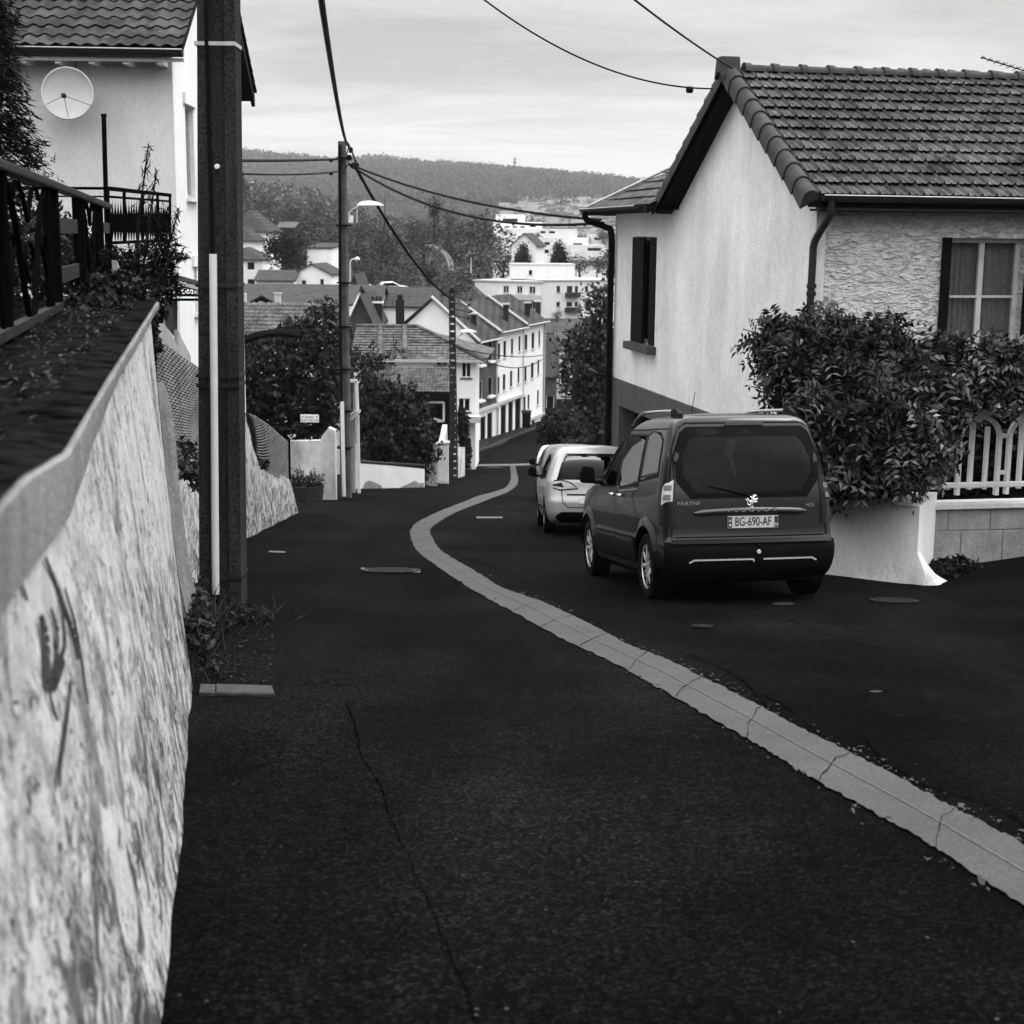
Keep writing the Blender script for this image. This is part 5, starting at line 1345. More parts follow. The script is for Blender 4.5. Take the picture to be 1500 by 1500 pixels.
for s, f in zip((1, -1), fS):
    # wrap-round tail lamp
    lamp = [(.05, .80), (.20, .80), (.30, 1.0), (.25, 1.18), (.16, 1.36), (.07, 1.46)]
    def fc(q, z, o, s=s):    # q runs from the rear face round the corner on to the side
        w = sh.w(z); rr = .13
        if q < 0: return Vector((sh.rear(s * (w - rr + q * 0 + q), z) - o, s * (w - rr + q), z))
        a = min(q / (PI / 2 * rr), 1) * PI / 2
        if q <= PI / 2 * rr: return Vector((sh.xr(z) + sh.bow * ((w - rr) / w) ** 2 + rr * (1 - math.cos(a)) - o * math.cos(a), s * ((w * .965 - rr) + rr * math.sin(a) + o * math.sin(a)), z))
        x = sh.xr(z) + rr + sh.bow + (q - PI / 2 * rr); return Vector((x, s * (sh.side(x, z) + o), z))
    lens = obj('tail_lamp', panel([(-.0, .74), (.23, .74), (.23, 1.0), (.22, 1.25), (.19, 1.46), (.12, 1.44), (.05, 1.28), (.02, 1.1)], fc, .014, 10, 16), M['lamp_dark'], van, smooth=True)
    obj('clear_section', panel([(.04, .95), (.16, .94), (.155, 1.13), (.05, 1.18)], fc, .018, 6, 6), M['bright_lens'] if s > 0 else M['lamp_dark'], lens, smooth=True)  # right lamp takes the dark lens: its shade is put into the colour
    m = MB()
    for za, zb in ((.99, 1.04), (1.08, 1.13)): m.v, m.f = m.v + [], m.f; mm_ = panel([(.06, za), (.14, za), (.135, zb), (.062, zb)], fc, .021, 4, 1); m.add(mm_.v, mm_.f)
    obj('reflector', m, plain('lamp_reflector', .12, .3, .3, 50), lens)
    # door seams
    for pts in ([(2.0, .42), (2.0, 1.0), (1.99, 1.62)], [(1.05, .46), (1.06, .80), (1.28, 1.0), (1.05, 1.16), (1.05, 1.64)], [(3.06, .42), (3.12, .78), (3.05, 1.08)], [(1.07, 1.655), (1.9, 1.655), (2.5, 1.585), (2.95, 1.33)], [(.40, 1.66), (1.07, 1.66)]):
        obj('door_seam', strip_line(pts, f, .012, .0035), M['car_black'], van)
    for x in (2.14, 1.78):
        m = MB(); y = sh.side(x, .985); m.tube([(x - .09, s * (y + .02), .985), (x - .06, s * (y + .04), .99), (x + .06, s * (y + .04), .99), (x + .09, s * (y + .02), .985)], .015, 8); obj('door_handle', m, M['chrome'], van, smooth=True)
    obj('side_moulding', panel([(1.18, .50), (1.98, .50), (1.98, .585), (1.18, .585)], f, .018, 6, 2), spec['paint'], van)
    obj('side_moulding', panel([(2.02, .50), (3.0, .50), (3.0, .585), (2.02, .585)], f, .018, 6, 2), spec['paint'], van)
    obj('sill', panel([(1.10, .27), (3.06, .27), (3.06, .33), (1.10, .33)], f, .02, 10, 1), M['zinc'], van)
    obj('window_trim', strip_line([(1.10, 1.07), (1.86, 1.03), (1.97, 1.08)], f, .014, .008), M['chrome'], van)
    obj('quarter_bar', strip_line([(.42, 1.24), (1.0, 1.19)], f, .02, .012), M['zinc'], van)
    # flared wheel arch ridge
    for ax_, R_ in ((.72, .40), (3.45, .40)):
        m = MB(); pr = [(ax_ + R_ * math.cos(a), .325 + R_ * math.sin(a)) for a in np.linspace(.05, PI - .05, 18)]; pr2 = [(ax_ + (R_ + .09) * math.cos(a), .325 + (R_ + .09) * math.sin(a)) for a in np.linspace(.05, PI - .05, 18)]
        for i in range(17):
            a, b, c_, d_ = pr[i], pr[i + 1], pr2[i + 1], pr2[i]
            m.quad(f(*a, .028), f(*b, .028), f(*c_, .002), f(*d_, .002)); m.quad(f(*a, .028), f(*b, .028), f(*b, -.03), f(*a, -.03))
        obj('arch_flare', m, spec['paint'], van, smooth=True)
    # roof rail
    m = MB(); pts = []
    for x in np.linspace(.42, 2.55, 16):
        zt = 0
        z = 1.60
        for zz in np.linspace(1.80, 1.4, 60):
            if sh.xr(zz) < x < sh.xf(zz) and sh.w(zz) > .60: z = zz; break
        pts.append(Vector((x, s * .60, z)))
    lift = [0.005] + [.055 + .01 * math.sin(PI * i / 15) for i in range(1, 15)] + [0.005]
    m.tube([p + UP * (l + .0) for p, l in zip(pts, lift)], .017, 8); obj('roof_rail', m, M['chrome'], van, smooth=True)
    for i0, i1 in ((0, 2), (13, 15)):
        m = MB(); m.prism([pts[i0] + Vector((-.04, -.02, -.02)), pts[i1] + Vector((.0, -.02, -.02)), pts[i1] + Vector((0, -.02, .075)), pts[(i0 + i1) // 2] + Vector((0, -.02, .085)), pts[i0] + Vector((-.02, -.02, .03))], (0, .045, 0)); obj('rail_foot', m, M['car_black'], van, bevel=.01)
# tail gate
gate = obj('tailgate_seam', strip_line([(-.80, .64), (.80, .64), (.79, .80), (.76, 1.0), (.79, 1.2), (.76, 1.45), (.68, 1.66), (.6, 1.71), (-.6, 1.71), (-.68, 1.66), (-.76, 1.45), (-.79, 1.2), (-.76, 1.0), (-.79, .80), (-.80, .64)], fR, .013, .004), M['car_black'], van)
obj('rear_bumper', panel([(-.82, .24), (.82, .24), (.88, .42), (.88, .60), (-.88, .60), (-.88, .42)], fR, .028, 24, 6), plain('van_bumper', 0.003, 0.6, 0.1, 8), van, smooth=True)
obj('bumper_step', panel([(-.82, .585), (.82, .585), (.82, .625), (-.82, .625)], fR, .05, 24, 1), plain('bumper_lip', .003, .4, .2, 8), van, smooth=True)
for a, b in ((-.66, -.10), (.0, .60)): obj('bumper_strip', strip_line([(a + (.0), .405), (a + .05 if a < -.2 else a, .43 if a < -.2 else .43), (b, .43), (b + (.05 if b > .3 else 0), .405 if b > .3 else .43)], fR, .015, .040), M['bright_lens'], van)
for k in (.43, .50, .56): obj('tow_socket', MB().lathe([(.001, .012), (.02, .01), (.022, 0)], fR(-.05, k, .04), (-1, 0, 0), 12), M['lamp_clear'] if k == .50 else M['car_black'], van)
# plate recess, handle, plate and lettering
pl = obj('plate_recess', panel([(-.46, .70), (.46, .70), (.54, .80), (.58, .88), (-.58, .88), (-.54, .80)], fR, .005, 20, 6), plain('recess_paint', 0.012, 0.35, 0.1, 6, .3, .3), van, smooth=True)
hb = MB(); hb.tube([fR(y, .885 - .02 * (abs(y) / .6) ** 2, .03) for y in np.linspace(-.58, .58, 15)], [.012] + [.030] * 13 + [.012], 10); obj('tailgate_handle', hb, plain('handle_paint', .06, .2, .1, 6, .5, .6), van, smooth=True)
px = sh.xr(.79) - .022
m = MB(); m.box((px, -.02, .775), (.012, .52, .115)); plate = obj('number_plate', m, plain('plate_white', .42, .5, .05, 8), van, bevel=.004)
Mr = lambda y, z, o=0: Matrix.Translation((px - .0085 - o, y, z)) @ Matrix(((0, 0, -1, 0), (-1, 0, 0, 0), (0, 1, 0, 0), (0, 0, 0, 1)))
text_obj('plate_lettering', 'BG-690-AF', .115, M['black'], plate, Mr(-.02, .776) @ Matrix.Diagonal((.72, 1, 1, 1)), .001)
for yy_, ww_ in ((.218, .038), (-.258, .034)): obj('plate_band', MB().box((px - .008, yy_, .775), (.003, ww_, .10)), plain('plate_blue_band', .035, .5, .1, 8), plate)
m = MB(); m.lathe([(.008, 0), (.011, 0)], (px - .0102, .218, .79), (-1, 0, 0), 12); m.box((px - .0102, .218, .748), (.001, .012, .018)); obj('band_mark', m, M['white'], plate)
text_obj('band_number', '75', .035, M['white'], plate, Mr(-.258, .748, .0025), .0008)
badge = text_obj('maker_lettering', 'P E U G E O T', .048, M['chrome'], van, Matrix.Translation((px - .042, 0, .888)) @ Matrix(((0, 0, -1, 0), (-1, 0, 0, 0), (0, 1, 0, 0), (0, 0, 0, 1))) @ Matrix.Diagonal((1.75, 1, 1, 1)), .002)
text_obj('model_lettering', 'PARTNER', .062, M['chrome'], van, Matrix.Translation((sh.rear(.60, .955) - .010, .60, .955)) @ Matrix.Rotation(rad(4), 4, 'Z') @ Matrix(((0, 0, -1, 0), (-1, 0, 0, 0), (0, 1, 0, 0), (0, 0, 0, 1))) @ Matrix.Diagonal((1.1, .8, 1, 1)), .002)
text_obj('trim_lettering', 'HDi', .05, M['chrome'], van, Matrix.Translation((sh.rear(-.63, .92) - .010, -.63, .92)) @ Matrix.Rotation(rad(-4), 4, 'Z') @ Matrix(((0, 0, -1, 0), (-1, 0, 0, 0), (0, 1, 0, 0), (0, 0, 0, 1))), .002)
lion = MB()   # rampant animal emblem from short tapered limbs
for pts, r in (([(-.008, -.028), (-.003, 0), (.006, .026)], [.010, .015, .013]), ([(.006, .026), (.014, .040), (.026, .040)], [.012, .013, .006]), ([(.006, .022), (.022, .018), (.034, .026)], [.008, .007, .005]), ([(.002, .012), (.018, .006), (.030, .008)], [.007, .006, .005]),
               ([(-.006, -.02), (.010, -.030), (.014, -.046), (.024, -.05)], [.010, .008, .006, .005]), ([(-.008, -.02), (-.016, -.034), (-.010, -.05), (-.002, -.052)], [.010, .007, .006, .005]), ([(-.008, -.012), (-.026, -.008), (-.030, .012), (-.040, .022)], [.006, .004, .004, .006]), ([(-.004, .006), (-.018, .012), (-.030, .028)], [.006, .004, .004]), ([(0, .026), (-.010, .036), (-.018, .044)], [.007, .005, .003])):
    lion.tube([Vector((sh.rear(-.02, 1.02 - .06 + z) - .012, -.02 - y * 1.7, .95 + z * 1.7)) for y, z in [(a * 1.0, b) for a, b in pts]], [q * 1.4 for q in r], 6)
obj('emblem', lion, M['chrome'], van, smooth=True)
obj('brake_light', panel([(-.20, 1.685), (.20, 1.685), (.20, 1.715), (-.20, 1.715)], fR, .02, 8, 1), M['lamp_dark'], van)
m = MB(); m.tube([fR(.0, 1.02, .02), fR(.10, 1.05, .03), fR(.42, 1.12, .02)], .009, 6); obj('rear_wiper', m, M['car_black'], van)
obj('antenna', MB().tube([(2.15, 0, 1.72), (1.95, 0, 2.05)], .004, 5), M['car_black'], van)
d_ = Vector((-.165, .986, 0)).normalized()
rc = Vector((1.50 + .905 * d_.y + .0, 14.25 - .905 * d_.x * 1.0)); pr_ = Vector((rc.x, rc.y, gz(rc.x, rc.y)))
place(van, pr_, d_); van.scale = (1.0, 1.0, 1.055)

# ---- silver hatchback people carrier
sil = [(.20, .16, 4.15, .78), (.28, .05, 4.26, .85), (.42, .0, 4.32, .89), (.58, .0, 4.32, .905), (.72, .03, 4.28, .91), (.86, .05, 4.15, .91), (.97, .06, 3.75, .90), (1.05, .09, 3.30, .875), (1.15, .14, 3.08, .845), (1.3, .24, 2.80, .79), (1.45, .38, 2.45, .725), (1.53, .48, 2.2, .67), (1.58, .56, 1.98, .60), (1.61, .66, 1.75, .48), (1.625, .85, 1.5, .30)]
sspec = dict(sl=sil, rr=.22, rf=.5, bow=.10, fbow=.2, paint=paint('silver_car_paint', 0.36, 0.5, 0.3), R=.32, wd=.21, track=.895, axles=(.80, 3.45), cav=(.70, 1.54),
             side_win=[[(.62, 1.02), (1.10, 1.0), (1.10, 1.42), (.80, 1.38)], [(1.17, .99), (1.98, .98), (1.98, 1.46), (1.17, 1.45)], [(2.06, .98), (3.05, .99), (2.72, 1.24), (2.35, 1.42), (2.06, 1.46)]],
             rear_out=[(-.72, 1.0), (.72, 1.0), (.76, 1.12), (.64, 1.40), (.58, 1.47), (-.58, 1.47), (-.64, 1.40), (-.76, 1.12)], rear_in=[(-.60, 1.06), (.60, 1.06), (.62, 1.14), (.52, 1.36), (.48, 1.41), (-.48, 1.41), (-.52, 1.36), (-.62, 1.14)],
             front_win=[(-.62, 1.08), (.62, 1.08), (.52, 1.44), (-.52, 1.44)], wx=1.4, mirror=(2.75, 1.02), seats=(1.35, 2.3), spokes=7, mirror_mat=None, glass=M['glass2'])
def finish_small(root, sh, fS, fR, spec, lampw=.42, plate=True):
    for s in (1, -1):
        g = lambda y, z, o, s=s: fR(s * y, z, o)
        lens = obj('tail_lamp', panel([(.30, .84), (.62, .82), (.80, .86), (.86, .92), (.82, .97), (.60, .99), (.44, .94)], g, .012, 12, 5), M['lamp_clear'], root, smooth=True)
        obj('lens_core', panel([(.56, .86), (.78, .88), (.80, .93), (.60, .95)], g, .018, 6, 3), M['lamp_dark'], lens, smooth=True)
        obj('lens_frame', ring([(.28, .83), (.62, .805), (.82, .85), (.88, .92), (.83, .985), (.60, 1.005), (.42, .955)], [(.31, .845), (.62, .825), (.795, .865), (.85, .92), (.81, .965), (.60, .985), (.44, .94)], g, .016), M['car_black'], lens)
    obj('tailgate_seam', strip_line([(.62, 1.0), (.60, .80), (.58, .60), (.48, .50), (-.48, .50), (-.58, .60), (-.60, .80), (-.62, 1.0)], fR, .014, .005), M['car_black'], root)
    obj('tailgate_groove', strip_line([(-.5, .73), (.5, .73)], fR, .03, .008), M['car_black'], root)
    obj('lower_bumper', panel([(-.62, .22), (.62, .22), (.74, .34), (.60, .42), (-.60, .42), (-.74, .34)], fR, .03, 20, 4), M['car_black'], root, smooth=True)
    m = MB(); m.box((sh.xr(.62) - .02, 0, .63), (.012, .52, .11)); obj('number_plate', m, M['white'], root)
    for f in fS:
        for pts in ([(2.02, .35), (2.02, .98)], [(1.14, .5), (1.13, .98)], [(3.1, .35), (3.12, .95)]): obj('door_seam', strip_line(pts, f, .012, .004), M['car_black'], root)
        obj('door_rub_strip', strip_line([(1.2, .45), (3.0, .45)], f, .05, .01), M['car_black'], root)
    obj('roof_spoiler', panel([(-.50, 1.475), (.50, 1.475), (.48, 1.52), (-.48, 1.52)], fR, .06, 10, 2), spec['paint'], root)
scar, sh2, fS2, fR2, _ = car('parked_car', 'silver family car parked directly ahead of the dark van', sspec)
finish_small(scar, sh2, fS2, fR2, sspec)
for s, f in zip((1, -1), fS2):
    for x in (2.16, 1.3):
        y = sh2.side(x, .86); obj('door_handle', MB().tube([(x - .09, s * (y + .02), .86), (x, s * (y + .04), .865), (x + .09, s * (y + .02), .86)], .014, 6), M['chrome'], scar)
d2 = Vector((-.03, .999, 0)).normalized(); p2_ = Vector((1.42, 25.6, 0)); scar.scale = (.95, .92, .97); place(scar, Vector((p2_.x, p2_.y, gz(p2_.x, p2_.y))), d2)
# ---- two more cars behind
import copy as _cp
def small_car(name, label, v, u, vv, paintm, dirv, cat='car', off=.85):
    sp = dict(sspec); sp['paint'] = paintm
    c, s_, a_, b_, _ = car(name, label, sp); finish_small(c, s_, a_, b_, sp)
    g = G(u, vv); d = Vector(dirv).normalized(); pp = Vector((d.y, -d.x, 0)); q = g - d * .8 + pp * off; place(c, Vector((q.x, q.y, gz(q.x, q.y))), d); return c
small_car('parked_car', 'grey small car half hidden between the silver car and the white car', 0, 792, 734, paint('grey_car_paint', 0.09, .4, .3), (-.02, 1, 0))
small_car('parked_car', 'small white car, farthest of the cars parked along the right side', 0, 788, 698, paint('white_car_paint', 0.72, 0, .3), (.10, .99, 0))
# ================================================================== GENERIC HOUSES
def roof_slab(m, pts, th=0.14):
    m.prism([Vector(p) for p in pts], (0, 0, -th))
def block(name, label, A, B, depth, zb, ze, roof='gx', rise=1.5, wall='house_white', roofm='ftile', wins=(), oh=0.35, cat='house', group=None, chim=(), fm='white', pane='pane', mull=0, sill=True, reveal=0.15, tiles=None, winbars=0):
    """A,B: front corners (x,y) left and right as seen; the house extends away from the viewer. wins: (face, s0, s1, z0, z1), z above zb"""
    A = Vector((A[0], A[1], 0)); B = Vector((B[0], B[1], 0)); d = (B - A); L = d.length; d.normalize(); n = Vector((-d.y, d.x, 0)); C_ = B + n * depth; D_ = A + n * depth
    root = thing(name, label, cat, (A + B) / 2 + UP * zb, group)
    m = MB(); fc = {'F': (A, B), 'R': (B, C_), 'K': (C_, D_), 'L': (D_, A)}
    zr = ze + rise
    for k, (p, q) in fc.items():
        hs = [(w[1], w[2], zb + w[3], zb + w[4]) for w in wins if w[0] == k]
        gb = None; ln = (q - p).length
        if (roof == 'gx' and k in 'RL') or (roof == 'gy' and k in 'FK'): gb = [(ln / 2, zr)]
        wall_face(m, p, q, zb, ze, hs, reveal, gb)
        if roof == 'shed' and k in 'RL': m.poly([Vector((*p.xy, ze)), Vector((*q.xy, ze)), Vector((*(q if k == 'R' else p).xy, zr))])
        if roof == 'shed' and k == 'K': m.quad(Vector((*p.xy, ze)), Vector((*q.xy, ze)), Vector((*q.xy, zr)), Vector((*p.xy, zr)))
    obj('wall', m, M[wall], root)
    for w in wins:
        p, q = fc[w[0]]; kw = w[5] if len(w) > 5 else {}
        fr = window(root, p, q, (w[1], w[2], zb + w[3], zb + w[4]), kw.get('depth', reveal * .8), kw.get('frame', .06), kw.get('mull', mull), kw.get('bars', winbars), kw.get('sill', sill), kw.get('fm', fm), 'sill', kw.get('pane', pane))
        if kw.get('name'): fr.name = kw['name']
    m = MB(); p = lambda s, t, z: A + d * s + n * t + UP * z
    k = rise / (depth / 2) if roof == 'gx' else rise / (L / 2)
    if roof == 'gx':
        e = ze - oh * k + .04; r = zr + .04
        if tiles:
            v1 = (p(0, depth / 2, r) - p(0, -oh, e)); tile_roof(m, p(-oh, -oh, e), d, v1, L + 2 * oh, v1.length, *tiles)
            roof_slab(m, [p(-oh, -oh, e - .04), p(L + oh, -oh, e - .04), p(L + oh, depth / 2, r - .04), p(-oh, depth / 2, r - .04)])
        else: roof_slab(m, [p(-oh, -oh, e), p(L + oh, -oh, e), p(L + oh, depth / 2, r), p(-oh, depth / 2, r)])
        roof_slab(m, [p(L + oh, depth + oh, e), p(-oh, depth + oh, e), p(-oh, depth / 2, r - .002), p(L + oh, depth / 2, r - .002)])
    elif roof == 'gy':
        e = ze - oh * k + .04; r = zr + .04
        roof_slab(m, [p(-oh, -oh, e), p(L / 2, -oh, r), p(L / 2, depth + oh, r), p(-oh, depth + oh, e)]); roof_slab(m, [p(L / 2, -oh, r - .002), p(L + oh, -oh, e), p(L + oh, depth + oh, e), p(L / 2, depth + oh, r - .002)])
    elif roof == 'hip':
        e = ze - .05; r = zr; hl = min(L, depth) / 2 + oh; E = [p(-oh, -oh, e), p(L + oh, -oh, e), p(L + oh, depth + oh, e), p(-oh, depth + oh, e)]
        if L >= depth: R1, R2 = p(-oh + hl, depth / 2, r), p(L + oh - hl, depth / 2, r)
        else: R1, R2 = p(L / 2, -oh + hl, r), p(L / 2, depth + oh - hl, r)
        fs = [(0, 1, 5, 4), (1, 2, 5), (2, 3, 4, 5), (3, 0, 4)] if L >= depth else [(0, 1, 4), (1, 2, 5, 4), (2, 3, 5), (3, 0, 4, 5)]
        m.add(E + [R1, R2], fs); m.add([q - UP * .14 for q in E] + E, [(0, 3, 2, 1), (0, 1, 5, 4), (1, 2, 6, 5), (2, 3, 7, 6), (3, 0, 4, 7)])
    elif roof == 'shed':
        roof_slab(m, [p(-oh, -oh, ze), p(L + oh, -oh, ze), p(L + oh, depth + oh, zr + .05), p(-oh, depth + oh, zr + .05)])
    else:
        m.box(p(L / 2, depth / 2, ze + .06), (L + oh, depth + oh, .25), d, n)
    rf = obj('roof', m, M[roofm], root)
    for (s, t, w, h) in chim:
        c = MB(); base = ze + rise * .2; c.box(p(s, t, (base + zr + h) / 2), (w, w, zr + h - base), d, n); ch = obj('chimney', c, M['brick'] if wall != 'x' else M['brick'], rf)
        c = MB(); c.box(p(s, t, zr + h + .05), (w + .16, w + .16, .12), d, n); c.lathe([(.12, 0), (.10, .3)], p(s - w * .2, t, zr + h + .1), (0, 0, 1), 8)
        obj('chimney_cap', c, M['greywhite'], rf)
    return root
def px2(u, Y, v=520): q = P(u, v, Y); return (q.x, q.y)
def zv(v, Y, u=650): return P(u, v, Y).z
tree_protos = {}
def crown_blobs(kind, seed):
    r = random.Random(seed); out = []
    if kind == 'round':
        for i in range(13):
            a = r.uniform(0, 2 * PI); q = r.uniform(0, .62); out.append((Vector((q * math.cos(a), q * math.sin(a), r.uniform(.45, 1.42))), (r.uniform(.24, .46), r.uniform(.24, .46), r.uniform(.2, .36))))
    elif kind == 'cone':
        for i in range(11): f = i / 10; out.append((Vector((r.uniform(-.06, .06), r.uniform(-.06, .06), .3 + 2.0 * f)), (.55 * (1 - f) + .06, .55 * (1 - f) + .06, .17)))
    elif kind == 'tall':
        for i in range(11): a = r.uniform(0, 2 * PI); q = r.uniform(0, .3); out.append((Vector((q * math.cos(a), q * math.sin(a), r.uniform(.5, 2.2))), (r.uniform(.2, .38),) * 2 + (r.uniform(.25, .4),)))
    return out
def make_tree(kind, seed, n=900, leafm='leaf_far', size=.10, name='tree'):
    """unit tree: crown radius about 1, trunk and limbs"""
    root = thing(name, 'dark tree', 'tree')
    foliage('crown', crown_blobs(kind, seed), n, size, M[leafm], root, seed, .45, .7, .3, .3, clump=9)
    m = MB(); H_ = 1.6 if kind != 'round' else 1.0
    m.tube([(0, 0, -.3), (.02, 0, .4), (0, .02, H_)], [.07, .05, .015], 6)
    r = random.Random(seed)
    for i in range(5):
        a = r.uniform(0, 2 * PI); m.tube([(0, 0, .35 + .1 * i), (.22 * math.cos(a), .22 * math.sin(a), .6 + .1 * i), (.45 * math.cos(a), .45 * math.sin(a), .8 + .12 * i)], [.03, .02, .008], 5)
    obj('trunk', m, M['bark'], root)
    return root
used = {}
def tree(kind, seed, u, vtop, vbot, Y, label, group=None, n=900, leafm='leaf_far', size=.10, name='tree', wide=1.0):
    """a tree whose crown spans vtop..vbot at distance Y"""
    key = (kind, seed, n, leafm, size, name)
    top = P(u, vtop, Y); bot = P(u, vbot, Y); h = top.z - bot.z; hu = {'round': 1.75, 'cone': 2.45, 'tall': 2.5}[kind]
    s = h / hu; loc = (top.x, Y, bot.z)
    if key not in used:
        t = make_tree(kind, seed, n, leafm, size, name); t.location = loc; t.scale = (s * wide, s * wide, s); used[key] = t
        t['label'] = label
        if group: t['group'] = group
        return t
    t = dup(used[key], loc, random.uniform(0, 6.28), 1, label, group); t.scale = (s * wide, s * wide, s)
    if not group and 'group' in t: del t['group']
    return t

# ================================================================== LEFT WHITE HOUSE
Hc = Vector((P(252, 90, 27).x, 27, 0)); Ld = Vector((-0.035, 1, 0)).normalized(); Lf = Vector((Ld.y, -Ld.x, 0))
def LH(a, b, z): return Hc + Ld * a - Lf * b + UP * z        # a: away along the street side, b: to the left along the front
lh = thing('white_house', 'tall white house with roman tile roof and rafter ends, at the upper left', 'house', LH(0, 3, -6))
zeL = P(200, 88, 27).z; LLEN = 7.9
m = MB(); wall_face(m, (LH(0, 9, 0).x, LH(0, 9, 0).y), (Hc.x, Hc.y), -6.5, zeL + .1); obj('front_wall', m, M['house_front'], lh)
sw = [(1.10, 1.95, P(270, 290, 28.5).z, P(270, 155, 28.5).z), (1.55, 1.85, P(276, 458, 28.7).z, P(276, 390, 28.7).z)]
m = MB(); wall_face(m, (Hc.x, Hc.y), (LH(LLEN, 0, 0).x, LH(LLEN, 0, 0).y), -6.5, zeL + .1, sw, .22, [(LLEN / 2, zeL + 2.9)])
for k, (s0, s1, z0, z1) in enumerate(sw):
    m.box(LH((s0 + s1) / 2, -.02, z1 + .10), (s1 - s0 + .36, .06, .2), Ld, Lf); 
obj('side_wall', m, M['house_white'], lh)
m = MB(); wall_face(m, (LH(LLEN, 0, 0).x, LH(LLEN, 0, 0).y), (LH(LLEN, 9, 0).x, LH(LLEN, 9, 0).y), -6.5, zeL + .1); wall_face(m, (LH(LLEN, 9, 0).x, LH(LLEN, 9, 0).y), (LH(0, 9, 0).x, LH(0, 9, 0).y), -6.5, zeL + .1); obj('rear_wall', m, M['house_white'], lh)
for h in sw: window(lh, (Hc.x, Hc.y), (LH(LLEN, 0, 0).x, LH(LLEN, 0, 0).y), h, .1, .06, 0, 0, True, 'greywhite', 'white', 'curtain')
kL = 2.9 / (LLEN / 2); vL = (Ld * (LLEN / 2 + .55) + UP * (2.9 + .55 * kL)); e0 = zeL + .08 - .55 * kL + .35
e0 = P(200, 70, 26.5).z
vL = (LH(LLEN / 2, 0, zeL + 3.0) - LH(-.5, 0, e0))
m = MB(); tile_roof(m, LH(-.5, 8.5, e0), Lf, vL, 8.78, vL.length, .265, .36, .05, prof='roman', lip=.03, ns=8); obj('roof_tiles', m, M['tile_left'], lh)
vL2 = (LH(LLEN / 2, 0, zeL + 3.0) - LH(LLEN + .5, 0, e0 + .2))
m = MB(); tile_roof(m, LH(LLEN + .75, 8.5, e0 + .05), Lf, LH(LLEN / 2, 0, zeL + 3.0) - LH(LLEN + .75, 0, e0 + .05), 8.82, vL2.length + .25, .265, .36, .05, prof='roman', ns=4)
m.prism([LH(-.5, -.26, e0 - .0), LH(LLEN / 2, -.26, zeL + 2.98), LH(LLEN / 2, -.26, zeL + 2.84), LH(-.5, -.26, e0 - .14)], -Lf * .06); m.prism([LH(LLEN + .75, -.27, e0 + .03), LH(LLEN + .75, -.27, e0 - .22), LH(LLEN / 2, -.27, zeL + 2.8), LH(LLEN / 2, -.27, zeL + 2.98)], -Lf * .08)
m.prism([LH(-.5, 8.5, e0 - .04), LH(LLEN / 2, 8.5, zeL + 2.94), LH(LLEN + .75, 8.5, e0), LH(LLEN + .75, 8.5, e0 - .1), LH(LLEN / 2, 8.5, zeL + 2.84), LH(-.5, 8.5, e0 - .13)], Lf * 8.7)
obj('roof_edge', m, M['wood'], lh)
m = MB(); half_gutter(m, LH(-.60, 8.5, e0 - .02), LH(-.60, -.3, e0 - .06), .10); obj('gutter', m, M['zinc'], lh, smooth=True)
m = MB(); m.tube([LH(-.70, 8.5, e0 + .0), LH(-.70, -.3, e0 - .04)], .012, 6); m.box(LH(-.52, 4.1, e0 - .20), (8.8, .03, .06), Lf, Ld); obj('gutter_rim', m, M['palezinc'], lh)
for k in range(11):
    b = .12 + k * .93 * .62; m = MB(); m.box(LH(-.24, b, e0 - .22), (.1, .52, .1), Lf, Ld); obj('rafter_end', m, M['white'], lh)
# dish
c = P(101, 139, 26.45); ax = Vector((0.08, -1, .12)).normalized()
root = thing('satellite_dish', 'large round translucent satellite dish on the front of the upper left house', 'satellite dish', c)
R_ = 35.5 * 26.45 / FPX
m = MB(); m.lathe([(0.001, 0)] + [(R_ * f, .11 * f * f) for f in (.2, .4, .6, .8, 1.0)], c, ax, 40); obj('reflector', m, plain('dish_mesh', .50, .4, .06, 5), root, smooth=True)
m = MB(); m.tube([c + ax * .115 + (ax.cross(UP).normalized() * math.cos(a) + UP * math.sin(a)) * R_ for a in np.linspace(0, 2 * PI, 41)], .014, 6); obj('rim', m, plain('dish_rim', .6, .4, .1, 5), root)
f_ = c + ax * .42 - UP * .10
m = MB()
for dx, dz in ((-1, 0), (1, 0), (0, -1)): m.tube([c + ax * .1 + Vector((dx * R_ * .97, 0, dz * R_ * .97 - (.20 if dx else 0))), f_], .005, 5)
m.lathe([(.035, -.06), (.045, 0), (.035, .06), (.001, .07)], f_, ax, 12); obj('feed_arm', m, M['zinc'], root)
m = MB(); m.tube([c - ax * .02 + UP * .0, c + Vector((0, .5, -.1)), c + Vector((0, .52, .62))], .03, 8); obj('bracket', m, M['iron'], root)
# tall iron post in the garden
root = thing('iron_post', 'tall thin black iron post rising above the garden railing before the white house', 'post', (P(153, 300, 18).x, 18, -1))
obj('shaft', MB().bar((P(153, 300, 18).x, 18, -1.2), (P(152, 170, 18).x, 18, P(152, 170, 18).z), .045), M['iron'], root)
obj('cap', MB().box((P(152, 170, 18).x, 18, P(152, 170, 18).z + .01), (.055, .055, .03)), M['iron'], root)
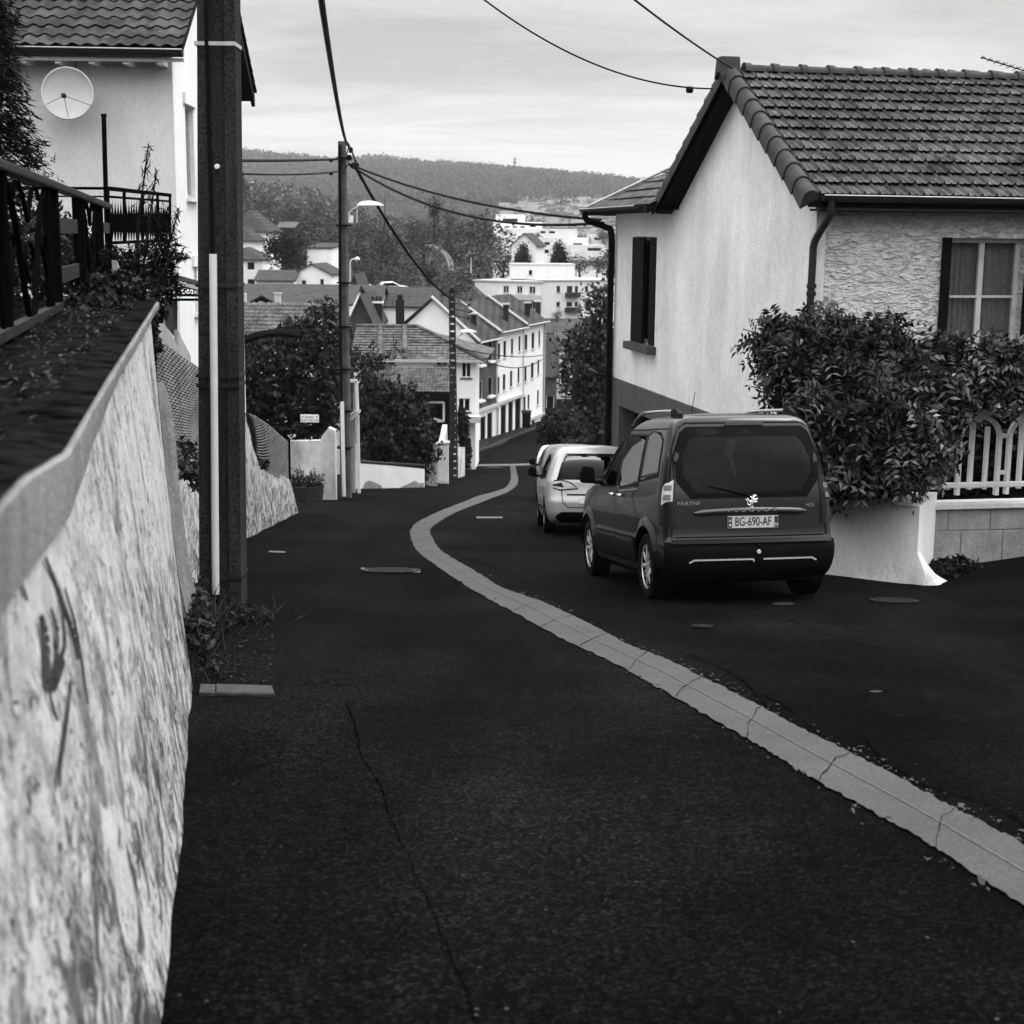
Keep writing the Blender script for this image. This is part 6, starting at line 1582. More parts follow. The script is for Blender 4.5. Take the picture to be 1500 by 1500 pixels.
# balcony railing
root = thing('balcony_railing', 'black balcony railing of twisted pointed bars in front of the white house', 'railing', P(210, 320, 21))
a, b = P(158, 276, 19), P(249, 286, 24); a2, b2 = P(158, 288, 19), P(249, 295, 24); a3, b3 = P(158, 356, 19), P(249, 352, 24)
m = MB(); m.bar(a, b, .05); m.bar(a2, b2, .03); m.bar(a3, b3, .04); m.bar(P(20, 275, 19), a, .035); m.bar(P(20, 287, 19), a2, .02); obj('rails', m, M['iron'], root)
NB = 26
for k in range(NB):
    f = (k + .5) / NB; t_ = a2.lerp(b2, f); bo = a3.lerp(b3, f); m = MB(); mid = t_.lerp(bo, .5); w = .024
    dv = (b2 - a2).normalized()
    pts = []
    for i in range(9):
        g = i / 8; ww = w * (.12 + .88 * math.sin(PI * g) ** .7); an = PI * .9 * g; dd = dv * math.cos(an) + Vector((-dv.y, dv.x, 0)) * math.sin(an); q = t_.lerp(bo, g); pts.append((q - dd * ww, q + dd * ww))
    for i in range(8): m.quad(pts[i][0], pts[i][1], pts[i + 1][1], pts[i + 1][0])
    obj('baluster', m, M['iron'], root)
for f in (.0, .22, .5, .76, 1.0):
    obj('post', MB().bar(a.lerp(b, f), a3.lerp(b3, f), .035), M['iron'], root)
# little porch roof with wrought brackets
root = thing('porch_canopy', 'small sloping porch canopy on scrolled iron brackets on the street side of the white house', 'canopy', P(270, 430, 24))
q = [P(236, 407, 23.5), P(258, 402, 24.8), P(320, 420, 26.0), P(318, 430, 24.2)]
m = MB(); m.prism(q, (0, 0, -.05)); obj('roof_board', m, M['wood'], root)
m = MB(); m.bar(q[0], q[3], .05, .06); obj('edge_strip', m, M['palezinc'], root)
m = MB(); m.bar(P(250, 432, 24), P(318, 433, 24), .04); m.bar(P(244, 439, 24), P(318, 439, 24), .04)
obj('brace', m, M['iron'], root)
m = MB()
for cu_, cv_, r_ in ((262, 423, 8), (275, 426, 6), (288, 427, 6), (300, 429, 5), (245, 425, 9)): m.tube([P(cu_ + r_ * math.cos(x) * (1 - x / 12), cv_ + r_ * math.sin(x) * (1 - x / 12), 24) for x in np.linspace(0, 8, 18)], .010, 5)
obj('scroll', m, M['iron'], root)
m = MB(); m.prism([P(241, 440, 24.3), P(254, 440, 24.3), P(254, 492, 24.3), P(241, 476, 24.3)], (0, .3, 0)); obj('side_post', m, plain('dark_door_side', .06, .7, .2, 4), root)

# ================================================================== CORNER BY THE SIDE STREET
def wallbox(name, label, pts, th, mat, cat='wall'):
    """pts: (x,y,zb,zt) along the wall"""
    root = thing(name, label, cat, (pts[0][0], pts[0][1], pts[0][2])); m = MB()
    for i in range(len(pts) - 1):
        a, b = pts[i], pts[i + 1]; d = Vector((b[0] - a[0], b[1] - a[1], 0)).normalized(); n = Vector((-d.y, d.x, 0)) * th
        A0, A1, B0, B1 = Vector((a[0], a[1], a[2])), Vector((a[0], a[1], a[3])), Vector((b[0], b[1], b[2])), Vector((b[0], b[1], b[3]))
        m.add([A0, B0, B1, A1, A0 + n, B0 + n, B1 + n, A1 + n], [(0, 1, 2, 3), (5, 4, 7, 6), (3, 2, 6, 7), (0, 4, 5, 1), (1, 5, 6, 2), (4, 0, 3, 7)])
    obj('wall_face', m, mat, root); return root
M['stained_white'] = render_wall('stained_white_render', 0.80, 0.15, 0.78, 0.5)
q = lambda u, vt, vb, Y: (P(u, vb, Y).x, Y, P(u, vb, Y).z - .4, P(u, vt, Y).z)
wr = wallbox('corner_wall', 'stained white rendered wall with the street sign above it, on the side street corner', [q(330, 648, 735, 43.5), q(424, 646, 735, 42.5), q(474, 645, 738, 41.5), q(480, 640, 738, 41.4)], .3, M['stained_white'])
m = MB(); a = q(472, 640, 738, 41.35); b = q(492, 632, 738, 41.2); m.prism([Vector((a[0], a[1], a[2])), Vector((b[0], b[1], b[2])), Vector((b[0], b[1], b[3] + .02)), Vector(((a[0] + b[0]) / 2, a[1], b[3] + .08)), Vector((a[0], a[1], a[3]))], (0, .35, 0)); obj('pier', m, M['stained_white'], wr)
gshrub('corner_hedge', 'tall dark hedge of small leaves behind the side street corner wall', 'hedge', P(430, 650, 46),
       [PB(400, 560, 46, (50, 60), 1.5), PB(455, 560, 46, (46, 66), 1.4), PB(370, 600, 46, (40, 60), 1.4), PB(430, 610, 45.5, (60, 50), 1.2), PB(480, 540, 46, (26, 50), 1.0), PB(390, 520, 47, (46, 30), 1.2), PB(450, 508, 47, (30, 26), 1.0), PB(480, 600, 45, (18, 50), .7), PB(360, 540, 47, (30, 40), 1.2), PB(420, 500, 47, (30, 22), 1.0), PB(350, 620, 46, (30, 50), 1.2)], 14000, .20, 'leaf', 51, [[P(470, 720, 46), P(475, 560, 46), P(482, 470, 46)], [P(420, 640, 46), P(410, 560, 46), P(400, 500, 46)]], aspect=.5, lump=.3)
gshrub('tree', 'thin leafy tree reaching above the hedge beside the second pole', 'tree', P(480, 620, 47),
       [PB(470, 480, 47, (26, 26), .8), PB(482, 500, 47, (22, 34), .8), PB(440, 475, 47, (24, 12), .6), PB(460, 452, 47, (14, 14), .4), PB(486, 462, 47, (12, 24), .4)], 1300, .20, 'leaf_mid', 52, [[P(484, 640, 47), P(480, 520, 47), P(470, 455, 47)], [P(482, 560, 47), P(450, 500, 47), P(430, 478, 47)]], aspect=.5, lump=.5)
m = MB(); m.tube(dense([P(u, v, 44) for u, v in [(330, 515), (352, 502), (380, 492), (410, 488), (440, 492)]], 4), .11, 6); m.tube(dense([P(u, v, 44.1) for u, v in [(330, 508), (352, 497), (385, 486), (420, 484), (445, 486)]], 4), .05, 6)
tag(obj('pergola_beam', m, M['wood']), 'dark bowed pergola beam in front of the pale tiled roof', 'beam')
# flower specks
C = np.array([tuple(P(u, v, 44.4)) for u, v in [(484, 487), (471, 475), (467, 470), (481, 538), (405, 478), (396, 528), (401, 550), (383, 546), (403, 517), (434, 512), (445, 585), (440, 596), (472, 510), (466, 585), (379, 600), (367, 555), (420, 540)]]); rng_ = np.random.default_rng(1)
quads_obj('flowers', leaf_quads(C, rng_.normal(size=C.shape), np.tile([0, -1.0, .4], (len(C), 1)), np.full(len(C), .06), np.full(len(C), .05)), M['greywhite'], bpy.data.objects['corner_hedge'])
# street sign
A = P(440, 607, 41.9); B_ = P(467, 607, 41.9); C_ = P(440, 618.5, 41.9); w = B_.x - A.x; h = A.z - C_.z; cS = Vector(((A.x + B_.x) / 2, 41.9, (A.z + C_.z) / 2))
sg = thing('street_sign', 'small white street name plate with dark lettering against the corner hedge', 'sign', cS)
obj('plate', MB().box(cS, (w, .02, h)), M['white'], sg, bevel=.004)
MS = lambda x, z, k=1: Matrix.Translation((x, -.013, z)) @ Matrix(((1, 0, 0, 0), (0, 0, -1, 0), (0, 1, 0, 0), (0, 0, 0, 1))) @ Matrix.Diagonal((k, 1, 1, 1))
text_obj('lettering', 'IMPASSE', h * .30, M['black'], sg, MS(-.01, h * .15, 1.0), .001)
text_obj('lettering', 'SAINT SOL AIR', h * .34, M['black'], sg, MS(-.0, -h * .24, 1.0), .001)
for s in (-1, 1): obj('corner_dot', MB().lathe([(h * .09, 0), (.001, .004)], cS + Vector((s * w * .39, -.012, h * .2)), (0, -1, 0), 10), M['black'], sg)
obj('post', MB().tube([cS + Vector((0, .03, -h / 2)), cS + Vector((0, .03, -1.2))], .02, 6), M['iron'], sg)
gshrub('planter_bush', 'scrubby bush in a dark planter against the stained corner wall', 'bush', P(450, 730, 40.5),
       [PB(445, 712, 40.3, (18, 12), .3), PB(460, 706, 40.3, (14, 12), .3), PB(436, 700, 40.3, (10, 12), .2)], 900, .12, 'leaf_mid', 53, [[P(430, 730, 40.3), P(427, 700, 40.3), P(424, 685, 40.3)], [P(445, 730, 40.3), P(442, 700, 40.3), P(438, 680, 40.3)]], aspect=.3, lump=.5)
m = MB(); c = P(450, 722, 40.4); m.lathe([(.001, -.7), (.38, -.7), (.46, .22), (.40, .22)], c, (0, 0, 1), 18); tag(obj('planter', m, plain('dark_planter', .03, .8, .3, 9)), 'dark round planter against the stained corner wall', 'planter')

def wood_pole(label, ub, vb, ut, vt, width_px, mat, group=None, rungs=False, lamp=None):
    b = G(ub, vb); t = P(ut, vt, b.y); w = width_px * b.y / FPX
    root = thing('utility_pole', label, 'utility pole', b, group)
    if rungs:
        m = MB(); W2 = w
        for s in (-1, 1): m.prism([Vector((b.x + s * W2 * .5, b.y, b.z - .2)), Vector((b.x + s * W2 * .32, b.y, b.z - .2)), Vector((t.x + s * W2 * .22, t.y, t.z)), Vector((t.x + s * W2 * .38, t.y, t.z))], (0, .25, 0))
        n_ = 26
        for i in range(n_ + 1):
            f = i / n_; c = b.lerp(t, f); hh = (t.z - b.z) / n_ * .74; m.box((c.x, c.y + .125, c.z), (W2 * (.7 - .2 * f), .18, hh))
        obj('pole', m, M[mat], root)
    else: hpole(root, (b.x, b.y, b.z - .2), t, w, w * .68, w, w * .6, M[mat])
    if lamp:
        lu, lv, tipu, tipv = lamp; a = P(lu, lv, b.y - .15); tip = P(tipu, tipv, b.y - .3); arm = thing  # arm rises then reaches out
        m = MB(); m.tube(dense([P(lu - 2, lv + 14, b.y - .15), P(lu, lv + 4, b.y - .15), P(lu + 7, lv - .5, b.y - .2), P(tipu - 34 * 45 / b.y, tipv + .5, b.y - .3)], 4), .03, 8)
        la = obj('lamp_arm', m, M['palezinc'], root, smooth=True)
        k = 45 / b.y; e = [P(tipu - 36 * k, tipv + 0 * k, b.y - .3), P(tipu - 30 * k, tipv - 6 * k, b.y - .3), P(tipu - 12 * k, tipv - 8 * k, b.y - .3), P(tipu, tipv, b.y - .3)]
        L_ = (e[3] - e[0]).length; c = e[0]; dx = (e[3] - e[0]).normalized()
        m = MB()
        def shell(s, q_):
            ang = PI * q_; hh = .13 * math.sin(PI * min(1, s * .9 + .12)) ** .6 * (1 if s > 0 else .5); wy = .16 * math.sin(PI * min(.97, s * .8 + .2)) ** .5
            return c + dx * (L_ * s) + Vector((0, math.cos(ang) * wy, math.sin(ang) * hh + .02))
        m.grid(shell, 12, 8); m.grid(lambda s, q_: c + dx * (L_ * s) + Vector((0, (q_ * 2 - 1) * .155 * math.sin(PI * min(.97, s * .8 + .2)) ** .5, .02)), 12, 1)
        obj('lamp_head', m, M['white'], la, smooth=True)
    return root, b, t
p2, p2b, p2t = wood_pole('grey concrete pole with a street lamp, at the side street corner', 507, 729, 501, 207, 16, 'pole2', lamp=(513, 306, 562, 302))
m = MB(); m.box(P(514, 321, p2b.y - .1), (.13, .12, .20)); obj('fuse_box', m, M['white'], p2, bevel=.01)
m = MB(); m.tube([P(504, 727, p2b.y - .2), P(501, 588, p2b.y - .2)], .055, 8); obj('cable_conduit', m, M['pvc'], p2, smooth=True)
m = MB(); m.tube(dense([P(500, 590, p2b.y - .2), P(498, 400, p2b.y - .18), P(498, 212, p2b.y - .16)], 4), .045, 6); obj('cable', m, M['cable'], p2)
for v in (232, 330, 414, 478, 540, 601, 655): pc = P(505, v, p2b.y); obj('steel_band', MB().box((pc.x, p2b.y, pc.z), (.42, .40, .04)), M['black'], p2)
m = MB()
for pts in ([(509, 208), (516, 222), (520, 238), (512, 243)], [(511, 214), (508, 230), (514, 244), (522, 240)], [(506, 246), (512, 240), (524, 244), (516, 225)]): m.tube(dense([P(u, v, p2b.y - .2) for u, v in pts], 5), .018, 5)
for u, v in ((514, 220), (517, 243), (512, 231), (523, 243)): m.lathe([(.001, -.09), (.06, -.06), (.06, .06), (.001, .09)], P(u, v, p2b.y - .2), (0, .2, 1), 8)
obj('cable_junction', m, M['cable'], p2)
p3, p3b, p3t = wood_pole('ladder-like concrete pole with a street lamp, farther down the road', 665, 702, 662, 426, 12, 'pole_dark', rungs=True, lamp=(670, 490, 698, 487))
m = MB(); m.lathe([(.02, 0), (.08, .02), (.10, .14), (.03, .2)], p3t, (0, 0, 1), 10)
for k in range(4): m.bar(P(664, 434 + k * 9, p3b.y - .15), P(690 - 3 * (k % 2), 440 + k * 9, p3b.y - .5), .04); m.lathe([(.03, 0), (.07, .04), (.05, .12)], P(690 - 3 * (k % 2), 440 + k * 9, p3b.y - .5), (0, 0, 1), 8)
obj('insulators', m, M['zinc'], p3)

# gate with white frame, then low white wall with stained foot, two rendered gate piers
g1 = thing('garden_gate', 'tall white framed gate with a small tiled hood behind the second pole', 'gate', P(520, 725, 47))
m = MB()
for u, vt, vb in ((522, 558, 605), (524, 608, 722)): m.bar(P(u, vt, 46.5), P(u + 2, vb, 46.5), .09)
m.bar(P(508, 558, 46.5), P(523, 558, 46.5), .09); obj('gate_frame', m, M['white'], g1)
m = MB(); m.bar(P(519, 560, 46.6), P(519, 720, 46.6), .06); m.prism([P(508, 605, 46.7), P(521, 605, 46.7), P(521, 722, 46.7), P(508, 722, 46.7)], (0, .06, 0)); obj('gate_leaf', m, M['greywhite'], g1)
m = MB(); m.prism([P(506, 618, 46), P(526, 602, 46), P(526, 606, 46), P(506, 624, 46)], (0, .5, 0)); m.prism([P(506, 612, 46.2), P(520, 602, 46.2), P(520, 604, 46.2), P(506, 616, 46.2)], (0, .5, 0)); obj('hood', m, M['greywhite'], g1)
wl = wallbox('low_white_wall', 'low white wall with a grey stained foot in front of the round hedge', [(P(527, 700, 52).x, 52, -9.4, P(527, 679, 52).z), (P(568, 700, 53).x, 53, -9.6, P(568, 682, 53).z), (P(622, 700, 54.5).x, 54.5, -9.9, P(622, 687, 54.5).z)], .25, render_wall('low_white_render', .74, .08, .2, .3))
m = MB()
for (ua, ub_, Ya, Yb) in ((527, 568, 52, 53), (568, 622, 53, 54.5)):
    a = Vector((P(ua, 690, Ya).x, Ya, P(ua, 678.5, Ya).z + (.0 if ua == 527 else -.07))); b = Vector((P(ub_, 690, Yb).x, Yb, P(ub_, 684.5 if ub_ > 600 else 681.5, Yb).z)); m.prism([a, b, b + UP * .07, a + UP * .07], (0, .32, 0)); m.v = [(x, y - .0, z) for x, y, z in m.v]
obj('coping', m, M['zinc'], wl)
m = MB()
def wp(u, v): f = (u - 527) / (622 - 527); Y = 52 + 2.5 * f if u > 568 else 52 + (u - 527) / 41; Yw = np.interp(u, [527, 568, 622], [52, 53, 54.5]); p = P(u, v, Yw - .012); return p
m.poly([wp(u, v) for u, v in [(531, 716), (535, 706), (541, 704), (548, 706), (554, 709), (559, 712), (560, 720), (540, 722)]]); m.poly([wp(u, v) for u, v in [(575, 722), (590, 712), (602, 707), (608, 704), (614, 708), (621, 707), (621, 722)]])
obj('damp_stain', m, plain('damp_grey', .22, .9, .25, 4), wl)
for (u0, u1, vt, vb, Y, lb) in ((623, 640, 652, 713, 56.5, 'streaked white gate pier with dark drips at the end of the low white wall'), (643, 657, 650, 704, 60, 'smooth white gate pier just left of the ladder-like pole')):
    c = (P(u0, vb, Y) + P(u1, vb, Y)) / 2; g = thing('gate_pier', lb, 'pier', c)
    w = (u1 - u0) * Y / FPX; z0_, z1_ = c.z - .3, P(u0, vt, Y).z
    m = MB(); m.box((c.x, Y + w / 2, (z0_ + z1_) / 2), (w, w, z1_ - z0_)); obj('pier', m, M['batter'] if u0 == 623 else M['stained_white'], g, bevel=.03); obj('cap', MB().box((c.x, Y + w / 2, z1_ + .03), (w + .08, w + .08, .07)), M['greywhite'], g)
wallbox('swept_wall', 'pointed white wall end rising behind the gate piers', [(P(648, 690, 61.5).x, 61.5, -11, P(645, 655, 61.5).z), (P(655, 690, 63).x, 63, -11, P(653, 622, 63).z), (P(656, 690, 64).x, 64, -11, P(654, 650, 64).z)], .2, M['stained_white'])
wallbox('low_white_wall', 'white wall end leaning just right of the ladder-like pole', [(P(672, 690, 71).x, 71, -12, P(675, 655, 71).z), (P(681, 690, 76).x, 76, -12.4, P(681, 655, 76).z)], .25, M['stained_white'])
gshrub('round_hedge', 'large dark round hedge behind the low white wall', 'hedge', P(580, 690, 56),
       [PB(560, 630, 56, (40, 60), 1.8), PB(600, 640, 56.5, (40, 50), 1.6), PB(575, 590, 57, (38, 36), 1.5), PB(545, 600, 56, (28, 50), 1.2), PB(620, 660, 57, (24, 34), 1.2), PB(590, 670, 55.8, (50, 26), .8), PB(545, 660, 55.4, (20, 36), .8), PB(610, 610, 57, (26, 26), 1.2)], 9000, .22, 'leaf', 61, [[P(575, 700, 57), P(580, 600, 57), P(588, 560, 57)]], aspect=.5, lump=.3)
sb = gshrub('tree', 'spiky branched shrub sticking up between the two poles in front of the tile roofs', 'tree', P(560, 560, 55),
       [PB(540, 528, 55, (24, 10), .5), PB(565, 522, 55, (20, 5), .4), PB(585, 514, 55, (10, 3), .2), PB(577, 505, 55, (3, 10), .2), PB(520, 520, 54, (12, 16), .5), PB(530, 545, 55, (20, 20), .8), PB(558, 535, 55, (16, 8), .4), PB(545, 505, 55, (4, 10), .2)], 1300, .17, 'leaf', 62, [[P(520, 545, 55), P(560, 525, 55), P(597, 510, 55)], [P(560, 527, 55), P(575, 515, 55), P(580, 496, 55)]], aspect=.3, lump=.5)
gshrub('bush', 'dark bush at the foot of the terrace beside the ladder-like pole', 'bush', P(680, 690, 78), [PB(679, 630, 78, (8, 30), .8), PB(683, 660, 78, (7, 26), .8), PB(676, 610, 78, (5, 14), .6)], 900, .3, 'leaf', 63)

# ================================================================== MIDDLE HOUSES
# left tile house (only its roof shows above the hedge)
Y_ = 76
A, B_ = px2(300, Y_), px2(490, Y_); ze_, zr_ = zv(503, Y_), zv(447, Y_ + 3.2)
block('tile_roof_house', 'house with pale roman tile roof rising above the corner hedge', A, B_, 6.4, -13, ze_, 'gx', zr_ - ze_, 'house_front', 'tile_pale', oh=.3, tiles=(.26, .36, .06))
# plain grey roofs behind it
block('grey_roofed_house', 'wide house with flat-toned grey roof and small dark gabled dormer, behind the pale tile roof', px2(346, 110), px2(512, 110), 12, -16, zv(448, 108), 'gx', 1.15, 'house_front', 'slate', oh=.3)
dm = thing('dormer', 'dark gabled dormer with a small white window on the grey roof', 'dormer', P(383, 440, 106.5))
m = MB(); m.poly([P(357, 447, 106.5), P(411, 447, 106.5), P(383, 433, 106.5)]); obj('gable', m, M['dark'], dm)
m = MB()
for a, b in (((352, 449), (383, 432)), ((383, 432), (414, 449))): m.prism([P(*a, 106), P(*b, 106), P(b[0], b[1] + 2.2, 106), P(a[0], a[1] + 2.2, 106)], (0, 5, 0))
obj('roof', m, M['slate'], dm)
obj('window', MB().box(P(382, 443, 106.4), (.28, .1, .2)), M['white'], dm)
m = MB(); m.box(P(355, 440, 105), (.55, .5, 1.0)); tag(obj('chimney', m, M['greywhite']), 'pale chimney beside the dark dormer, nearest the big pole', 'chimney')
m = MB(); m.box(P(407, 438, 106), (.42, .4, .85)); m.box(P(407, 429.5, 106), (.55, .5, .08)); tag(obj('chimney', m, M['greywhite']), 'small white chimney just right of the dark dormer', 'chimney')
block('small_gabled_house', 'small grey gabled house with a round lamp-white window, right beside the second pole', px2(512, 92), px2(545, 92), 9, -15, zv(470, 92), 'gy', 1.5, 'slate', 'slate', oh=.25)
# double tall chimney
for u0, u1, lb in ((537, 549, 'left one of two tall dark chimneys with white rims before the white gable'), (549.5, 560, 'right one of two tall dark chimneys with white rims before the white gable')):
    Yc = 97; root = thing('chimney', lb, 'chimney', P((u0 + u1) / 2, 480, Yc)); w = (u1 - u0) * Yc / FPX
    c = P((u0 + u1) / 2, 462, Yc); obj('stack', MB().box((c.x, Yc, P(540, 463, Yc).z), (w, w, (zv(444, Yc) - zv(482, Yc)))), M['brick'], root)
    obj('rim', MB().box((c.x, Yc, zv(443.5, Yc)), (w + .14, w + .14, .12)), M['white'], root)
    m = MB(); 
    for s in (-.25, .25): m.lathe([(.11, 0), (.08, .3)], (c.x + s * w, Yc, zv(442, Yc)), (0, 0, 1), 8)
    obj('chimney_pots', m, M['brick'], root)
block('low_white_house', 'long low white house with grey roof behind the tall dark chimneys', px2(556, 122), px2(640, 122.3), 8, -16, zv(448, 122), 'gx', 1.35, 'house_white', 'ftile', oh=.3)
m = MB(); m.box((P(586, 455, 100).x, 100, zv(458, 100)), (.55, .5, 1.7)); m.box((P(586, 455, 100).x, 100, zv(438, 100)), (.35, .3, .5)); tag(obj('chimney', m, M['brick']), 'single dark chimney with round pot above the tile roofs', 'chimney')
# tiled roofs in front of the terrace
Yq = 88
zA = zv(527, Yq - 3); zB = zv(480, Yq + 1)
hb_ = thing('hip_roofed_house', 'white house with ribbed hipped tile roof between the two poles', 'house', (P(600, 560, Yq).x, Yq, -15))
x0, x1 = P(512, 527, Yq - 3).x, P(694, 527, Yq - 3).x; L_ = x1 - x0 + .7
v_ = Vector((0, 4, zB - zA)); m = MB(); SS = v_.length
xr_ = P(612, 480, Yq + 1).x; clipx = L_ - (xr_ - x0)
tile_roof(m, (x0, Yq - 3, zA), (1, 0, 0), v_, L_, SS, .30, .36, .06, clip=lambda t: (0, L_ - clipx * min(1, t / SS)), prof='mech', ns=5, lip=.05)
obj('roof_tiles', m, M['tile_pale'], hb_)
m = MB(); e1_ = Vector((x0 + L_, Yq - 3, zA)); ap_ = Vector((xr_, Yq + 1, zB)); e2_ = Vector((x0 + L_ + .4, Yq + 6, zA)); m.poly([e1_, e2_, ap_]); m.poly([e2_, Vector((x0, Yq + 6, zA)), Vector((x0, Yq + 1, zB)), ap_]); obj('rear_roof', m, M['tile_pale'], hb_)
m = MB(); m.tube([e1_ + UP * .05, ap_ + UP * .08], .11, 8); m.tube([ap_ + UP * .08, Vector((x0, Yq + 1, zB + .08))], .11, 8)
for u in (557, 593): m.tube([Vector((P(u, 527, Yq - 3).x, Yq - 3.02, zA + .06)), Vector((P(u, 480, Yq + 1).x, Yq + 1, zB + .06))], .16, 8)
obj('ridge_tiles', m, M['tile_pale'], hb_, smooth=True)
m = MB(); m.box((x0 + L_ / 2, Yq - 3.05, zA - .07), (L_, .12, .16)); obj('gutter', m, M['palezinc'], hb_)
zb_ = -16.0
A, B_ = (x0 + .2, Yq - 2.6), (x1 + .1, Yq - 2.6); s_ = lambda u: XA(u, Yq - 2.6, 550) - A[0]
hw = [(s_(676), s_(690), zv(553, Yq - 2.6), zv(528.5, Yq - 2.6)), (s_(671), s_(689), zv(603, Yq - 2.6), zv(583, Yq - 2.6)), (s_(555), s_(580), zv(536, Yq - 2.6), zv(530, Yq - 2.6)), (s_(638), s_(656), zv(536, Yq - 2.6), zv(530, Yq - 2.6))]
m = MB(); wall_face(m, A, B_, zb_, zA - .02, hw, .2); wall_face(m, B_, (B_[0], B_[1] + 9), zb_, zA - .02); wall_face(m, (A[0], A[1] + 9), A, zb_, zA - .02); obj('wall', m, M['house_white'], hb_)
for h in hw: window(hb_, A, B_, h, .15, .06, 1, 0)
m = MB(); m.box((x1 - .4, Yq - 3.3, zv(612, Yq - 3)), (1.6, 1.2, .35)); obj('balcony_slab', m, M['greywhite'], hb_)
# carport roof in front
Yd = 76; xa, xb = P(524, 572, Yd).x, P(661, 572, Yd).x; zlo, zhi = zv(575, Yd), zv(538, Yd + 3.2)
cp = thing('carport', 'dark carport under a pale roman tile lean-to roof, left of the ladder-like pole', 'carport', ((xa + xb) / 2, Yd, -13))
v_ = Vector((0, 3.2, zhi - zlo)); m = MB(); tile_roof(m, (xa, Yd, zlo), (1, 0, 0), v_, xb - xa, v_.length, .19, .30, .05); obj('roof_tiles', m, M['tile_pale'], cp)
m = MB(); m.box(((xa + xb) / 2, Yd + .15, zlo - .15), (xb - xa, .1, .22)); 
for x in (xa + .1, xb - .1): m.bar((x, Yd + .3, zlo - .2), (x, Yd + .3, -13.4), .15)
obj('frame', m, M['dark'], cp)
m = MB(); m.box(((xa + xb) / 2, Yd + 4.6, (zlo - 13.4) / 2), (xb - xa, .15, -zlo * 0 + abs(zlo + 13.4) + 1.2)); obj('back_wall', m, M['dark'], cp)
m = MB(); Yw = Yd + 1.2
for a, b in (((600, 589.5), (650, 589.5)), ((650, 589.5), (650, 617)), ((622, 617), (650, 617))): m.bar(P(*a, Yw), P(*b, Yw), .10)
for k in range(6): m.box(P(625 + k * 4, 614 + (k % 3), Yw), (.12, .1, .10))
obj('white_frame', m, M['white'], cp)

# ---- terrace of three houses along the road
TA = Vector((P(697, 600, 118).x, 118.0, 0)); TB = Vector((P(795, 600, 137).x, 137.0, 0)); td = (TB - TA); TL = td.length; td.normalize(); tn = Vector((-td.y, td.x, 0))
ztb = -17.4; zeT0, zeT1 = zv(500, 118, 697), zv(471, 137, 795)
def tpos(u):   # distance along the terrace for a pixel column
    d = ray(u, 560); # solve TA + td*s = k*d
    k = (TA.x * td.y - TA.y * td.x) / (d.x * td.y - d.y * td.x); p = Vector((d.x * k, d.y * k, 0)); return (p - TA).dot(td)
def tz(u, v): s = tpos(u); Y = TA.y + td.y * s; return P(u, v, Y).z
sA, sB, sC, sD = 0, tpos(727), tpos(765.5), tpos(795)
def tpt(s): p = TA + td * s; return (p.x, p.y)
zE = [tz(697, 499), tz(765, 479), tz(795, 472)]
GW = (TA - Vector((P(562, 480, 118).x, 118, 0))).length
def terr(name, label, s0, s1, ze, wallm, cols_up, doors, fasc, rows, chim=()):
    root = thing(name, label, 'house', TA + td * s0 + UP * ztb)
    holes = []
    for u0, u1, v0, v1 in cols_up: holes.append((tpos(u0) - s0, tpos(u1) - s0, tz((u0 + u1) / 2, v1), tz((u0 + u1) / 2, v0)))
    dh = []
    for u0, u1, v0, v1 in doors: dh.append((tpos(u0) - s0, tpos(u1) - s0, ztb + .2, tz((u0 + u1) / 2, v0)))
    m = MB(); wall_face(m, tpt(s0), tpt(s1), fasc, ze, holes, .07); obj('wall', m, M[wallm], root)
    m = MB(); wall_face(m, tpt(s0), tpt(s1), ztb, fasc - .25, [h for h in dh], .1); obj('ground_floor_wall', m, M['house_white'], root)
    c = TA + td * (s0 + s1) / 2 - tn * .1; obj('fascia_band', MB().box((c.x, c.y, fasc - .12), (s1 - s0 - .02, .3, .24), td, tn), M['greywhite'], root)
    for h in holes:
        window(root, tpt(s0), tpt(s1), h, .03, .03, 0, 0, True, 'greywhite', 'greywhite', 'dark')
    for h in dh:
        w = window(root, tpt(s0), tpt(s1), h, .06, .06, 0, 0, False, 'greywhite', 'sill', 'dark' if wallm != 'house_white' or (h[1] - h[0]) < .9 else 'dark'); w.name = 'garage_opening'
    return root
t1_ = terr('terrace_house', 'dark rendered terrace house with white sills, left end of the white terrace', sA, sB, zE[0] - .1, 'plinth',
     [(701, 707, 503, 534), (715, 721, 500, 528), (700, 706, 558, 585), (715, 721, 552, 579)], [(704, 712, 610, 645), (714, 722, 604, 640), (697.5, 701, 612, 650)], tz(711, 596), 2)
for u0, u1, v in ((700, 708, 536), (714, 722, 530), (699, 707, 588), (714, 722, 581)):
    s0, s1 = tpos(u0), tpos(u1); c = TA + td * (s0 + s1) / 2 - tn * .12; obj('white_sill', MB().box((c.x, c.y, tz((u0 + u1) / 2, v)), (s1 - s0, .3, .16), td, tn), M['white'], t1_)
t2_ = terr('terrace_house', 'white middle terrace house with four window columns and garage doors', sB, sC, zE[1] + .0, 'house_white',
     [(729, 732.5, 503, 527), (737, 741, 499, 524), (748, 751.5, 496, 519), (759, 762, 492, 515), (729, 732, 552, 577), (736.5, 740.5, 548, 572), (747, 750.5, 543, 567), (758, 761, 538, 562)],
     [(728, 731, 598, 640), (734, 742, 593, 634), (745, 752, 588, 628), (755, 763.5, 582, 622)], tz(745, 583), 2)
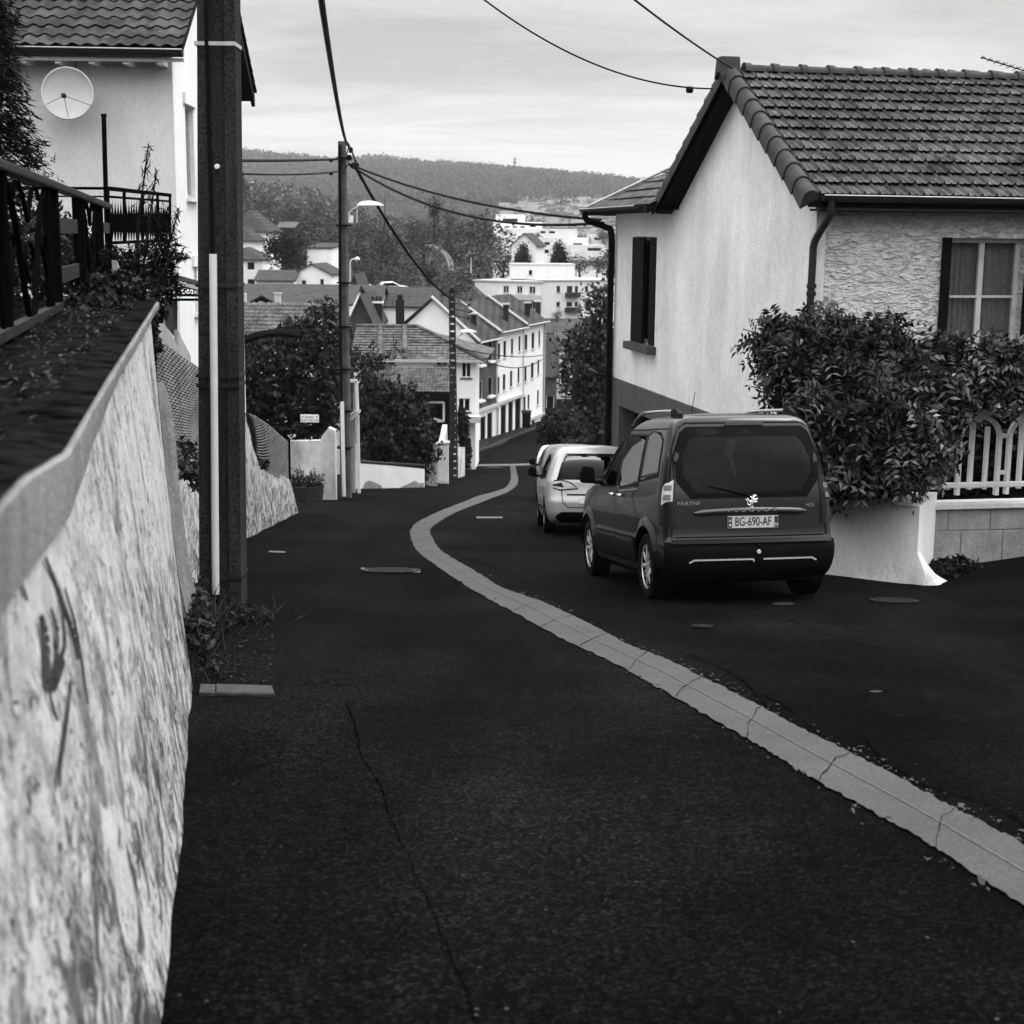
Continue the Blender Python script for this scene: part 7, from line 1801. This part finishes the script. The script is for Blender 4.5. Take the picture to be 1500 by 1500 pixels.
t3_ = terr('terrace_house', 'white right end terrace house, narrow, with three window rows', sC, sD, zE[2] + .1, 'house_white',
     [(768, 772, 490, 513), (778, 782, 487, 511), (788, 790.5, 484, 506), (768, 771.5, 536, 559), (777.5, 781.5, 531, 554), (787, 789.8, 527, 549), (767.5, 770.5, 581, 604), (773, 776, 578, 600), (787, 789.5, 571, 593)], [(779.5, 784, 583, 616)], tz(780, 577) * 0 + tz(780, 610), 3)
# roof over the terrace, gable wall facing the viewer
for i, (root, s0, s1, z_) in enumerate(((t1_, sA - .3, sB, zE[0]), (t2_, sB, sC, zE[1] + .1), (t3_, sC, sD + .3, zE[2] + .2))):
    rt = 3.3 if i == 0 else 2.3 + .0; m = MB(); W_ = GW if i == 0 else GW * .9
    p = lambda s, t, z: TA + td * s + tn * t + UP * z
    m.prism([p(s0, -.4, z_ - .1), p(s1, -.4, z_ - .1), p(s1, W_ / 2, z_ + rt), p(s0, W_ / 2, z_ + rt)], (0, 0, -.12)); m.prism([p(s1, W_ + .4, z_ - .1), p(s0, W_ + .4, z_ - .1), p(s0, W_ / 2, z_ + rt - .01), p(s1, W_ / 2, z_ + rt - .01)], (0, 0, -.12)); rf = obj('roof', m, M['ftile'], root)
    m = MB(); m.tube([p(s0, -.5, z_ - .14), p(s1, -.5, z_ - .14)], .08, 6); obj('gutter', m, M['palezinc'], root)
    m = MB(); m.tube([p(s0 + .05, -.38, z_ - .02), p(s0 + .05, W_ / 2, z_ + rt + .08)], .12, 6); obj('party_verge', m, M['greywhite'], root)
    m = MB(); m.poly([p(s0 + .35, 0, ztb), p(s0 + .35, 0, z_ - .15), p(s0 + .35, W_ / 2, z_ + rt - .2), p(s0 + .35, W_, z_ - .15), p(s0 + .35, W_, ztb)][::-1]); m.poly([p(s1 - .05, 0, ztb), p(s1 - .05, 0, z_ - .15), p(s1 - .05, W_ / 2, z_ + rt - .2), p(s1 - .05, W_, z_ - .15), p(s1 - .05, W_, ztb)]); obj('gable_wall', m, M['house_white'], root)
    m = MB(); m.tube([p(s1 - .15, -.12, z_ - .2), p(s1 - .15, -.12, ztb + .5)], .06, 6); obj('downpipe', m, M['greywhite'], root)
for u, v0, v1, Yc, rf, lb in ((694, 460, 492, 121, t1_, 0), (741, 446, 478, 128, t2_, 0), (772.5, 444, 472, 134, t3_, 0), (788, 442, 470, 139, t3_, 0)):
    c = P(u, (v0 + v1) / 2, Yc); w = 8 * Yc / FPX; m = MB(); m.box((c.x, Yc, c.z - .4), (w, w, P(u, v0, Yc).z - P(u, v1, Yc).z + .8)); ch = obj('chimney', m, M['brick'], rf)
    c2 = P(u, v0, Yc); obj('chimney_cap', MB().box((c2.x, Yc, c2.z + .05), (w + .18, w + .18, .13)), M['greywhite'], ch)
# houses past the terrace end
block('stone_house', 'dark stone house with steep tile roof just past the terrace end', px2(795, 150), px2(816, 150), 10, -19, zv(548, 150), 'gx', 3.6, 'plinth', 'ftile', [('F', .4, 1.2, 1.5, 3.2)], oh=.3)
block('white_annex', 'pale house front with shuttered window showing between the terrace and the tree', px2(816, 160), px2(850, 160), 8, -20, zv(508, 160), 'gx', 2.4, 'house_white', 'ftile_pale', [('F', .4, 1.1, 4.4, 6.0), ('F', 1.6, 2.3, 4.4, 6.0)], oh=.3)
block('dark_roofed_house', 'dark roofed house above the terrace end under the apartment block', px2(790, 175), px2(870, 176), 12, -20, zv(486, 175), 'gx', 1.3, 'house_front', 'slate', oh=.3)
# wheelie bins
def wbin(u, v, Y, label):
    c = P(u, v, Y); root = thing('wheelie_bin', label, 'bin', (c.x, Y, c.z)); m = MB(); h = 1.0
    z0 = c.z; m.add([(c.x - .24, Y - .25, z0), (c.x + .24, Y - .25, z0), (c.x + .24, Y + .25, z0), (c.x - .24, Y + .25, z0), (c.x - .30, Y - .33, z0 + h), (c.x + .30, Y - .33, z0 + h), (c.x + .30, Y + .33, z0 + h), (c.x - .30, Y + .33, z0 + h)], [(0, 3, 2, 1), (0, 1, 5, 4), (1, 2, 6, 5), (2, 3, 7, 6), (3, 0, 4, 7), (4, 5, 6, 7)])
    obj('tub', m, M['car_black'], root, bevel=.02); m = MB(); m.prism([(c.x - .33, Y - .37, z0 + h), (c.x - .33, Y + .36, z0 + h), (c.x - .33, Y + .36, z0 + h + .12), (c.x - .33, Y - .3, z0 + h + .06)], (.66, 0, 0)); obj('lid', m, M['car_black'], root, bevel=.01)
    for s in (-.25, .25): obj('wheel', MB().lathe([(.001, -.03), (.1, -.03), (.1, .03), (.001, .03)], (c.x + s, Y + .3, z0 + .1), (1, 0, 0), 12), M['tyre'], root)
    for s in (1.25,): root.scale = (s, s, s)
wbin(692, 653, 104, 'dark wheelie bin at the near left end of the terrace'); wbin(771, 626, 124, 'dark wheelie bin standing against the white terrace wall farther down')
# pavement in front of the terrace
m = MB(); pp = [G(688, 652), G(700, 661), G(716, 656), G(745, 643), G(786, 627)]; 
inner = [TA + td * s - tn * 0.02 for s in (-6, -2, 4, 10, TL)]
top = lambda q: Vector((q.x, q.y, Rz(q.y) + .14))
for i in range(4):
    a, b = top(pp[i]), top(pp[i + 1]); c, d = top(inner[i + 1]), top(inner[i]); m.quad(a, b, c, d)
struct(obj('pavement', m, plain('pavement_asphalt', .003, .8, .3, 3, .1)))
m = MB()
for i in range(4): a, b = top(pp[i]), top(pp[i + 1]); m.prism([a + UP * .005, b + UP * .005, b - UP * .3, a - UP * .3], (b - a).normalized().cross(UP) * .14)
struct(obj('kerb', m, plain('kerb_stone', .05, .8, .3, 6)))
# big tree and bush at the right of the road
def big_tree(name, label, trunk, blobs, n, size, mat, seed):
    root = thing(name, label, 'tree', trunk[0]); foliage('crown', blobs, n, size, M[mat], root, seed, .35, .6, .3, .4, clump=7)
    m = MB(); m.tube(dense([Vector(t) for t in trunk], 3), [.2 - .15 * i / (3 * (len(trunk) - 1)) for i in range(3 * (len(trunk) - 1) + 1)], 8)
    r = random.Random(seed)
    for i in range(9):
        b = blobs[r.randrange(len(blobs))][0]; a = Vector(trunk[0]).lerp(Vector(trunk[-1]), r.uniform(.4, .95)); m.tube([a, a.lerp(Vector(b), .5) + UP * .3, Vector(b)], [.07, .045, .015], 5)
    obj('trunk', m, M['bark'], root); return root
big_tree('tree', 'loose leafy tree against the left edge of the cream house', [P(880, 660, 62), P(872, 560, 62), P(868, 460, 62)],
         [PB(865, 520, 62, (28, 30), 1), PB(850, 540, 62, (26, 30), 1), PB(880, 480, 62, (20, 26), .8), PB(872, 450, 62, (18, 18), .6), PB(845, 500, 62, (18, 14), .5), PB(880, 560, 62, (22, 40), 1), PB(852, 580, 62, (22, 24), .8), PB(838, 520, 62, (12, 12), .4), PB(885, 430, 62, (12, 14), .4), PB(875, 610, 62, (20, 30), .9), PB(890, 520, 62, (18, 60), .9), PB(842, 560, 62, (12, 16), .5)], 5200, .22, 'leaf_mid', 71)
gshrub('bush', 'dark round bush at the roadside above the white parked car', 'bush', P(820, 660, 84), [PB(812, 625, 84, (24, 22), 1.2), PB(835, 632, 84, (22, 24), 1.2), PB(855, 640, 80, (18, 24), 1), PB(800, 640, 84, (12, 12), .7), PB(880, 640, 70, (22, 30), 1), PB(845, 655, 78, (26, 14), .9)], 4600, .30, 'leaf', 72, aspect=.5)
# ================================================================== APARTMENTS AND FAR HOUSES
def wrow(face, n, x0, dx, w, z0, z1): return [(face, x0 + i * dx, x0 + i * dx + w, z0, z1) for i in range(n)]
Ya = 262; cz = zv(408, Ya); zba = -21.0
cornr = px2(793, 256); lA = px2(695, 263); L1 = math.dist(cornr, lA); hgt = zv(410, 258) - zba
def wu(u, A, B):    # distance along A->B of the pixel column u
    d = ray(u, 430); ax, ay = A; bx, by = B; ex, ey = bx - ax, by - ay; l = math.hypot(ex, ey); k = (ax * ey - ay * ex) / (d.x * ey - d.y * ex); return ((d.x * k - ax) * ex + (d.y * k - ay) * ey) / l
w_ = []
for v0, v1 in ((417, 427), (440, 450)):
    for u0, u1 in ((737, 745), (757, 765), (775, 784)): w_.append(('F', wu(u0, lA, cornr), wu(u1, lA, cornr), zv(v1, 262) - zba, zv(v0, 262) - zba))
apt = block('apartment_block', 'large flat-roofed white apartment block, left wing with balconies, beyond the terrace', lA, cornr, 12, zba, zv(412, 258), 'flat', .1, 'house_front', 'greywhite', w_, oh=.5, cat='apartment block', mull=1)
m = MB(); q0, q1 = Vector((*cornr, 0)), Vector((*lA, 0)); dd = (q1 - q0).normalized(); nn = Vector((dd.y, -dd.x, 0))
a = q0 + dd * .6; b = q0 + dd * wu(728, lA, cornr) * 0 + dd * (L1 - wu(728, lA, cornr)); 
for z in (zv(434, 259),):
    m.box(((a.x + b.x) / 2 , (a.y + b.y) / 2 - .6, z), ((a - b).length, 1.2, .9), dd)
obj('balcony', m, M['greywhite'], apt)
rA, rB = px2(793.6, 256), px2(905, 261)
w_ = []
for v0, v1 in ((418, 428), (441, 449)):
    for u0, u1 in ((815, 821), (830, 839), (842, 847), (857, 862), (869, 875), (882, 888)): w_.append(('F', wu(u0, rA, rB), wu(u1, rA, rB), zv(v1, 260, 830) - zba, zv(v0, 260, 830) - zba))
apt2 = block('apartment_block', 'right wing of the flat-roofed white apartment block, partly behind the tree', rA, rB, 12, zba, zv(411, 258, 830), 'flat', .1, 'house_front', 'greywhite', w_, oh=.4, cat='apartment block')
m = MB()
for v in (431, 453):
    m = MB(); s0, s1 = wu(829, rA, rB), wu(849, rA, rB); d = Vector((rB[0] - rA[0], rB[1] - rA[1], 0)).normalized(); c = Vector((*rA, 0)) + d * (s0 + s1) / 2; m.box((c.x, c.y - .5, zv(v, 260, 840)), (s1 - s0, 1.0, .8), d)
    obj('balcony', m, M['zinc'], apt2)
block('roof_pavilion', 'white box storey on top of the apartment block with one small window', px2(748, 263), px2(840, 263.5), 8, zv(408, 262), zv(387, 262), 'flat', .1, 'house_front', 'greywhite', [('F', 3.0, 3.7, .7, 1.6)], oh=.2, cat='roof storey')
M['town_flat'] = plain('flats_render', .75, .9, .15, .3)
# modern stepped apartments far behind
def box_b(name, label, u0, u1, v0, v1, Y, wins=(), wall='town_flat', dep=12, deeper=14):
    A, B = px2(u0, Y, v1), px2(u1, Y, v1); ze = zv(v0, Y, (u0 + u1) / 2); zb = zv(v1, Y) - deeper; sc = Y / FPX
    ws = [('F', (a - u0) * sc, (b - u0) * sc, zv(d, Y) - zb, zv(c, Y) - zb) for a, b, c, d in wins]
    return block(name, label, A, B, dep, zb, ze, 'flat', .1, wall, wall, ws, oh=.1, cat='apartment block', sill=False)
box_b('modern_flats', 'stepped modern white flats, topmost terrace block on the wooded hill', 726, 769, 315, 330, 430, [(736, 758, 319, 325)])
box_b('modern_flats', 'broad middle slab of the modern white flats with triangular openings', 722, 794, 326, 334, 428, [(739, 746, 330, 333), (750, 757, 330, 333), (761, 768, 330, 333), (775, 784, 322 + 5, 332)])
box_b('modern_flats', 'long lower slab of the modern white flats', 736, 846, 336, 342, 425, [(790, 798, 337, 341), (803, 812, 337, 341)])
box_b('modern_flats', 'white flats with dark loggias right of the small conifers', 786, 861, 349, 378, 400, [(797, 805, 353, 358), (838, 852, 354, 359), (797, 804, 364, 370), (834, 846, 366, 373)])
box_b('modern_flats', 'low white flats with a long balcony near the cream house corner', 836, 886, 360, 368, 395, [(860, 880, 352 + 9, 366)])
box_b('modern_flats', 'small white building just left of the cream house downpipe', 862, 893, 344, 352, 440, [(870, 878, 346, 350)])
block('gabled_house', 'tall white gabled house with dark roof between the two small conifers', px2(748, 300), px2(784, 299), 9, -20, zv(357, 300), 'gy', 2.2, 'house_white', 'slate', [('R', 2, 3, 6, 7.5), ('R', 5, 6, 6, 7.5), ('R', 8, 9, 6, 7.5)], oh=.4)
tree('cone', 3, 766, 354, 392, 285, 'small dark conifer standing left of its twin above the white roof storey', n=3200, leafm='conifer', size=.15, name='conifer', wide=1.15)
tree('cone', 3, 820, 350, 394, 285, 'dark conifer right of its twin above the white roof storey', n=3200, leafm='conifer', size=.15, name='conifer', wide=1.15)
tree('round', 1, 815, 452, 475, 170, 'round dark shrub at the foot of the apartment block', n=700)
# left cluster of houses
block('hillside_house', 'hillside house with wide pale pyramid roof, highest of the left cluster', px2(335, 235), px2(394, 235), 14, -14, zv(341, 235), 'hip', 3.2, 'house_white', 'ftile', [('F', 5.0, 5.7, 3.2, 4.4), ('F', 3.2, 4.4, 3.2, 4.6)], oh=.5)
block('hillside_house', 'small house with hipped roof and small dark windows, second of the left cluster', px2(335, 215), px2(376, 215), 9, -16, zv(354, 215), 'hip', 1.7, 'house_white', 'ftile', [('F', 1.2, 1.9, 4.0, 4.7), ('F', 2.9, 3.5, 4.0, 4.7)], oh=.5)
block('white_villa', 'square white two-storey villa with dark windows, lowest of the left cluster', px2(330, 195), px2(387, 195), 9, -19, zv(382, 195), 'hip', 1.5, 'house_white', 'ftile', [('F', 1.6, 2.3, zv(392, 195) + 19 - .2, zv(385, 195) + 19), ('F', 3.1, 4.1, zv(398, 195) + 19, zv(386, 195) + 19), ('F', 3.1, 4.1, zv(422, 195) + 19, zv(411, 195) + 19), ('F', 1.6, 2.3, zv(422, 195) + 19, zv(409, 195) + 19)], oh=.35, sill=False)
block('barn', 'old shed with ribbed pale roof on the wooded slope above the dark round tree', px2(409, 255), px2(434, 255), 5, -12, zv(335, 255), 'shed', .9, 'brick', 'ftile_pale', oh=.2, cat='shed')
block('white_house', 'big plain white house with stepped mass behind the second pole', px2(452, 190), px2(487, 189.6), 8, -19, zv(364, 190), 'shed', .5, 'house_white', 'ftile', [], oh=.2)
block('white_house', 'pale house with low-pitched roof and two pale shuttered windows, left of the second pole', px2(432, 175), px2(486, 174.5), 7, -19, zv(402, 175), 'gy', 1.1, 'house_white', 'slate', [('F', .9, 1.5, zv(420, 175) + 19, zv(412, 175) + 19), ('F', 3.1, 3.6, zv(420, 175) + 19, zv(410, 175) + 19)], oh=.25)
block('low_house', 'low wide house with grey roof and roof light beside the white villa', px2(378, 172), px2(432, 172), 7, -19, zv(412, 172), 'gx', 1.0, 'house_front', 'slate', [('F', .6, 1.3, 4.0, 4.6)], oh=.3)
block('small_white_house', 'tiny bright white house on the hill at the left skyline', px2(392, 640), px2(416, 640), 8, zv(310, 640), zv(284, 640), 'gx', 1.6, 'house_white', 'greywhite', oh=.3)
block('small_cabin', 'tiny pale cabin on the rise left of the bright white hill house', px2(371, 700), px2(376, 700), 4, zv(285, 700), zv(272, 700), 'gx', 1, 'house_white', 'greywhite', oh=.2)
block('barn_roof_house', 'house with dark steep roof and white verge, right of the second pole', px2(508, 150), px2(532, 150), 10, -19, zv(436, 150), 'gy', 2.2, 'slate', 'slate', oh=.2)
block('grey_roofed_house', 'grey roofed house with white verge strip, right behind the second pole', px2(505, 118), px2(555, 118), 9, -17, zv(452, 118), 'gx', 1.6, 'house_front', 'slate', oh=.25)
block('terrace_back_house', 'pale house with dark hipped roof showing behind the ladder-like pole top', px2(672, 150), px2(712, 150), 10, -18, zv(446, 150), 'hip', 1.6, 'house_white', 'ftile', oh=.4)
# parked cars far off (simple but with cabin, wheels and glass)
def far_car(u, v, Y, label, rz=0.3, mt='white'):
    c = P(u, v, Y); root = thing('parked_car', label, 'car', (0, 0, 0))
    m = MB(); prof = [(-2.1, .3), (-2.1, .75), (-1.9, .9), (-1.5, 1.38), (-.2, 1.45), (.7, 1.0), (1.9, .85), (2.1, .6), (2.1, .3)]; m.prism([Vector((x, -.82, z)) for x, z in prof], (0, 1.64, 0)); obj('body', m, M[mt], root, bevel=.08)
    m = MB(); m.prism([Vector((x, -.835, z)) for x, z in [(-1.45, .95), (-1.35, 1.3), (-.25, 1.36), (.45, 1.0)]], (0, 1.67, 0)); m.prism([Vector((-2.03, -.6, .93)), Vector((-2.03, .6, .93)), Vector((-1.62, .55, 1.34)), Vector((-1.62, -.55, 1.34))], (.1, 0, 0)); obj('windows', m, M['pane'], root)
    for x in (-1.3, 1.3):
        for y in (-.78, .78): obj('wheel', MB().lathe([(.001, -.1), (.31, -.1), (.31, .1), (.001, .1)], (x, y, .31), (0, 1, 0), 16), M['tyre'], root)
    root.location = (c.x, Y, c.z); root.rotation_euler = (0, 0, rz); return root
far_car(538, 436, 165, 'pale van-like car, upper left of three cars parked behind the chimneys', .9); far_car(566, 440, 160, 'pale car, lower one of three parked behind the chimneys', 1.1, 'palezinc'); far_car(578, 431, 175, 'pale car, upper right of three parked behind the chimneys', .2)
# lattice mast on the far ridge
Ym = 2700; c0 = P(754, 256, Ym); c1 = P(754, 230, Ym)
root = thing('radio_mast', 'thin radio mast on the far ridge skyline', 'mast', c0); m = MB(); H_ = c1.z - c0.z
for s in (-1, 1):
    for t in (-1, 1): m.bar(c0 + Vector((s * 2.2, t * 2.2, -14)), c1 + Vector((s * .8, t * .8, 0)), .9)
for k in range(8): z = c0.z + H_ * k / 8; m.box((c0.x, Ym, z), (4 - .3 * k, 4 - .3 * k, .7))
obj('lattice', m, M['zinc'], root)
m = MB()
for f, w in ((.45, 6), (.68, 6.5), (.85, 5)): m.box((c0.x, Ym, c0.z + H_ * f), (w, w, 2.2))
obj('antenna_panels', m, M['zinc'], root)

# ================================================================== TREES OF THE VALLEY
R = random.Random(17)
GW_ = 'trees on the wooded slopes beyond the roofs'
tree('round', 2, 417, 340, 398, 190, 'big very dark round tree among the left houses', n=2600, leafm='conifer', size=.10, wide=1.25)
tree('tall', 4, 636, 286, 345, 330, 'tall dark tree, taller of the pair on the hill left of the modern flats', n=900, leafm='conifer')
tree('round', 1, 657, 300, 345, 330, 'lower round tree of the pair on the hill left of the modern flats', n=700)
tree('tall', 5, 352, 250, 300, 400, 'dark cypress just right of the near concrete pole', n=900, leafm='conifer')
tree('tall', 4, 626, 382, 440, 240, 'narrow dark tree below the railway bend', n=900, leafm='conifer')
spots = [(690, 308, 380, 330, 1.5), (715, 330, 392, 320, 1.4), (672, 330, 395, 330, 1.3), (700, 345, 415, 300, 1.3), (738, 352, 410, 310, 1.1), (655, 395, 450, 270, 1.3), (682, 385, 440, 290, 1.2), (640, 405, 455, 250, 1.2), (646, 410, 455, 240, 1.1), (600, 405, 450, 250, 1.2), (575, 390, 440, 270, 1.3), (555, 370, 430, 280, 1.3), (585, 360, 420, 300, 1.2), (535, 380, 430, 250, 1.2), (520, 350, 410, 260, 1.3), (545, 340, 400, 300, 1.3), (575, 330, 385, 330, 1.3), (560, 310, 360, 360, 1.4), (530, 315, 365, 350, 1.4), (595, 318, 370, 370, 1.2), (620, 318, 372, 370, 1.3),
         (505, 300, 352, 400, 1.4), (480, 305, 355, 380, 1.4), (455, 298, 345, 420, 1.5), (430, 296, 340, 440, 1.5), (405, 290, 338, 450, 1.5), (380, 282, 335, 460, 1.6), (360, 288, 335, 440, 1.5), (470, 330, 380, 300, 1.4), (440, 318, 370, 320, 1.5), (395, 312, 350, 330, 1.3), (415, 300, 345, 400, 1.4), (500, 330, 385, 300, 1.3), (495, 365, 410, 240, 1.0), (350, 300, 350, 350, 1.4), (372, 305, 345, 330, 1.3), (460, 350, 395, 250, 1.2),
         (850, 372, 400, 330, 1.4), (875, 375, 402, 320, 1.3), (890, 362, 400, 330, 1.0), (858, 340, 362, 430, 1.3), (885, 332, 358, 440, 1.2), (838, 380, 402, 300, 1.2), (790, 340, 352, 410, 1.0), (620, 345, 372, 380, 1.2), (600, 372, 412, 320, 1.1), (640, 330, 358, 380, 1.3), (668, 345, 380, 350, 1.2)]
for i, (u, vt, vb, Y, wd) in enumerate(spots):
    reg = 'left of the second pole, around the hillside houses' if u < 490 else 'between the second pole and the railway bend' if u < 620 else 'between the railway bend and the white flats' if u < 745 else 'near the white flats, left of the cream house'
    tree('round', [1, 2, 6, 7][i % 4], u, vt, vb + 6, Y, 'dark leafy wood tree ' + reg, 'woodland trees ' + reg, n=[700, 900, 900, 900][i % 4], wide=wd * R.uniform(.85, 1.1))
for k in list(used.values()): pass
# lower far woods as one mass of small crowns on the slopes
rng_ = np.random.default_rng(77); blobs_ = []
for i in range(1500):
    Y = float(rng_.choice([rng_.uniform(330, 700), rng_.uniform(600, 1400)])); u = rng_.uniform(340, 930); x = XA(u, Y, 330); r = rng_.uniform(3.5, 7)
    if 735 < u < 930 and Y > 800 and rng_.random() < .6: continue
    blobs_.append((Vector((x, Y, T(x, Y) + r * .2)), (r, r, r * .7)))
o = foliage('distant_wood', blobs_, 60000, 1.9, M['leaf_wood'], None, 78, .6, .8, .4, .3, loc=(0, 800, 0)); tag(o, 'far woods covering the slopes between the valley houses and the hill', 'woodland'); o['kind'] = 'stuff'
blobs_ = []
for i in range(2600):
    Y = float(rng_.uniform(1500, 2740)); u = rng_.uniform(330, 960); x = XA(u, Y, 260); r = rng_.uniform(5, 11) * (Y / 2200); blobs_.append((Vector((x, Y, T(x, Y) + r * .2)), (r * 1.2, r * 1.2, r * .7)))
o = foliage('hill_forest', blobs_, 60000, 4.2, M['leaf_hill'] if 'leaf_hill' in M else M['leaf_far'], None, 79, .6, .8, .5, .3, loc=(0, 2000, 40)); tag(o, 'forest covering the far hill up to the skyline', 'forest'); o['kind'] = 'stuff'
# small far town
M['town_wall'] = plain('town_render', .5, .9, .4, .05)
cnt = 0
hp = []
for k, (w, wallm, rfm) in enumerate(((9, 'town_wall', 'ftile_pale'), (12, 'town_wall', 'slate'), (14, 'town_wall', 'greywhite'))):
    hp.append(block('town_house', 'small pale house in the far town below the hill', (-w / 2, 0), (w / 2, 0), 9, 0, 5.5 + k, 'gx' if k < 2 else 'flat', 2.2, wallm, rfm, [('F', w * .2, w * .35, 1, 3), ('F', w * .6, w * .75, 1, 3)], oh=.4, group='small houses of the far town', sill=False))
for i in range(420):
    u = rng_.uniform(735, 925); Y = float(rng_.choice([rng_.uniform(640, 1000), rng_.uniform(950, 1700)]))
    v_est = 750 - FPX * math.tan(math.atan(T(XA(u, Y, 320), Y) / Y) + TILT)
    if cnt >= 260 or v_est > 350 or v_est < 286 + (890 - u) * .09: continue
    x = XA(u, Y, 320); z = T(x, Y) - .5
    if cnt < 3: o = hp[cnt]; o.location = (x, Y, z); o.rotation_euler = (0, 0, rng_.uniform(-.6, .6))
    else: o = dup(hp[i % 3], (x, Y, z), float(rng_.uniform(-.6, .6)), float(rng_.uniform(.55, .95)))
    cnt += 1
# railway bend
def track(pix, w, name):
    m = MB(); pts = dense([(lambda u, v, Y: P(u, v, Y))(*p) for p in pix], 4)
    for i in range(len(pts) - 1):
        d = (pts[i + 1] - pts[i]).normalized(); s = Vector((d.y, -d.x, 0)).normalized() * w; m.quad(pts[i] - s, pts[i + 1] - s, pts[i + 1] + s, pts[i] + s)
    m.grid
    return m
root = thing('railway_track', 'pale curving railway track through the wooded slope right of the second pole', 'railway', P(650, 380, 300))
m = track([(626, 361, 345), (638, 364, 335), (650, 371, 325), (657, 380, 312), (660, 390, 300), (661, 400, 290)], .9, 'ballast'); obj('ballast', m, plain('ballast', .03, .9, .4, 3), root)
for s in (-.9, .9):
    m = MB(); pts = dense([P(u + s * 2.4, v, Y) + UP * .25 for u, v, Y in [(626, 361, 345), (638, 364, 335), (650, 371, 325), (657, 380, 312), (660, 390, 300), (661, 400, 290)]], 4); m.tube(pts, .22, 5); obj('rail', m, plain('worn_rail_steel', .16, .6, .2, 3), root)
for (u, v0, v1, Y, lb) in ((564, 287, 335, 330, 'dark thin pole standing in the woods right of the lamp head'), (572, 322, 352, 330, 'pale thin pole beside the railway bend'), (523, 298, 318, 330, 'pale thin mast in the woods left of the railway'), (690, 378, 392, 260, 'thin pale pole in the wood left of the white roof storey')):
    root = thing('mast', lb, 'pole', P(u, v1, Y)); obj('shaft', MB().tube([P(u, v1 + 8, Y), P(u, v0, Y)], [.14, .08], 6), M['zinc' if 'dark' in lb else 'greywhite'], root)
# two distant lamps
for (u, v0, v1, Y, tip, lb) in ((513, 380, 425, 150, (526, 379), 'small street lamp right of the second pole, among the roofs'), (592, 425, 440, 150, (604, 423), 'small street lamp above the grey roofs left of the ladder-like pole')):
    root = thing('street_lamp', lb, 'street lamp', P(u, v1, Y)); obj('column', MB().tube([P(u, v1 + 12, Y), P(u, v0 + 3, Y), P(u + 3, v0, Y), P(tip[0] - 5, tip[1], Y)], .09, 6), M['greywhite'], root)
    m = MB(); m.tube([P(tip[0] - 6, tip[1] + .5, Y), P(tip[0] - 2, tip[1], Y), P(tip[0] + 1, tip[1] + .8, Y)], [.12, .22, .08], 8); obj('lamp_head', m, M['white'], root)

# ================================================================== OVERHEAD CABLES
def cable(label, a, b, sag, r, n=28, extra=None):
    a = Vector(a); b = Vector(b); pts = [a.lerp(b, i / n) - UP * (sag * 4 * (i / n) * (1 - i / n)) for i in range(n + 1)]
    m = MB(); m.tube(pts, r, 6)
    for f in (extra or []): i = int(f * n); m.lathe([(.001, -.06), (.05, -.04), (.05, .04), (.001, .06)], pts[i] - UP * .03, (pts[i + 1] - pts[i]).normalized(), 8)
    return tag(obj('overhead_cable', m, M['cable']), label, 'cable')
top1 = P(300, -700, 14); Yp = p2b.y - .2
cable('thick black cable running from above the frame down to the second pole top', P(462, -60, 12), P(511, 214, Yp), .35, .030)
cable('thin cable from the top edge to the cream house roof peak, upper of two', P(880, -40, 16.5), H(2.7, -.30, ZR + .0), .04, .013)
cable('thin cable sagging to the cream house gable, with a small dark clamp', P(660, -40, 22), H(3.4, -.30, ZR - .22), .40, .013, extra=[.9])
cable('upper of two short cables between the two nearest poles', P(330, 235, 28), P(497, 233, Yp), .02, .032, extra=[.9]); cable('lower of two short cables between the two nearest poles', P(330, 253, 28), P(497, 251, Yp), .06, .022, extra=[.9])
cable('long cable from the second pole to the cream house corner, upper of the pair', P(516, 242, Yp), P(880, 322, 31), .25, .030); cable('long cable from the second pole to the cream house corner, lower of the pair', P(516, 244, Yp), P(862, 315, 31) + Vector((.3, 0, -.15)), .55, .032)
cable('heavy cable dropping from the second pole to the ladder-like pole', P(518, 240, Yp), P(661, 438, p3b.y - .2), .5, .05)
cable('cable crossing from the ladder-like pole to the terrace, upper', P(664, 508, p3b.y), P(795, 520, 134), .3, .035); cable('cable crossing from the ladder-like pole to the terrace, lower', P(664, 506, p3b.y), P(795, 526, 136), .9, .035)
cable('thin wire from the ladder-like pole to the hipped roof', P(600, 499, 80), P(662, 500, p3b.y), .1, .02)

# ================================================================== AIR
m = MB(); m.box((0, 1900, 95), (4200, 4600, 330))
hz_ = obj('haze', m, None); hz_['kind'] = 'stuff'
hm = bpy.data.materials.new('haze'); hm.use_nodes = True; hm.node_tree.nodes.clear()
ho = hm.node_tree.nodes.new('ShaderNodeOutputMaterial'); hv = hm.node_tree.nodes.new('ShaderNodeVolumePrincipled')
hv.inputs['Color'].default_value = (0.9, 0.9, 0.9, 1); hv.inputs['Density'].default_value = 0.0001; hv.inputs['Anisotropy'].default_value = 0.2
hm.node_tree.links.new(hv.outputs[0], ho.inputs['Volume']); hz_.data.materials.append(hm)
tag(hz_, 'thin pale haze of the air over the valley', 'haze')
